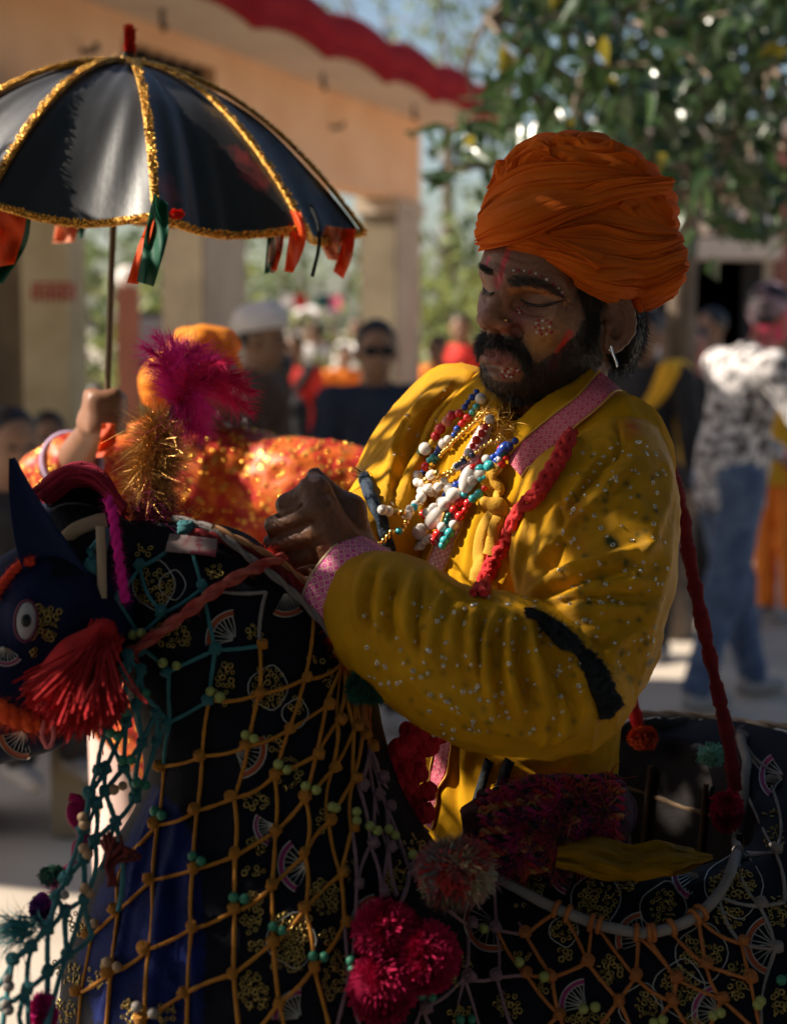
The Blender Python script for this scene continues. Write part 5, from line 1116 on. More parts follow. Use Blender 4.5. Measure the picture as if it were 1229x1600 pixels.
necklace('mixed beads resting on the collar band', [(818, 690), (800, 705), (786, 720), (772, 735), (757, 750)], .0050, {'blue': 3, 'turquoise': 3, 'white': 2, 'red': 2, 'green': 1}, .006, 11)
necklace('gold and white bead strand between the fine gold chain and the red one', [(776, 655), (752, 690), (729, 722), (706, 750), (684, 772)], .0042, {'gold': 3, 'white': 3, 'red': 1}, .004, 21)
necklace('red and turquoise strand just right of the large white beads', [(802, 714), (780, 737), (759, 762), (740, 788), (724, 808), (707, 832), (697, 852)], .0046, {'red': 5, 'turquoise': 3, 'green': 1.5, 'white': 1.5}, .004, 22)
necklace('white red and blue strand between the long gold chain and the large white beads', [(792, 700), (766, 723), (743, 744), (721, 764), (701, 784), (683, 802), (665, 814)], .0048, {'white': 4, 'red': 3, 'blue': 2, 'turquoise': 1}, .006, 23)
# small gold chain wires with pearls: loops on the shirt front
for L_, lb in (([(700, 740), (690, 752), (676, 760), (664, 756)], 'small pearl loop on a gold wire near the turquoise beads'), ([(640, 770), (628, 786), (636, 800), (652, 800)], 'ring of gold framed pearls beside the turquoise beads'), ([(600, 838), (622, 846), (640, 838)], 'gold bead loop above the cuff')):
    necklace(lb, L_, .0050, {'pearl': 4, 'gold': 3}, .013, len(lb), .2)
# gold tinsel at the throat
M_tins = mat('gold_tinsel', (.75, .46, .12), .3, .95)
q = np.array([cast(at_, 752 + 55 * rng.random(), 636 + 50 * rng.random(), .002, 1.99)[0] for _ in range(420)]); mk('tinsel_tuft', fibres(q, np.array([[-.55, -.6, -.3]]) + rng.normal(size=q.shape) * .8, .016, .0009, 3, .8, .2), M_tins, None, 'tuft of gold tinsel at the throat under the beard', 'tinsel', kind=None)
# ================================================================ the horse costume
M_velvet = mat('navy_velvet', (1, 1, 1), .75, attr=True, col2=(.7, 1.3), nscale=40, bump=.5, bscale=300, sheen=.02, spec=.12)
VC = np.array([.004, .0045, .009]); BL = np.array([.005, .012, .085])
horse = empty('costume_horse', A(420, 1600, 1.85) * [1, 1, 0] + [0, 0, .32], 'dark velvet hobby horse costume sewn with gold sequins and fan patches', 'horse costume')
g = SDF((-.62, 1.5, .30), (.22, 2.28, 1.52), .006)
NK = [A(215, 900, 1.845), A(330, 1000, 1.85), A(385, 1130, 1.85), A(425, 1260, 1.85), A(430, 1500, 1.86), A(440, 1900, 1.88), A(440, 2400, 1.90)]
g.chain(NK, [.058, .088, .096, .112, .205, .29, .33], .05)
g.ell(A(300, 880, 1.86), (.075, .06, .04), k=.03).ell(A(540, 1200, 1.87), (.030, .07, .11), k=.04).ell(A(470, 1040, 1.87), (.06, .06, .07), k=.05)
g.plane((0, 0, .36), (0, 0, -1), .02)
nkV, nkF = g.mesh(2)
nkV = strokes(nkV, nkF, [([(250, 1240), (215, 1350), (190, 1480), (160, 1590)], 9, .008, 1), ([(285, 1260), (262, 1380), (245, 1500), (235, 1600)], 10, .008), ([(240, 1290), (212, 1400), (196, 1500)], 7, -.006), ([(270, 1300), (270, 1440), (280, 1590)], 8, -.005), ([(300, 1330), (302, 1460), (310, 1590)], 9, .006), ([(420, 1100), (380, 1250), (370, 1400)], 16, .004), ([(500, 1130), (480, 1300), (500, 1500)], 16, .004)])
nkV = nkV + vnormals(nkV, nkF) * (.003 * vnoise(nkV * [1, 1, .5], 16, 2))[:, None]
np_, _ = proj(nkV); cb = np.tile(VC, (len(nkV), 1)); bz = poly_in(np_, [(240, 1225), (285, 1270), (310, 1330), (318, 1450), (322, 1600), (150, 1600), (120, 1500), (150, 1400), (200, 1310)]); cb[bz] = BL * .8
neck_o = mk('neck', (nkV, nkF, None, cb), M_velvet, horse)
nkt = bvh(nkV, nkF)
# body: a hooped skirt round the dancer, open in the middle
nph = 150; ph = np.linspace(0, 2 * math.pi, nph, endpoint=False); rc = np.array([.205, 2.08, 1.045])
prof = np.array([(-.018, -.62), (-.022, -.30), (-.016, -.06), (-.008, -.012), (0, 0), (.012, -.002), (.03, -.012), (.055, -.034), (.08, -.062), (.105, -.10), (.13, -.155), (.15, -.22), (.165, -.32), (.175, -.5), (.18, -.68)])
V = []; vc = []
for q in ph:
    d_ = np.array([math.cos(q), math.sin(q), 0]); rim = rc + [.225 * d_[0], .275 * d_[1], .022 * d_[1] + .006 * math.sin(3 * q)]
    k_ = 1 + 1.5 * max(d_[0], 0) ** 2
    for i, (o_, z_) in enumerate(prof):
        wv = .006 * math.sin(9 * q + 1.3 * math.sin(2 * q)) * max(0, o_) / .1; V.append(rim + d_ * (o_ * (k_ if o_ > 0 else 1) + wv) + [0, 0, z_ + (.05 * max(d_[0], 0) ** 2 if o_ > .02 else 0)]); vc.append(VC if i > 3 else [.012, .010, .010])
bdV = np.array(V); bdF = grid_faces(nph, len(prof), True, False); bdV = bdV + vnormals(bdV, bdF) * (.002 * vnoise(bdV, 25, 3))[:, None]
mk('body', (bdV, bdF, None, np.array(vc)), M_velvet, horse)
# head, ears and face
g = SDF((-.62, 1.50, 1.08), (-.20, 1.98, 1.50), .0045)
g.chain([A(160, 900, 1.83), A(75, 965, 1.78), A(0, 1040, 1.77), A(-90, 1115, 1.77)], [.062, .066, .056, .05], .04).chain([A(120, 1000, 1.80), A(55, 1095, 1.775), A(-60, 1160, 1.77)], [.06, .045, .032], .03).ell(A(120, 815, 1.87), (.05, .06, .036), k=.02)
g.ell(A(40, 970, 1.715), (.018, .02, .024), k=.012).cone(A(45, 925, 1.73), A(100, 955, 1.73), .014, .012, .015).ell(A(-60, 1100, 1.735), (.03, .03, .025), k=.02)
hdV, hdF = g.mesh(2); hc = np.tile(np.array([.005, .008, .034]), (len(hdV), 1)); q_, _ = proj(hdV); hc[(q_[:, 0] > 80) & (q_[:, 1] < 900)] = VC
head_o = mk('head', (hdV, hdF, None, hc), M_velvet, horse); hdt = bvh(hdV, hdF)
M_earc = mat('blue_felt', (.006, .012, .05), .9, sheen=.15, bump=.5, bscale=300)
def ear(L, w, dd, tilt=0.0):
    P = spline(np.array([A(x, y, d_) for x, y, d_ in L]), 30); hw = np.interp(np.linspace(0, 1, 30), np.linspace(0, 1, len(w)), w); T = nrm(np.gradient(P, axis=0)); Nn = nrm(np.array([.25 + tilt, -1, .1]) - T * (np.array([.25 + tilt, -1, .1]) @ T.T)[:, None]); B = np.cross(Nn, T)
    s = np.linspace(-1, 1, 9); f = P[:, None] + hw[:, None, None] * s[None, :, None] * B[:, None] + (hw[:, None] * .55 * (s ** 2)[None])[..., None] * Nn[:, None]; b = f - Nn[:, None] * .006
    return np.concatenate([f, b[:, ::-1]], 1).reshape(-1, 3), grid_faces(30, 18, False, True)
mk('ear', ear([(19, 716, 1.735), (36, 780, 1.73), (62, 850, 1.735), (100, 920, 1.745), (138, 975, 1.76)], [.003, .014, .024, .028, .024], 0), M_earc, horse)
mk('ear', ear([(70, 770, 1.93), (100, 800, 1.92), (150, 840, 1.91)], [.004, .022, .024], 0, -.6), M_earc, horse)
a = Acc(); c, n = cast(hdt, 41, 970); M = basis(n, [0.10, 0, 1]); ev, ef = sphere((0, 0, 0), (.0185, .0095, .005), 16, 10); mk('eye_white', Acc().add(c + n * .002 + ev @ M.T, ef), mat('enamel_white', (.34, .32, .33), .5), horse)
ev, ef = sphere((0, 0, 0), (.0065, .0050, .003), 14, 8); mk('pupil', Acc().add(c + n * .0065 + ev @ M.T, ef), mat('black_enamel', (.008, .008, .008), .25), horse)
a = Acc(); add_tube(a, [c + n * .003 + M @ [.0195 * math.cos(t), .0105 * math.sin(t), 0] for t in np.linspace(0, 2 * math.pi, 30)], .0013, 5, caps=False); mk('eye_rim', a, flat('plum_thread', (.12, .02, .05)), horse)
# sequins, fans and thread on the fabric
ht = joined((nkV, nkF), (bdV, bdF), (hdV, hdF))
M_gseq = mat('gold_sequin', (.40, .28, .085), .3, .92); M_silv = mat('silver_thread', (.42, .40, .36), .4, .6); M_fo = flat('rust_patch', (.28, .055, .02), .8); M_fp = flat('plum_patch', (.22, .02, .09), .8)
def cluster(name, polys, n, r, seed, mt=M_gseq):
    q = np.random.default_rng(seed); a = Acc(); tv_, tf_ = torus(r, r * .38, 9, 4)
    for x0, y0, x1, y1, dens, ang in polys:
        ca_, sa_ = math.cos(R(ang)), math.sin(R(ang)); cx, cy = (x0 + x1) / 2, (y0 + y1) / 2; wx, wy = (x1 - x0) / 2, (y1 - y0) / 2
        k_ = int(abs(wx * wy) * 4 / 78 * dens)
        pts = []
        for _ in range(k_ * 4):
            if len(pts) >= k_: break
            u, v = q.uniform(-1, 1, 2)
            if dens < 1.2 and u * u + v * v > 1: continue
            p = np.array([cx + u * wx * ca_ - v * wy * sa_, cy + u * wx * sa_ + v * wy * ca_])
            if pts and np.min(np.linalg.norm(np.array(pts) - p, axis=1)) < 5.9: continue
            pts.append(p)
        for p in pts:
            c, nn = cast(ht, p[0], p[1], .001, 1.75); M = basis(nrm(nn + .45 * q.normal(size=3))); a.add(c + (tv_ * (.75 + .5 * q.random())) @ M.T, tf_)
    return mk(name, a, mt, horse, kind='stuff')
CL = [(205, 890, 275, 945, 1, 0), (210, 850, 240, 870, 1, 0), (320, 880, 350, 905, 1, 0), (235, 975, 300, 1010, 1.0, 10), (335, 1035, 365, 1105, 1, 10), (395, 1045, 440, 1105, 1.2, 0), (385, 975, 410, 1000, .9, 0), (478, 1025, 505, 1040, .9, 0), (500, 1048, 520, 1075, 1, 0), (450, 1090, 478, 1120, .9, 0), (415, 1150, 440, 1175, .9, 0), (430, 1185, 470, 1235, .7, 0), (380, 1240, 420, 1265, .9, 0), (490, 1265, 515, 1300, .8, 0), (380, 1310, 420, 1335, .9, 0), (380, 1355, 420, 1370, .8, 0), (375, 1390, 410, 1460, .9, 0), (430, 1430, 478, 1515, 1.5, 8), (485, 1375, 530, 1430, .9, 0), (385, 1470, 420, 1490, .9, 0), (375, 1515, 420, 1580, 1, -15), (500, 1450, 535, 1475, .8, 0), (505, 1485, 540, 1560, .8, 10), (600, 1345, 630, 1400, 1.1, 20), (535, 1340, 560, 1375, .6, 0), (190, 1560, 225, 1600, 1, 0), (240, 1565, 275, 1600, 1, 0), (140, 1500, 175, 1545, .8, 0), (110, 1420, 145, 1470, .8, -50), (90, 1490, 125, 1545, .8, -50), (80, 1560, 120, 1600, .9, -40),
      (700, 1485, 735, 1540, .9, 20), (805, 1365, 850, 1405, 1, 10), (800, 1410, 825, 1420, .9, 0), (905, 1380, 960, 1435, 1.2, 25), (1015, 1390, 1055, 1450, 1.1, 0), (955, 1372, 995, 1395, 1, 0), (1105, 1360, 1180, 1410, 1.1, -10), (1115, 1420, 1165, 1450, 1, 0), (930, 1495, 970, 1540, 1, 0), (860, 1440, 900, 1470, .9, 0), (865, 1480, 895, 1500, .8, 0), (800, 1485, 830, 1500, .9, 0), (835, 1530, 865, 1550, .9, 0), (1065, 1470, 1125, 1510, 1.2, 15), (1030, 1510, 1090, 1570, 1, 25), (990, 1550, 1030, 1590, 1, 0), (1135, 1500, 1170, 1565, 1, 0), (1200, 1400, 1229, 1450, 1.1, 0), (1195, 1290, 1225, 1330, 1, 0), (1190, 1265, 1215, 1280, .9, 0), (770, 1550, 815, 1590, .9, 20), (1205, 1545, 1229, 1590, 1, 0), (885, 1585, 960, 1600, 1, 0), (1060, 1585, 1100, 1600, 1, 0), (55, 950, 90, 1000, 1.6, 12), (45, 1010, 60, 1030, 1, 0), (700, 1570, 740, 1600, .8, 0), (560, 1530, 590, 1600, .8, 0), (630, 1300, 660, 1330, .8, 0)]
for i_ in range(4): cluster('sequins', CL[i_::4], 0, .0022, 40 + i_)
def fan(px, py, r, a0, a1, m):
    f = empty; P = []; 
    a = Acc(); k_ = 14; row = []
    for t in np.linspace(R(a0), R(a1), k_):
        row.append([cast(ht, px + rr * math.cos(t), py - rr * math.sin(t), .0016, 1.75)[0] for rr in (r * .80, r)])
    row = np.array(row); a.add(row.reshape(-1, 3), grid_faces(k_, 2)); low = row - np.array(FW) * -.002; a.add(low.reshape(-1, 3), grid_faces(k_, 2)[:, ::-1]); o = mk('fan_patch', a, m, horse, smooth=False)
    a = Acc()
    add_tube(a, row[:, 1], .0008, 4); add_tube(a, row[:, 0], .0006, 4)
    for t in np.linspace(R(a0), R(a1), 9):
        c0 = cast(ht, px + r * .1 * math.cos(t), py - r * .1 * math.sin(t), .0012, 1.75)[0]; c1 = cast(ht, px + r * .78 * math.cos(t + .05), py - r * .78 * math.sin(t + .05), .0012, 1.75)[0]; add_tube(a, [c0, (c0 + c1) / 2 + rng.normal(size=3) * .0006, c1], .0006, 4)
    mk('thread', a, M_silv, horse, kind='stuff')
for f_ in [(368, 1000, 46, 95, 190, M_fo), (368, 1170, 48, -75, 25, M_fo), (480, 1352, 46, 125, 245, M_fp), (470, 1590, 44, 90, 185, M_fp), (895, 1365, 36, 170, 250, M_fp), (1092, 1366, 44, 165, 245, M_fp), (1005, 1470, 44, 95, 200, M_fo), (1210, 1478, 48, 115, 250, M_fo), (915, 1572, 42, 95, 190, M_fp), (1120, 1580, 40, 100, 220, M_fp), (770, 1440, 48, 130, 290, M_fo), (590, 1440, 42, 100, 200, M_fo), (40, 1140, 44, 190, 280, M_fo), (1225, 1215, 40, 120, 230, M_fp), (445, 925, 40, 240, 310, M_fo), (10, 1010, 30, 200, 320, M_fp), (430, 1290, 34, 150, 250, M_fp)]: fan(*f_)
# scrolling silver outlines
a = Acc()
for cl in [(240, 915, 30), (418, 1075, 27), (455, 1470, 34), (930, 1405, 34), (1035, 1420, 32), (1145, 1385, 40), (1095, 1490, 36), (1060, 1545, 36), (270, 915, 18), (460, 1115, 18), (880, 1455, 20), (1000, 1575, 30)]:
    t = np.linspace(0, 2 * math.pi, 22); add_tube(a, [cast(ht, cl[0] + cl[2] * math.cos(q) * (1 + .15 * math.cos(2 * q)), cl[1] + cl[2] * 1.25 * math.sin(q) * (1 - .12 * math.cos(3 * q)), .0015, 1.75)[0] for q in t], .0007, 4, caps=False)
mk('thread', a, M_silv, horse, kind='stuff')

# ---- wool forelock, tassels and plumes
def wool(name, c, **k): return mat(name, c, .9, sheen=.12, bump=.8, bscale=500, col2=tuple(x * 1.4 for x in c), nscale=60, **k)
M_rw = wool('red_wool', (.30, .006, .008)); M_cr = wool('crimson_wool', (.36, .004, .05), transl=.15); M_mg = wool('magenta_wool', (.50, .01, .17), transl=.1); M_gw = wool('green_wool', (.010, .055, .035)); M_ow = wool('orange_wool', (.62, .075, .015)); M_dr2 = wool('maroon_wool', (.16, .01, .015)); M_tw = wool('teal_wool', (.03, .17, .19)); M_pp = wool('purple_wool', (.08, .01, .12)); M_mix = mat('mixed_wool', (1, 1, 1), .9, attr=True, sheen=.3); M_mint = wool('mint_wool', (.18, .42, .34))
a = Acc()
for k_ in range(34):
    u = k_ / 33; j = rng.normal(size=3) * .004
    P = spline([A(62 + 8 * u, 770 + 14 * u, 1.80 + .05 * u) + j, A(105, 738 + 16 * u, 1.79 + .09 * u) + j, A(150, 742 + 20 * u, 1.79 + .1 * u) + j, A(196 - 6 * u, 792 + 18 * u, 1.80 + .06 * u)], 14); add_tube(a, P, .0035, 5)
mk('forelock', a, wool('crimson_forelock', (.20, .005, .022)), horse)
tas = empty('tassel', A(165, 985, 1.70), 'big red wool tassel hanging beside the horse eye', 'tassel')
c = A(163, 985, 1.70); mk('knob', Acc().add(*sphere(c, (.0095, .010, .0115), 14, 10)), M_rw, tas)
n_ = 2600; tg = np.array([A(36 + 140 * u, 1066 + 50 * math.sin(u * 2.6) + 7 * rng.normal(), 1.70 + .035 * rng.normal()) for u in rng.random(n_) ** .8]); r0 = c + rng.normal(size=(n_, 3)) * .0055 + [0, 0, -.006]; dv = tg - r0; ln_ = np.linalg.norm(dv, axis=1)
ac = fibres(r0, dv + np.array([.2, 0, .3]) * ln_[:, None] * .25, ln_ * (.92 + .12 * rng.random(n_)), .0019, 5, .10, .12, taper=False); mk('strands', ac, M_rw, tas)
g = SDF(c - [.1, .05, .12], c + [.05, .05, .03], .005); g.cone(c, A(125, 1060, 1.70), .012, .030, .01).cone(A(125, 1040, 1.70), A(110, 1068, 1.70), .028, .030, .02); V, F = g.mesh(1); mk('core', (V, F), M_rw, tas)
pl = empty('tinsel_plume', A(245, 800, 1.85), 'upright brush of gold tinsel between the horse ears', 'plume')
n_ = 5200; t_ = rng.random(n_) ** .9; ax0, ax1 = A(236, 800, 1.85), A(250, 662, 1.85); P = ax0 + (ax1 - ax0) * t_[:, None]; D = rng.normal(size=(n_, 3)); D[:, 2] += .35 - .2 * (1 - t_); rad_ = .031 * np.interp(t_, [0, .25, .6, 1], [.55, .8, 1.05, .9])
mk('tinsel', fibres(P + nrm(D) * (rad_ * .35)[:, None], D, rad_ * (.55 + .6 * rng.random(n_)), .0007, 4, .5, .12), mat('antique_tinsel', (.50, .27, .075), .28, .85), pl); a = Acc(); add_tube(a, [A(228, 830, 1.85), ax1], .012, 8); mk('core', a, M_dr2, pl)
add_ = fibres(ax0 + rng.normal(size=(900, 3)) * [.016, .012, .010], rng.normal(size=(900, 3)) + [0, 0, .3], .016, .0009, 3, .5, .2); mk('base_fluff', add_, wool('plum_wool', (.16, .006, .06)), pl)
M_fe = mat('magenta_feather', (.72, .02, .25), .7, col2=(.80, .03, .32), nscale=30, transl=.35, sheen=.3)
M_fe2 = mat('crimson_feather', (.62, .008, .09), .7, col2=(.70, .015, .12), nscale=30, transl=.35)
fe = empty('feather_plume', A(274, 645, 1.85), 'tuft of magenta pink feathers rising above the horse head', 'plume')
a = Acc(); add_tube(a, [A(262, 668, 1.85), A(276, 640, 1.85), A(280, 625, 1.85)], [.004, .007, .004], 8); mk('binding', a, M_black, fe)
def feather(b, mid, tip, wd, seed):
    r = np.random.default_rng(seed); S = spline([b, mid, tip], 26); T = nrm(np.gradient(S, axis=0)); vn = nrm(r.normal(size=3) * .5 + [0, -1, .2]); B = nrm(np.cross(T, vn)); a = Acc(); add_tube(a, S, np.linspace(.0012, .0003, 26), 4)
    n = 260; k_ = r.integers(1, 26, n); sd = r.choice([-1, 1], n); u = k_ / 25; ln = wd * np.sin(np.pi * (u * .86 + .10)) ** .6 * (.75 + .5 * r.random(n))
    D = B[k_] * sd[:, None] * (1.05 - .5 * u)[:, None] + T[k_] * (.75 + .8 * u)[:, None] + r.normal(size=(n, 3)) * .13; fibres(S[k_], D, ln, .00085, 5, .30, .12, acc=a, seed=seed); return a
tips = [(228, 545), (246, 528), (268, 531), (292, 533), (316, 540), (338, 556), (356, 566), (372, 585), (392, 612), (388, 640), (366, 628), (345, 612), (318, 672), (300, 668), (326, 640), (300, 575), (330, 585), (262, 560), (285, 552), (350, 596), (310, 560), (380, 600), (308, 650), (236, 570)]
for i_, (x, y) in enumerate(tips):
    dd_ = 1.85 + .05 * rng.normal(); b = A(277 + 4 * rng.normal(), 634 + 4 * rng.normal(), 1.85); tip = A(x, y, dd_); up_ = -45 if y < 610 else -62
    mk('feather', feather(b, A((277 + x) / 2 - (8 if x > 290 else -4), (634 + y) / 2 + up_ * .55, (1.85 + dd_) / 2), tip, .030 + .008 * rng.random(), 100 + i_), M_fe if x < 345 else M_fe2, fe)
# braids, ribbons and reins
M_pinkb = wool('pink_braid', (.55, .01, .22)); M_beige = mat('beige_ribbon', (.36, .26, .17), .8, bump=.4, bscale=300); M_grey = mat('grey_rope', (.20, .17, .16), .9, bump=1, bscale=400); M_rein = mat('rust_cord', (.30, .03, .025), .85, col2=(.42, .10, .07), nscale=90, bump=.8, bscale=400)
def fuzzy(name, L, r, m, label, cat, n=60, fuzz=500, fl=.006, dflt=1.76, tree=None, off=.006, twist=True, tail=None):
    if len(L[0]) == 3: P = spline(np.array([A(*p) for p in L]), n)
    else: P, _ = drape(tree or ht, L, n, off, dflt, 4)
    T, Nn, B = frames(P); a = Acc(); t = np.linspace(0, 1, n) * n * .45
    if twist:
        for k_ in range(2): add_tube(a, P + (Nn * np.cos(t + k_ * math.pi)[:, None] + B * np.sin(t + k_ * math.pi)[:, None]) * r * .55, r * .72, 6)
    else: add_tube(a, P, r * (1 + .12 * np.sin(t * 1.7) + .08 * rng.normal(size=n)), 8)
    if fuzz:
        k_ = rng.integers(0, n, fuzz); D = rng.normal(size=(fuzz, 3)); fibres(P[k_] + nrm(D) * r * .8, D, fl, .0005, 2, .5, .2, acc=a)
    return mk(name, a, m, None, label, cat)
fuzzy('braid', [(168, 778, 1.76), (176, 800, 1.75), (180, 830, 1.745), (187, 880, 1.74), (196, 940, 1.74)], .0042, M_pinkb, 'hot pink fuzzy braid hanging behind the horse ear', 'braid')
fuzzy('rein', [(178, 1040), (235, 1004), (290, 965), (345, 925), (400, 897), (440, 880)], .0055, M_rein, 'rust red twisted rein running from the horse cheek up to the fist', 'rein', fuzz=250, off=.012)
fuzzy('trim', [(408, 868), (450, 905), (490, 948), (520, 1000), (545, 1050)], .006, wool('red_orange_wool', (.60, .03, .015), transl=.2), 'fluffy red trim along the crest of the horse neck', 'trim', fuzz=1600, fl=.012, off=.004)
fuzzy('trim', [(300, 838), (350, 850), (400, 872), (440, 905), (480, 950)], .0045, M_dr2, 'dark maroon twisted trim along the top of the neck', 'trim', fuzz=700, fl=.010, off=.005)
fuzzy('noseband', [(-10, 1100), (25, 1118), (60, 1126), (100, 1112), (130, 1080)], .0085, M_ow, 'shaggy orange noseband round the horse muzzle', 'noseband', fuzz=1500, fl=.012, off=.004, dflt=1.72)
fuzzy('browband', [(-5, 935), (15, 905), (35, 885), (52, 880)], .004, wool('scarlet_wool', (.55, .04, .015)), 'scarlet fuzzy browband edging the horse forehead', 'browband', fuzz=500, off=.003, dflt=1.72)
for L_, lb in (([(70, 1125, 1.71), (66, 1150, 1.71), (76, 1168, 1.71), (84, 1150, 1.71), (80, 1125, 1.71)], 'pink cord loop under the red tassel'),): fuzzy('cord_loop', L_, .0022, flat('pink_cord', (.62, .16, .16), .8), lb, 'cord', fuzz=0, twist=False)
fuzzy('rope', [(268, 822), (330, 838), (390, 885), (440, 925), (485, 968), (520, 1010), (538, 1036)], .0036, M_grey, 'grey rope along the crest of the horse neck that carries the net', 'rope', fuzz=0, off=.009)
fuzzy('rope', [(330, 838), (380, 862), (440, 900), (500, 960), (545, 1035)], .0030, mat('tan_rope', (.38, .19, .09), .9), 'tan rope beside the red trim on the neck crest', 'rope', fuzz=0, off=.012)
def ribb(name, L, w, m, label, cat, d=None):
    P = spline(np.array([A(*p) for p in L]), 24); N_ = np.tile(nrm(CAM - P.mean(0)), (24, 1)) + .25 * np.sin(np.linspace(0, 5, 24))[:, None] * RT; V, F, uv = strip(P, nrm(N_), w, nv=5, bulge=.001); return mk(name, (V, F, uv), m, None, label, cat)
ribb('ribbon', [(92, 852, 1.77), (118, 828, 1.765), (150, 815, 1.77), (166, 812, 1.78)], .007, M_beige, 'beige ribbon tied below the forelock', 'ribbon'); ribb('ribbon', [(157, 822, 1.745), (159, 870, 1.74), (160, 935, 1.74)], .0045, M_beige, 'narrow beige ribbon hanging beside the teal cord', 'ribbon')
note_m = mat('banknote_paper', (.24, .17, .16), .8, col2=(.20, .04, .06), nscale=55, contrast=(.5, .58)); P, Nn = drape(ht, [(263, 856), (300, 860), (336, 864)], 16, .008); V, F, uv = strip(P, Nn, .0115, th=.0008, nv=5); mk('paper_note', (V, F, uv), note_m, None, 'pink and white paper note tucked under the net on the neck', 'paper note')

# ---- pom-poms and tufts
pompom('pompom', A(603, 1455, 1.66), .0315, 5200, M_cr, None, 'upper left crimson pom-pom of the three in a bunch', 'pompom', 'crimson pompoms on the net', (1, .9, 1.05), seed=1)
pompom('pompom', A(666, 1492, 1.655), .0315, 5200, M_cr, None, 'right crimson pom-pom of the three in a bunch', 'pompom', 'crimson pompoms on the net', (.95, .9, 1.1), seed=2)
pompom('pompom', A(597, 1530, 1.65), .0320, 5200, M_cr, None, 'lowest crimson pom-pom of the three in a bunch', 'pompom', 'crimson pompoms on the net', (1, .9, 1.12), seed=3, droop=.35)
def mixcol(D, r):
    v = vnoise(D, 2.2, 5); c = np.where(v[:, None] > .12, np.array([.50, .38, .20]), np.where(v[:, None] > -.35, np.array([.50, .02, .015]), np.array([.22, .20, .19]))); dk = vnoise(D, 3.1, 9) > .55; c[dk] = (.02, .02, .025); return c * (.8 + .4 * r.random((len(D), 1)))
pompom('pompom', A(710, 1360, 1.70), .0385, 6000, M_mix, None, 'large shaggy pom-pom of red cream and grey wool at the saddle front', 'pompom', None, (1, .9, 1), colf=mixcol, seed=4, wd=.0018)
pompom('tassel', A(578, 1066, 1.78), .021, 2400, M_gw, None, 'dark green wool tuft under the yellow cuff', 'tassel', None, (1.25, .8, .95), seed=5, wd=.0012, droop=.3)
pompom('tassel', A(83, 1362, 1.66), .013, 500, M_gw, None, 'small green wool tuft on the teal net at the left', 'tassel', None, (1.1, .8, .8), seed=6, droop=.5)
pompom('tassel', A(66, 1408, 1.655), .014, 700, M_pp, None, 'purple wool tuft on the teal net at the left', 'tassel', None, (.9, .8, 1.2), seed=7, droop=.7)
a = fibres(np.repeat([A(92, 1392, 1.65)], 26, 0), np.array([[-.7, -.2, -.1]]) + rng.normal(size=(26, 3)) * .5, .022, .0012, 3, .3, .3); mk('tassel', a, M_mg, None, 'few pink yarn ends over the purple tuft', 'tassel')
a = fibres(A(42, 1450, 1.62) + rng.normal(size=(190, 3)) * .006, np.array([[-1, -.1, .1]]) + rng.normal(size=(190, 3)) * .45, .028, .0018, 4, .5, .3); mk('tassel', a, M_tw, None, 'frayed teal yarn end at the left edge', 'tassel')
pompom('pompom', A(68, 1580, 1.60), .015, 1500, M_mg, None, 'pink wool pom-pom at the bottom left corner', 'pompom', None, (.9, .8, 1.25), seed=8)
ribb('ribbon', [(108, 1245, 1.70), (122, 1252, 1.70), (116, 1280, 1.69), (130, 1310, 1.69), (118, 1345, 1.69), (104, 1362, 1.69)], [.004, .009, .006, .011, .008, .003][0] + 0 * np.linspace(0, 1, 24) + .005 * np.sin(np.linspace(0, 7, 24)) ** 2, mat('magenta_satin', (.40, .008, .10), .5, transl=.25), 'magenta satin ribbon caught in the teal net', 'ribbon')
a = Acc()
for k_ in range(9):
    P = spline(np.array([A(172, 1312, 1.64) + rng.normal(size=3) * .006, A(160 + 30 * rng.random(), 1325, 1.63) + rng.normal(size=3) * .008, A(190 - 25 * rng.random(), 1350, 1.63), A(165 + 20 * rng.random(), 1385, 1.63)]), 16); add_tube(a, P, .0020, 5)
mk('tassel', a, wool('rust_yarn', (.085, .010, .008)), None, 'dark rust yarn knot hanging on the blue cloth', 'tassel')
pompom('tassel', A(1112, 1178, 2.18), .018, 300, M_mint, None, 'frayed mint green yarn inside the right rim', 'tassel', None, (1.2, .6, .9), seed=12, wd=.0015)
# ---- straps that carry the frame
M_strap = wool('crimson_strap', (.13, .006, .011))
s1 = fuzzy('strap', [(1015, 690, 1.98), (1046, 735, 2.02), (1062, 790, 2.06), (1078, 880, 2.09), (1094, 960, 2.10), (1116, 1060, 2.11), (1138, 1160, 2.11), (1148, 1235, 2.11)], .0085, M_strap, 'long crimson cloth strap from the near shoulder down to the frame rim', 'strap', n=90, fuzz=1800, fl=.005, twist=False)
pompom('strap_knot', A(1135, 1265, 2.10), .020, 900, wool('pink_red_wool', (.42, .012, .06)), None, 'pinkish red cloth knot ending the long strap', 'knot', None, (1, .8, 1.3), seed=14, wd=.004)
fuzzy('strap', [(955, 980, 2.2), (975, 1050, 2.27), (988, 1100, 2.31), (1000, 1150, 2.32)], .0085, wool('scarlet_strap', (.50, .015, .015)), 'short red strap behind the elbow reaching the back rim', 'strap', n=40, fuzz=700, fl=.005, twist=False)
pompom('strap_knot', A(1004, 1152, 2.31), .018, 700, M_ow, None, 'red cloth knot on the back rim', 'knot', None, (1.1, .8, .9), seed=15, wd=.004)
fuzzy('rim_rope', [(930, 1130, 2.33), (985, 1117, 2.36), (1080, 1117, 2.38), (1160, 1128, 2.36), (1240, 1136, 2.34)], .0045, mat('beige_rope', (.42, .33, .26), .9, bump=.8, bscale=300), 'beige rope on the back rim of the horse frame', 'rope', fuzz=100)
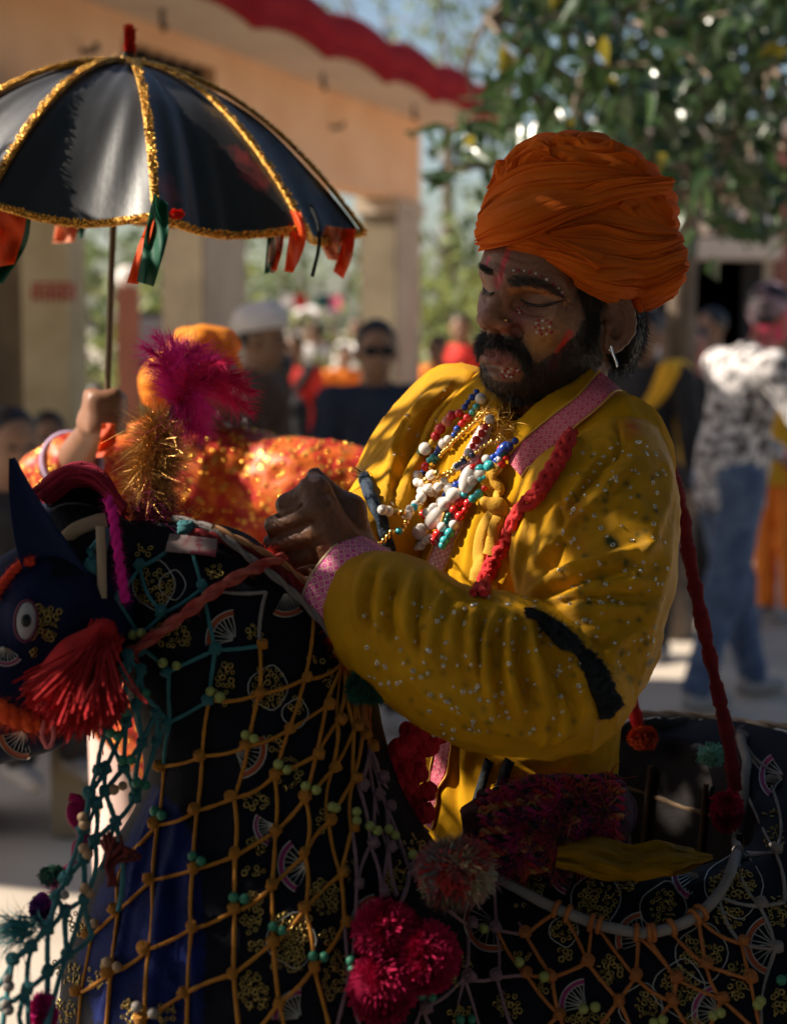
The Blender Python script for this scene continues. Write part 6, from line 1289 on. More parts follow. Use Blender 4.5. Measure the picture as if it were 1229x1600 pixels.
fuzzy('hoop', [(940, 1150, 2.34), (1030, 1136, 2.37), (1150, 1142, 2.37), (1240, 1160, 2.34)], .012, M_black, 'dark padded hoop inside the back rim', 'hoop', fuzz=600, twist=False)
# cane hoops inside the frame
e = empty('frame', rc - [0, 0, .3], 'inner cane hoops of the horse frame round the waist', 'frame')
for z_ in (-.06, -.13, -.22):
    a = Acc(); add_tube(a, [rc + [.213 * math.cos(t), .262 * math.sin(t), z_ + .004 * math.sin(7 * t)] for t in np.linspace(0, 2 * math.pi, 60)], .006, 6, caps=False); mk('hoop', a, mat('cane', (.10, .06, .03), .7), e)
for t in np.linspace(0, 2 * math.pi, 15)[:-1]:
    a = Acc(); add_tube(a, [rc + [.205 * math.cos(t), .252 * math.sin(t), -.02], rc + [.20 * math.cos(t + .1), .25 * math.sin(t + .1), -.3]], .004, 5); mk('stay', a, mat('cane_stay', (.06, .035, .02), .8), e)

# ---- waist: garland, brocade strip, fringed belt, cloth tail
M_rcl = mat('red_crepe', (.42, .006, .018), .75, col2=(.55, .012, .03), nscale=60, sheen=.4, bump=.8, bscale=260, transl=.15)
gd = empty('garland', A(640, 1200, 1.87), 'bunch of ruffled red cloth flowers at the saddle front', 'garland')
for k_, (x, y, r_) in enumerate([(672, 1136, 17), (655, 1148, 18), (640, 1160, 18), (668, 1165, 17), (625, 1172, 18), (648, 1184, 17), (612, 1188, 17), (605, 1206, 18), (632, 1205, 17), (655, 1208, 14), (618, 1225, 17), (640, 1228, 15), (628, 1244, 15), (610, 1216, 14), (650, 1250, 16), (664, 1270, 16), (645, 1266, 15), (685, 1150, 13), (636, 1140, 12), (668, 1236, 14)]):
    c = A(x, y, 1.845 + .02 * rng.random()); V, F = sphere((0, 0, 0), 1, 22, 15); V = V * (1 + .16 * np.sin(5 * np.arctan2(V[:, 1], V[:, 0]) + 3 * V[:, 2] + k_) + .14 * vnoise(V, 2.6, k_))[:, None]; mk('cloth_flower', (c + V * r_ / 1500, F), M_rcl, gd)
band('brocade_strip', [(706, 1126), (694, 1180), (682, 1235), (672, 1290)], .011, M_br, off=.004, edge=M_edge); 
gp = np.array([cast(at_, 612 + 36 * rng.random(), 1098 + 30 * rng.random(), .01, 1.87)[0] for _ in range(200)])
bl = empty('belt', A(855, 1290, 1.9), 'shaggy multicoloured fringed belt round the dancer waist', 'belt')
g = SDF(A(720, 1400, 1.8) - [0, .06, 0], A(980, 1190, 1.95) + [.02, .2, .02], .005); g.chain([A(770, 1300, 1.90), A(840, 1290, 1.885), A(910, 1282, 1.91), A(945, 1270, 1.97)], [.040, .049, .046, .036], .02); V, F = g.mesh(2); V = V + vnormals(V, F) * (.004 * vnoise(V * [.4, 1, 1], 90, 2))[:, None]; mk('band', (V, F), wool('plum_weave', (.04, .008, .015)), bl)
bt_ = bvh(V, F); BCL = [wool('belt_' + n_, c_) for n_, c_ in (('magenta', (.30, .012, .09)), ('rust', (.32, .05, .02)), ('plum', (.08, .012, .05)), ('black', (.015, .015, .02)), ('ochre', (.34, .16, .05)), ('crimson', (.30, .012, .03)))]
for r_ in range(13):
    y_ = 1228 + r_ * 11.5; Pc, Nc = drape(bt_, [(748 + 2 * (r_ % 3), y_ + 16), (820, y_ + 4), (880, y_ - 4), (968, y_ - 12)], 60, .001, 1.86, 3); Tc, N1, B1 = frames(Pc); t = np.linspace(0, 60, 60)
    for k_ in range(2): a = Acc(); add_tube(a, Pc + (N1 * np.cos(t + k_ * math.pi)[:, None] + B1 * np.sin(t + k_ * math.pi)[:, None]) * .0022 + Nc * .002, .0030, 6); mk('woven_cord', a, BCL[(r_ * 5 + k_ * 3) % 6], bl)
q_ = np.random.default_rng(5)
for i_ in range(210):
    u = q_.random() ** .6; c, n = cast(bt_, 775 + 180 * u, 1232 + 132 * q_.random() - 14 * u, .006, 1.87); k_ = 16; fib = fibres(c + q_.normal(size=(k_, 3)) * .0016, n * .55 + np.array([[-.45, -.1, -.35]]) + q_.normal(size=(k_, 3)) * .5, .013 + .006 * u, .0021, 3, .4, .2); mk('tuft', fib, BCL[q_.choice(6, p=[.25, .15, .2, .2, .05, .15])], bl)
up_ = spline([(872, 1322), (930, 1308), (975, 1320), (1000, 1318), (1030, 1312), (1062, 1322), (1112, 1337)], 40); lo_p = spline([(868, 1350), (920, 1366), (965, 1375), (1010, 1372), (1050, 1364), (1085, 1352), (1113, 1340)], 40); Vt = []
for v in np.linspace(0, 1, 16):
    for i_ in range(40):
        q = up_[i_] * (1 - v) + lo_p[i_] * v; u = i_ / 39; Vt.append(A(q[0], q[1], 1.835 - .05 * v + .03 * u - .022 * math.sin(math.pi * v) * (1 - u) - .012 * abs(math.sin(4.5 * v + 3 * u)) * (1 - u) - .009 * abs(math.sin(8 * v - 5 * u + 1)) * (1 - .6 * u) - .004 * abs(math.sin(16 * v + 9 * u))))
Vt = np.array(Vt); Vb = Vt + [0, .006, -.004]; a = Acc(); a.add(Vt, grid_faces(16, 40)); a.add(Vb, grid_faces(16, 40)[:, ::-1]); q_ = a.arrays(); tv2 = q_[0] + vnormals(q_[0], q_[1]) * (.004 * wrinkle(q_[0], (1, .1, -.12), 55, 2))[:, None]; mk('cloth_tail', (tv2, q_[1], None, stain(q_[0], KS * .5, [(1060, 1325, 10, GRN, .6)])), M_kurta, None, 'pointed yellow cloth end lying on the rim of the horse frame', 'cloth')
# ================================================================ the knotted net over the horse
CORD = {'t': mat('teal_cord', (.030, .13, .145), .8, col2=(.04, .17, .185), nscale=30, bump=.6, bscale=500, sheen=.15), 'o': mat('ochre_cord', (.38, .14, .013), .8, col2=(.45, .18, .02), nscale=30, bump=.6, bscale=500, sheen=.15), 'r': mat('orange_cord', (.34, .105, .025), .8, col2=(.41, .14, .035), nscale=30, bump=.6, bscale=500), 'm': mat('mauve_cord', (.21, .115, .135), .8, col2=(.27, .15, .17), nscale=30, bump=.6, bscale=500), 'g': mat('grey_cord', (.20, .17, .155), .85, col2=(.26, .23, .21), nscale=30, bump=.6, bscale=500)}
BD = {'y': mat('lime_bead', (.26, .28, .075), .45), 'g': mat('jade_bead', (.03, .17, .10), .45), 'c': mat('cream_bead', (.36, .22, .12), .45), 'w': mat('stone_bead', (.24, .21, .19), .5)}
kb = Acc(); kv_, kf_ = sphere((0, 0, 0), (.8, .8, .95), 12, 8); kb.add(kv_, kf_)
for k_, tl in enumerate((.35, -.3, .1)):
    v, f = torus(.78, .34, 12, 6); c_, s_ = math.cos(tl), math.sin(tl); v = v @ np.array([[1, 0, 0], [0, c_, -s_], [0, s_, c_]]).T + [0, 0, (.5, -.45, .02)[k_]]; kb.add(v, f)
q = kb.arrays(); KM = {k_: mesh_data('knot_' + k_, q[0], q[1], q[2], m) for k_, m in CORD.items()}
bv, bf = sphere((0, 0, 0), 1, 14, 9); BM2 = {k_: mesh_data('net_bead_' + k_, bv, bf, None, m) for k_, m in BD.items()}
net = empty('net', A(430, 1250, 1.72), 'beaded net of knotted teal ochre and mauve cords draped over the horse', 'net')
def nd(p, off=.006):
    if len(p) > 2: return A(*p[:3])
    return cast(ht, p[0], p[1], off, 1.72)[0]
def cord(p, q, c, r=.0020, sag=.0):
    free = len(p) > 2 or len(q) > 2; n = 7
    if free:
        a_, b_ = nd(p), nd(q); P = a_ + (b_ - a_) * np.linspace(0, 1, n)[:, None]
    else:
        L = np.array(p) + (np.array(q) - np.array(p)) * np.linspace(0, 1, n)[:, None]; ds = np.array([(nd(x, .005) - CAM) @ FW for x in L]); t = np.linspace(0, 1, n); ch = ds[0] + (ds[-1] - ds[0]) * t; ds = np.minimum(ds, ch + .004); ds = np.maximum(ds, ch - .03); P = np.array([A(x[0], x[1], d_) for x, d_ in zip(L, ds)])
    ln = np.linalg.norm(P[-1] - P[0]); s = np.sin(np.linspace(0, math.pi, n))[:, None]; P = P + s * rng.normal(size=3) * .035 * ln - s * [0, 0, .02 * ln * (1 + sag)]
    a = Acc(); add_tube(a, spline(P, 14), r * (1 + .08 * rng.normal(size=14)), 6); mk('cord', a, CORD[c], net)
KN = set()
def knot(p, c, s=.0050):
    k_ = (round(p[0]), round(p[1]))
    if k_ in KN: return
    KN.add(k_); M = basis(nrm([rng.normal() * .4, rng.normal() * .4, 1]), [1, 0, 0]); inst('knot', KM[c], net, nd(p), quat(M), (s * (.9 + .25 * rng.random()), s * .95, s * (1.0 + .3 * rng.random())))
def bead(p, c, s=.0050): inst('bead', BM2[c], net, nd(p, .009), None, s * (.92 + .16 * rng.random()))
N_ = {'t1': (264, 1050), 't2': (266, 1128), 't3': (336, 1016), 't4': (327, 1094), 'u1': (219, 886), 'u2': (290, 833), 'u3': (255, 958), 'u4': (316, 919), 'u5': (181, 934), 'u6': (217, 990), 'u7': (224, 1014), 'g1': (415, 925), 'o1': (406, 1009), 'o2': (404, 1085), 'o3': (476, 1061), 'o4': (537, 1036), 'o5': (451, 1141), 'o6': (509, 1104), 'o7': (527, 1127), 'o8': (553, 1138), 'o9': (566, 1150), 'o10': (577, 1169), 'o11': (387, 1166), 'o12': (316, 1181), 'o13': (256, 1197), 'o14': (429, 1212), 'o15': (494, 1181), 'o16': (519, 1202), 'o17': (551, 1219), 'o18': (561, 1231), 'o19': (366, 1247), 'o20': (308, 1267), 'o21': (246, 1289), 'o22': (477, 1248), 'o23': (513, 1284), 'o24': (549, 1296), 'o25': (430, 1300), 'm1': (585, 1244), 'm2': (604, 1263), 'p1': (238, 1375), 'p2': (301, 1360), 'p3': (367, 1338), 'p5': (424, 1386), 'p6': (476, 1336), 'p8': (532, 1367), 'p10': (367, 1422), 'p11': (299, 1451), 'p12': (233, 1483), 'p13': (477, 1420), 'p14': (538, 1442), 'p15': (426, 1473), 'p16': (365, 1522), 'p17': (293, 1550), 'p18': (227, 1592), 'p19': (490, 1512), 'p20': (436, 1567), 'p21': (557, 1384), 'p22': (578, 1321), 'p22b': (606, 1328), 'p23': (545, 1533), 'p24': (596, 1396), 'l2': (185, 1424), 'l5': (173, 1521), 'l6': (127, 1550), 'l7': (144, 1462), 'l9': (197, 1337), 'b1': (291, 1630), 'b2': (376, 1630), 'b3': (450, 1630), 'b4': (520, 1630), 'b5': (222, 1640), 'b6': (165, 1625), 'b7': (118, 1640), 'b8': (575, 1640)}
NE = 't1-u7-t t1-t2-t t1-t3-t t3-t4-t t4-t2-t t3-u4-t u2-u4-t u2-u1-t u1-u3-t u3-u4-t u3-u6-t u5-u1-t u5-u6-t t3-o1-t u4-g1-g o1-g1-g t2-o13-t o1-o2-o o2-t4-o o2-o3-o o3-o3x-o o3-o4-o o3-o5-o o2-o11-o o4-o6-o o4-o7-o o5-o6-o o5-o11-o o11-o12-o t4-o12-o o12-o13-o o6-o15-o o7-o15-o o7-o16-o o8-o16-o o8-o17-o o9-o17-o o5-o14-o o11-o19-o o14-o15-o o14-o19-o o12-o20-o o19-o20-o o13-o21-o o20-o21-o o15-o22-o o16-o22-o o16-o23-o o17-o23-o o17-o24-o o9-o18-m o10-o18-m o10-m1-m o10-m2-m o14-o25-o o22-o25-o o22-p6-o o23-p6-o o23-p8-o o24-p8-o o25-p3-o o19-p3-o o25-p5-o p6-p5-o o20-p2-o p3-p2-o o21-p1-o p2-p1-o p3-p10-o p5-p10-o p5-p15-o p6-p13-o p8-p13-o p8-p14-o p13-p15-o p2-p11-o p10-p11-o p1-p12-o p11-p12-o p10-p16-o p15-p16-o p15-p20-o p13-p19-o p14-p19-o p19-p20-o p11-p17-o p16-p17-o p12-l5-o p12-p18-o p17-p18-o p16-b2-o p20-b2-o p17-b1-o p18-b5-o p20-b3-o p19-b4-o l5-b6-o l5-l6-o l6-b7-o l7-l2-o l2-p1-o l2-l5-o l9-o21-o l9-l2-o l7-l6-o o18-p22-m m1-p22-m m1-p22b-m o24-p21-m p22-p21-m p22-p24-m p22b-p24-m p21-p23-m p14-p23-m p24-p23-m p23-b4-m p23-b8-m'.split()
N_['o3x'] = (490, 966)
for e_ in NE:
    a_, b_, c_ = e_.split('-'); cord(N_[a_], N_[b_], c_, sag=1.0 if abs(N_[a_][0] - N_[b_][0]) > 40 else 0)
for k_, p in N_.items():
    if k_[0] == 'b' or k_ in ('o3x', 'u2', 'o4', 'g1'): continue
    knot(p, 't' if k_[0] in 'tu' else 'm' if k_ in ('o18', 'm1', 'm2', 'p21', 'p22', 'p22b', 'p23', 'p24') else 'o')
for p in ((537, 1036), (528, 1022), (290, 833)): KN.discard(p); knot(p, 'o' if p[0] > 400 else 't', .0075)
# strands gathered at the crest and hanging down the shoulder
for a_, b_, c_ in (((540, 1040), (553, 1138), 'o'), ((544, 1044), (566, 1150), 'o'), ((548, 1050), (577, 1169), 'r'), ((552, 1080), (553, 1138), 'o'), ((562, 1090), (566, 1150), 'r'), ((572, 1092), (577, 1169), 'r'), ((540, 1036), (509, 1104), 'o'), ((543, 1042), (527, 1127), 'o'), ((578, 1092), (580, 1169), 'r')): cord(a_, b_, c_, .0024)
# right side
Q = {'R0': (772, 1376), 'R1': (868, 1426), 'R2': (882, 1432), 'R3': (924, 1446), 'R4': (934, 1450), 'R5': (996, 1462), 'R6': (1008, 1462), 'R7': (1045, 1454), 'R8': (1090, 1434), 'R9': (1122, 1400), 'R10': (1153, 1340), 'R11': (1168, 1245), 'R12': (1161, 1157), 'a1': (821, 1461), 'a2': (917, 1504), 'a3': (862, 1527), 'a4': (992, 1527), 'a5': (966, 1563), 'a6': (1049, 1566), 'a7': (1056, 1530), 'a8': (1102, 1509), 'a9': (1127, 1562), 'a10': (1171, 1531), 'a11': (1158, 1475), 'a12': (822, 1523), 'a13': (873, 1586), 'g1': (1186, 1416), 'g2': (1211, 1332), 'g3': (1211, 1484), 'g4': (1204, 1226), 'g5': (1222, 1212), 'g6': (1225, 1410), 'm1': (776, 1453), 'm2': (729, 1445), 'm3': (776, 1527), 'm4': (725, 1527), 'm5': (659, 1574), 'm6': (640, 1360), 'm7': (675, 1400), 'z1': (700, 1640), 'z2': (760, 1640), 'z3': (820, 1640), 'z4': (900, 1640), 'z5': (1000, 1640), 'z6': (1090, 1640), 'z7': (1190, 1620), 'z8': (640, 1640)}
for e_ in 'R0-m1-m R0-a1-m R1-a1-r R2-a2-r R3-a2-r R4-a4-r R5-a4-r R5-a7-r R6-a7-r R7-a8-r R8-a8-r R8-a11-r a1-a3-r a2-a3-r a2-a5-r a4-a5-r a4-a6-r a7-a6-r a7-a9-r a8-a9-r a8-a10-r a11-a10-r a11-R9-g R9-g1-g R10-g1-g R10-g2-g R11-g2-g g1-g3-g a11-g3-g g4-g2-g g4-R12-g R12-g5-g g1-g6-g g2-g6-g m1-a1-m m1-m2-m m1-m3-m m2-m4-m m2-m7-m m4-m3-m m1-a12-r a12-a3-r m3-a12-m a12-a13-r a3-a13-r m4-z1-m m4-z2-m m3-z3-m a13-z3-r a13-z4-r a5-z4-r a5-z5-r a6-z5-r a6-z6-r a9-z6-r a9-z7-r a10-z7-r g3-z7-g m6-m7-m m5-z1-m m5-z8-m m5-m4-m'.split(): 
    a_, b_, c_ = e_.split('-'); cord(Q[a_], Q[b_], c_, sag=.6)
for k_, p in Q.items():
    if k_[0] in 'Rz' or k_ in ('g5', 'g6', 'a12'): continue
    knot(p, 'r' if k_[0] == 'a' else k_[0], .0056)
knot((772, 1376), 'm'); knot((1122, 1400), 'g'); knot((1153, 1340), 'g'); knot((1168, 1245), 'g', .005); knot((1161, 1157), 'g', .007); knot((822, 1523), 'r')
for a_, b_ in (((604, 1263), (640, 1360)), ((604, 1263), (606, 1328)), ((592, 1215), (668, 1300)), ((596, 1220), (690, 1320)), ((577, 1169), (592, 1215)), ((606, 1328), (620, 1400)), ((640, 1360), (620, 1420))): cord(a_, b_, 'm', .0024)
knot((604, 1263), 'm'); knot((592, 1217), 'm')
# the ring rope and its lashings
P, Nn = drape(ht, [(730, 1350), (772, 1376), (825, 1404), (868, 1426), (925, 1447), (1000, 1463), (1045, 1455), (1090, 1435), (1122, 1400), (1153, 1340), (1170, 1258), (1168, 1215), (1160, 1155)], 110, .008, 1.8, 8); a = Acc(); add_tube(a, P, .0058 * (1 + .03 * rng.normal(size=110)), 9); mk('ring_rope', a, CORD['g'], net)
for x in (866, 884, 922, 936, 994, 1010, 1022, 1046, 1086, 1094):
    pr_, _ = proj(P); i_ = int(np.argmin(np.abs(pr_[:, 0] - x) + (pr_[:, 1] < 1390) * 1e3)); T = nrm(P[min(i_ + 1, 109)] - P[i_ - 1]); M = basis(T); v, f = torus(.0075, .0028, 12, 7); v = v @ M.T; mk('lashing', (v + P[i_], f), CORD['r'], net)
# beads, in pairs above the knots
for x, y, c in [(262, 1034, 'y'), (281, 1040, 'y'), (331, 1080, 'y'), (345, 1089, 'y'), (388, 1151, 'y'), (400, 1157, 'y'), (433, 1196, 'y'), (446, 1205, 'y'), (478, 1232, 'y'), (490, 1237, 'y'), (513, 1264, 'y'), (519, 1266, 'y'), (549, 1272, 'y'), (550, 1286, 'y'), (569, 1296, 'y'), (581, 1304, 'y'), (598, 1302, 'y'), (608, 1312, 'y'), (635, 1342, 'y'), (251, 1270, 'g'), (265, 1277, 'g'), (302, 1345, 'g'), (318, 1352, 'g'), (367, 1405, 'g'), (382, 1408, 'g'), (426, 1451, 'g'), (440, 1457, 'g'), (488, 1494, 'g'), (503, 1495, 'g'), (543, 1503, 'g'), (545, 1516, 'g'), (648, 1555, 'g'), (664, 1559, 'g'), (707, 1592, 'g'), (725, 1592, 'g'), (227, 1572, 'w'), (242, 1580, 'w'), (148, 1441, 'c'), (160, 1446, 'c'), (177, 1505, 'c'), (189, 1512, 'c'), (759, 1457, 'y'), (812, 1507, 'y'), (849, 1529, 'y'), (910, 1577, 'y'), (928, 1574, 'y'), (1112, 1588, 'y'), (1123, 1584, 'y'), (1180, 1572, 'y'), (1184, 1566, 'y'), (217, 991, 'y'), (229, 989, 'y'), (1215, 1537, 'g'), (1228, 1533, 'g'), (1020, 1598, 'y'), (1034, 1594, 'y')]: bead((x, y), c)
# the teal side that hangs free in front of the chest
FR = 1.70
F_ = {'h0': (150, 900, 1.745), 'h1': (149, 953, 1.745), 'k0': (200, 1025, 1.75), 'k1': (220, 1048, 1.75), 'k2': (196, 1045, 1.73), 'c1': (174, 1100, 1.72), 'c2': (191, 1102, 1.73), 'c3': (213, 1100, 1.74), 'c4': (225, 1086, 1.745), 'd1': (165, 1145, 1.71), 'd2': (198, 1130, 1.73), 'd3': (222, 1161, 1.74), 'd4': (244, 1115, 1.75), 'd5': (244, 1160, 1.75), 'e1': (153, 1202, 1.70), 'e2': (166, 1200, 1.71), 'e3': (194, 1200, 1.72), 'e4': (211, 1247, 1.73), 'e5': (140, 1240, 1.69), 'e6': (164, 1237, 1.70), 'e7': (151, 1257, 1.69), 'f1': (181, 1285, 1.70), 'f2': (129, 1295, 1.67), 'f3': (148, 1314, 1.68), 'f4': (131, 1340, 1.67), 'f5': (102, 1373, 1.65), 'f6': (88, 1400, 1.64), 'f7': (131, 1406, 1.65), 'f8': (102, 1424, 1.64), 'f9': (76, 1453, 1.62), 'f10': (105, 1492, 1.63), 'f11': (75, 1518, 1.61), 'f12': (43, 1545, 1.59), 'f13': (20, 1500, 1.60), 'f14': (8, 1570, 1.58), 'f15': (50, 1480, 1.61), 'f16': (30, 1590, 1.58), 'q1': (70, 1625, 1.58), 'q2': (0, 1640, 1.57), 'q3': (45, 1640, 1.57), 'q4': (-20, 1560, 1.58), 'j1': (144, 1462, 1.66), 'j2': (185, 1424, 1.68)}
for e_ in 'h0-h1 k0-k2 k0-k1 k1-c4 k1-c3 k2-c1 k2-c2 c2-d1 c2-d2 c3-d2 c4-c3 c4-t2x c1-d1 c3-d3 d2-e2 d1-e1 d1-e3 d2-e3 d3-e3 d4-d3 d4-d5 d5-e4 d3-e4 d5-t2x e1-e5 e2-e5 e2-e6 e3-e6 e3-e4 e3-e7 e4-f1 e6-e7 e7-f2 e5-f2 e6-f1 f1-f3 e7-f3 f2-f4 f3-f4 f1-f7x f4-f5 f2-f5 f3-f7 f5-f6 f4-f7 f6-f8 f7-f8 f5-f15 f8-f9 f6-f9 f8-f10 f7-f10 f9-f11 f10-f11 f9-f13 f15-f13 f11-f12 f10-q1 f11-q1 f12-f14 f13-f14 f12-q3 f14-q2 f16-q3 f12-f16 f13-q4 f15-f12 f7-j1 f10-j1 f1-j2'.split():
    a_, b_ = e_.split('-'); z = dict(F_, t2x=(262, 1128, 1.755), f7x=(160, 1360, 1.67)); cord(z[a_], z[b_], 't', .0025, sag=.3)
for k_, p in F_.items():
    if k_[0] not in 'qj' and k_ not in ('h0', 'f16'): knot(p, 't', .0052)
for x, y, d_, c in [(186, 1117, 1.72, 'g'), (197, 1112, 1.72, 'g'), (156, 1126, 1.70, 'g'), (166, 1124, 1.70, 'g'), (173, 1145, 1.70, 'g'), (184, 1150, 1.70, 'g'), (192, 1188, 1.71, 'g'), (205, 1187, 1.71, 'g'), (214, 1223, 1.725, 'g'), (228, 1227, 1.73, 'g'), (129, 1277, 1.665, 'c'), (132, 1288, 1.665, 'c'), (131, 1326, 1.66, 'c'), (137, 1334, 1.66, 'c'), (132, 1388, 1.65, 'c'), (140, 1396, 1.65, 'c'), (178, 1234, 1.70, 'c'), (192, 1228, 1.71, 'c'), (12, 1530, 1.585, 'w'), (14, 1541, 1.585, 'w'), (8, 1570, 1.575, 'w'), (14, 1578, 1.575, 'w'), (101, 1398, 1.64, 'w'), (215, 1085, 1.74, 'g'), (226, 1083, 1.74, 'g')]: bead((x, y, d_), c)
for a_, b_ in (((171, 826, 1.765), (150, 900, 1.745)), ((168, 828, 1.765), (142, 860, 1.75)), ((142, 860, 1.75), (149, 953, 1.745)), ((140, 857, 1.755), (152, 885, 1.745)), ((149, 953, 1.745), (152, 985, 1.745))): cord(a_, b_, 't', .0034)
knot((145, 886, 1.745), 't', .008); knot((149, 950, 1.745), 't', .0075)
# ================================================================ ornamental umbrella
UD = 2.62
ub = empty('umbrella', A(178, 620, UD + .02), 'black satin umbrella with gold sequin trim and orange green ribbons', 'umbrella')
uc = A(187, 331, UD); uax = nrm(A(200, 108, UD - .032) - uc); uM = basis(uax, [1, 0, 0]); UR, UH = .352, .210
if (uM[:, 0] @ RT) < 0: uM[:, :2] *= -1
def um(th, s, sag=0.0, lift=0.0):
    """s 0 apex .. 1 rim; th from the camera side, positive to the right"""
    r = UR * s; z = UH * (1 - s ** 2.0)
    d = uM[:, 0] * math.sin(th) + np.cross(uax, uM[:, 0]) * -math.cos(th)
    n = nrm(d * 2 * UH * s + uax * UR); return uc + d * r + uax * z + n * (lift - sag), n, d
M_sat = mat('black_satin', (.012, .012, .014), .46, col2=(.026, .026, .030), nscale=7, bump=.15, bscale=90, spec=.6, sheen=.35)
M_satr = mat('black_satin_red_powder', (.012, .012, .014), .38, col2=(.30, .035, .03), nscale=9, contrast=(.58, .74), bump=.15, bscale=90, spec=.6, sheen=.35, stretch=(1.6, 1.6, .7))
M_sating = mat('black_satin_gold_powder', (.012, .012, .014), .38, col2=(.16, .11, .03), nscale=9, contrast=(.58, .78), bump=.15, bscale=90, spec=.6, sheen=.35)
M_gtrim = mat('gold_trim', (.62, .33, .06), .35, .7, col2=(.30, .13, .02), nscale=130, bump=1.2, bscale=300)
th0 = R(16)
for k_ in range(10):
    t0, t1 = th0 + k_ * math.pi / 5, th0 + (k_ + 1) * math.pi / 5; nu, nv = 22, 26; V = []
    for i in range(nu):
        u = i / (nu - 1)
        for j in range(nv):
            s = .03 + .97 * j / (nv - 1); sag = .028 * math.sin(math.pi * u) ** 1.0 * s ** 1.6 + .0022 * math.sin(9 * u + 14 * s * u + k_) * s + .0016 * math.sin(26 * u + 5 * s + 2 * k_) * s * s + .002 * math.sin(17 * (u - .5) * (1.2 - s) + 3 * s) * (1 - s)
            p, n, d = um(t0 + (t1 - t0) * u, s, sag); p = p + d * (-.020 * math.sin(math.pi * u) * max(0, s - .5) * 2); V.append(p)
    mk('panel', (np.array(V), grid_faces(nu, nv)), {0: M_satr, 1: M_sating}.get(k_, M_sat), ub)
def sequin_band(name, P, N, w, seed, n):
    V, F, uv = strip(P, N, w, th=.002, nv=7, bulge=.0025, wav=.0012 * rng.normal(size=(len(P), 7))); o = mk(name, (V, F, uv), M_gtrim, ub)
    q = np.random.default_rng(seed); a = Acc(); dv, df = sphere((0, 0, 0), (1, 1, .25), 7, 4); T = nrm(np.gradient(P, axis=0)); B = np.cross(N, T)
    for _ in range(n):
        i = q.integers(0, len(P)); c = P[i] + B[i] * q.uniform(-1, 1) * w * 1.1 + N[i] * .005 + T[i] * .003 * q.normal(); M = basis(nrm(N[i] + .8 * q.normal(size=3))); a.add(c + (dv * .0021 * q.uniform(.7, 1.3)) @ M.T, df)
    mk('sequins', a, mat('amber_sequin', (.80, .42, .08), .18, .9) if seed == 0 else bpy.data.materials['amber_sequin'], ub, kind='stuff')
for k_ in range(10):
    t = th0 + k_ * math.pi / 5; Q = [um(t, s, 0, .003) for s in np.linspace(.05, 1, 60)]; sequin_band('rib_trim', np.array([q[0] for q in Q]), np.array([q[1] for q in Q]), .0056, k_, 420)
    a = Acc(); add_tube(a, [um(t, s, .004)[0] for s in np.linspace(.05, 1.01, 16)], .0022, 5); add_tube(a, [um(t, .58, .006)[0], uc + uax * .03], .0018, 5); mk('rib', a, M_iron, ub)
for k_ in range(10):
    Q = []
    for u in np.linspace(0, 1, 40):
        t = th0 + (k_ + u) * math.pi / 5; p, n, d = um(t, 1, .028 * math.sin(math.pi * u)); p = p + d * (-.020 * math.sin(math.pi * u)); Q.append((p + d * .003, nrm(d + .1 * uax)))
    sequin_band('rim_trim', np.array([q[0] for q in Q]), np.array([q[1] for q in Q]), .0052, 20 + k_, 300)
a = Acc(); add_tube(a, spline([uc + uax * (UH + .01), A(178, 345, UD), A(170, 560, UD + .01), A(164, 690, UD + .02)], 30), .0052, 10); mk('pole', a, mat('dark_brass', (.16, .11, .06), .4, .6), ub)
a = Acc(); tp = uc + uax * UH; add_tube(a, [tp - uax * .004, tp + uax * .012, tp + uax * .018], [.012, .009, .007], 10); mk('ferrule', a, M_black, ub)
fn = pompom('finial', tp + uax * .036, .0085, 900, wool('scarlet_velvet', (.62, .03, .008)), ub, squash=(1, 1, 2.9), seed=31, wd=.0012); 
mk('crown_tinsel', fibres(tp + rng.normal(size=(500, 3)) * [.014, .012, .003], rng.normal(size=(500, 3)), .013, .0009, 3, .5, .2), M_tins, ub)
M_ro = mat('orange_ribbon', (.78, .10, .015), .6, transl=.45, bump=.3, bscale=120); M_rg = mat('green_ribbon', (.012, .10, .055), .6, transl=.35, bump=.3, bscale=120); M_rp = mat('peach_ribbon', (.78, .30, .16), .6, transl=.45, bump=.3, bscale=120); M_rwh = mat('white_ribbon', (.60, .56, .50), .6, transl=.4)
def hang(Lft, Rgt, d, m, seed, wob=.012):
    nu, nv = 26, 12; Lp, Rp = spline(np.array(Lft, float), nu), spline(np.array(Rgt, float), nu); V = []
    for i in range(nu):
        for j in range(nv):
            v = j / (nv - 1); q = Lp[i] * (1 - v) + Rp[i] * v; V.append(A(q[0], q[1], d + wob * math.sin(3.3 * v + .2 * i + seed) + wob * .6 * math.sin(7 * v - .35 * i + seed * 2)))
    V = np.array(V); Vb = V + [0, .0025, 0]; mk('ribbon', (np.concatenate([V, Vb]), np.concatenate([grid_faces(nu, nv), grid_faces(nu, nv)[:, ::-1] + len(V)])), m, ub)
dr = UD - UR * math.cos(R(8)) + .0
hang([(-30, 308), (-26, 360), (-20, 420)], [(42, 312), (38, 360), (22, 412)], UD - .27, M_ro, 1); hang([(14, 310), (6, 385), (-20, 430)], [(50, 310), (42, 380), (4, 444)], UD - .25, M_rg, 2)
hang([(92, 328), (88, 350), (82, 380)], [(126, 332), (122, 358), (116, 378)], UD + .28, M_rp, 3, .006); hang([(122, 330), (120, 350), (124, 374)], [(138, 332), (135, 352), (130, 372)], UD + .29, M_rg, 4, .005)
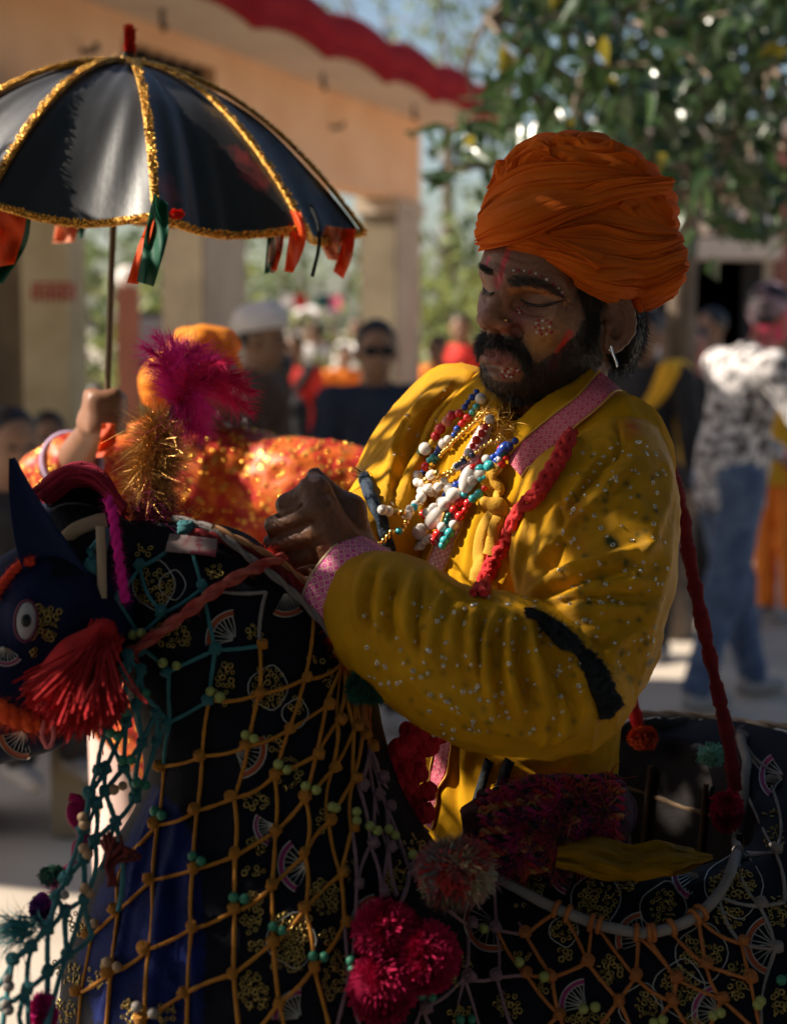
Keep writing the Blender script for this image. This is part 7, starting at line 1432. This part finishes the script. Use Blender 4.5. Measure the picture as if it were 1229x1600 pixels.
hang([(240, 302), (228, 360), (214, 440)], [(262, 318), (262, 370), (240, 448)], UD - .36, M_rg, 5, .008); hang([(230, 350), (214, 390), (198, 442)], [(244, 330), (232, 385), (216, 444)], UD - .35, M_ro, 6, .005)
hang([(448, 328), (452, 360), (444, 424)], [(470, 332), (478, 375), (458, 426)], UD - .22, M_ro, 7, .012); hang([(424, 352), (420, 380), (416, 426)], [(444, 354), (440, 390), (428, 428)], UD - .20, M_rwh, 8, .008); hang([(418, 355), (416, 390), (413, 428)], [(428, 356), (425, 390), (421, 426)], UD - .2, M_rg, 9, .006); hang([(430, 354), (432, 385), (424, 420)], [(444, 356), (442, 385), (432, 425)], UD - .205, M_ro, 10, .008)
hang([(508, 352), (502, 380), (512, 405)], [(534, 356), (528, 385), (528, 408)], UD - .08, M_rp, 11, .008); hang([(528, 356), (530, 390), (520, 424)], [(556, 358), (550, 400), (536, 436)], UD - .06, M_ro, 12, .012); hang([(520, 356), (516, 380), (520, 402)], [(534, 358), (530, 382), (528, 404)], UD - .05, M_rg, 13, .006)
a = Acc(); add_tube(a, spline([A(486, 322, UD - .2), A(497, 350, UD - .21), A(498, 385, UD - .21), A(488, 432, UD - .2)], 20), .0028, 6); mk('cord', a, M_black, ub)
pompom('bow', A(276, 334, UD - .33), .008, 250, wool('scarlet_bow', (.60, .03, .01)), ub, squash=(1.3, .8, .8), seed=41, wd=.003)

# ================================================================ the dancer who holds it
PD = 3.12
p2 = empty('person', A(270, 900, PD) * [1, 1, 0], 'performer in a glittering orange robe raising the black umbrella', 'person')
M_robe = mat('orange_sequined_brocade', (.70, .13, .008), .5, col2=(.52, .022, .01), nscale=34, detail=3, contrast=(.45, .56), bump=1.0, bscale=70, spec=.5, transl=.2)
nt = M_robe.node_tree; b_ = nt.nodes['Principled BSDF']; vo = nt.nodes.new('ShaderNodeTexVoronoi'); vo.inputs['Scale'].default_value = 52; tc = nt.nodes.new('ShaderNodeTexCoord'); nt.links.new(tc.outputs['Object'], vo.inputs['Vector'])
rm = nt.nodes.new('ShaderNodeValToRGB'); rm.color_ramp.elements[0].position = .22; rm.color_ramp.elements[1].position = .30; rm.color_ramp.elements[0].color = (1, 1, 1, 1); rm.color_ramp.elements[1].color = (0, 0, 0, 1); nt.links.new(vo.outputs['Distance'], rm.inputs[0])
mx = nt.nodes.new('ShaderNodeMix'); mx.data_type = 'RGBA'; mx.inputs[7].default_value = (.85, .45, .10, 1); nt.links.new(rm.outputs[0], mx.inputs[0]); src_ = b_.inputs['Base Color'].links[0].from_socket; nt.links.new(src_, mx.inputs[6]); nt.links.new(mx.outputs[2], b_.inputs['Base Color']); nt.links.new(rm.outputs[0], b_.inputs['Metallic'])
B = lambda x, y, d=PD: A(x, y, d)
g = SDF(B(0, 1000, PD) - [.05, .62, 1.25], B(640, 480, PD) + [.06, .32, .05], .010)
g.ell(B(320, 615), (.070, .078, .088), k=0).ell(B(334, 650, PD - .01), (.050, .055, .046), k=.03).cone(B(312, 660, PD + .02), B(292, 715, PD + .02), .052, .06, .03).cone(B(366, 628, PD - .03), B(380, 646, PD - .035), .012, .015, .012).ell(B(290, 640, PD - .07), (.014, .02, .03), k=.01)
RA = [B(190, 745), B(92, 750, PD - .2), B(152, 664, UD + .05)]; LA = [B(400, 742, PD), B(490, 765, PD - .05), B(600, 770, PD - .08)]
g.chain(RA, [.04, .034, .022], .03).chain(LA, [.05, .045, .035], .03).cone(RA[0], LA[0], .06, .06, .04).chain([B(290, 740, PD + .02), B(285, 900, PD + .02), B(285, 1000, PD + .02)], [.09, .10, .11], .05)
for sx in (-.09, .09): q = B(285, 1030, PD + .02) + [sx, 0, 0]; g.chain([q, q * [1, 1, 0] + [0, -.03, .48], q * [1, 1, 0] + [0, .02, .08]], [.08, .055, .04], .03); g.cone(q * [1, 1, 0] + [0, .03, .05], q * [1, 1, 0] + [.04, -.14, .03], .035, .026, .02)
wr = RA[2]
for k_ in range(4):
    c = B(168, 617 + k_ * 17, UD + .02); g.cone(wr + [-.006, 0, .004], c + [-.020, .012, 0], .022, .014, .010).chain([c + [-.028, .008, 0], c + [-.016, -.026, -.002], c + [.016, -.022, -.004], c + [.022, .012, -.004]], [.0118, .0115, .0105, .0095], .001)
g.chain([wr + [0, 0, .01], B(176, 622, UD + .03), B(180, 612, UD)], [.016, .013, .010], .006)
V, F = g.mesh(1); mk('body', (V, F), mat('tan_skin', (.19, .085, .046), .5, col2=(.24, .11, .062), nscale=12, spec=.4), p2)
g = SDF(B(0, 1000, PD) - [.08, .52, .55], B(640, 600, PD) + [.06, .32, .05], .009)
g.chain([B(290, 745, PD + .02), B(285, 880, PD + .02), B(285, 1080, PD + .02)], [.125, .135, .17], .06).cone(RA[0] + [.02, 0, -.02], LA[0] + [-.02, 0, -.02], .056, .056, .06)
g.chain([RA[0], RA[1], RA[1] + (RA[2] - RA[1]) * .30], [.066, .058, .046], .04).chain([LA[0], LA[1], LA[2]], [.068, .074, .068], .05).cone(B(330, 745), LA[1], .07, .06, .05).cone(B(310, 640), B(300, 706, PD - .01), .05, .06, .01, '-').ell(B(470, 800, PD - .04), (.09, .06, .06), k=.05)
V, F = g.mesh(2); N = vnormals(V, F); V = V + N * (.012 * vnoise(V * [1, 1, .6], 15, 3) + .006 * vnoise(V, 38, 4) + .003 * vnoise(V, 80, 5))[:, None]; mk('robe', (V, F), M_robe, p2); rbt = bvh(V, F)
q, qn = surf_points(V, F, 2600, None, 8); dv, df = sphere((0, 0, 0), (1, 1, .3), 7, 4); a = Acc()
for i in range(2600): a.add(q[i] + (dv * .0046) @ basis(nrm(qn[i] + .6 * rng.normal(size=3))).T, df)
mk('spangles', a, mat('amber_spangle', (.85, .42, .06), .2, .85), p2, kind='stuff')
M_t2 = mat('saffron_turban', (.75, .22, .01), .75, col2=(.85, .30, .02), nscale=14, bump=.5, bscale=120, transl=.3)
g = SDF(B(200, 680, PD) - [0, .16, 0], B(400, 490, PD) + [0, .16, 0], .006); c = B(318, 566)
for k_ in range(6):
    a0 = k_ * 1.05; g.cone(c + [.038 * math.cos(a0), .035 * math.sin(a0), -.012 + .012 * (k_ % 3)], c + [.038 * math.cos(a0 + 1.5), .035 * math.sin(a0 + 1.5), .018 + .012 * (k_ % 2)], .030, .030, .004)
g.ell(c + [0, 0, .024], (.05, .05, .04), k=.01).ell(B(248, 600, PD - .02), (.036, .04, .045), k=.006).ell(B(262, 575, PD), (.036, .036, .03), k=.006).ell(B(252, 625, PD - .02), (.03, .03, .022), k=.006)
V, F = g.mesh(1); V = V + vnormals(V, F) * (.003 * vnoise(V * [.5, 1, 1.6], 60, 3))[:, None]; mk('turban', (V, F), M_t2, p2)
mk('moustache', fibres(B(366, 652, PD - .05) + rng.normal(size=(500, 3)) * [.022, .02, .005], rng.normal(size=(500, 3)) * .4 + [.2, -.4, -.7], .018, .0012, 3, .3, 0), M_strand, p2)
for sx in (340, 372): mk('eye', sphere(B(sx, 612, PD - .068), (.014, .008, .009), 8, 6), M_eye, p2)
g = SDF(B(200, 1400, PD) - [.3, .3, .2], B(400, 1000, PD) + [.25, .32, .05], .012)
for sx in (-.09, .09): q = B(300, 1060, PD + .02) + [sx, 0, 0]; g.chain([q, q * [1, 1, 0] + [0, -.02, .5], q * [1, 1, 0] + [0, .02, .16]], [.10, .075, .06], .04)
V, F = g.mesh(1); V = V + vnormals(V, F) * (.008 * vnoise(V * [1, 1, .4], 22, 4))[:, None]; mk('dhoti', (V, F), mat('pale_pink_cotton', (.62, .40, .34), .85, col2=(.70, .50, .44), nscale=6), p2)
P_ = RA[1] + (RA[2] - RA[1]) * .36; ax_ = nrm(RA[2] - RA[1]); bs_ = basis(ax_); a = Acc()
for o_, m_, nm in ((0, LIL, 'cuff'), (-.010, NV, 'sleeve_border')):
    a = Acc(); add_tube(a, [P_ + ax_ * o_ + (bs_[:, 0] * math.cos(t) + bs_[:, 1] * math.sin(t)) * .046 for t in np.linspace(0, 2 * math.pi, 24)], .0055, 8, caps=False); mk(nm, a, m_, p2)
# orange ribbon falling below the grip
c = A(166, 690, UD + .0); 
hangp = []
Lp, Rp = spline([(160, 662), (156, 690), (150, 715)], 10), spline([(178, 662), (182, 690), (176, 712)], 10); V = np.array([A(*(Lp[i] * (1 - v) + Rp[i] * v), UD - .03 + .006 * math.sin(5 * v + i)) for i in range(10) for v in np.linspace(0, 1, 6)]); mk('ribbon', (np.concatenate([V, V + [0, .002, 0]]), np.concatenate([grid_faces(10, 6), grid_faces(10, 6)[:, ::-1] + 60])), M_ro, ub)
# crumpled white paper on the ground beyond the horse's chin
c = at(120, 1150, 6.9); c[2] = .0; V, F = sphere((0, 0, 0), (.16, .10, .05), 16, 9); V = V * (1 + .25 * vnoise(V, 22, 3))[:, None]; mk('paper', (V + c + [0, 0, .04], F), mat('white_paper', (.6, .6, .66), .8), None, 'crumpled white paper lying on the ground below the horse chin', 'paper')
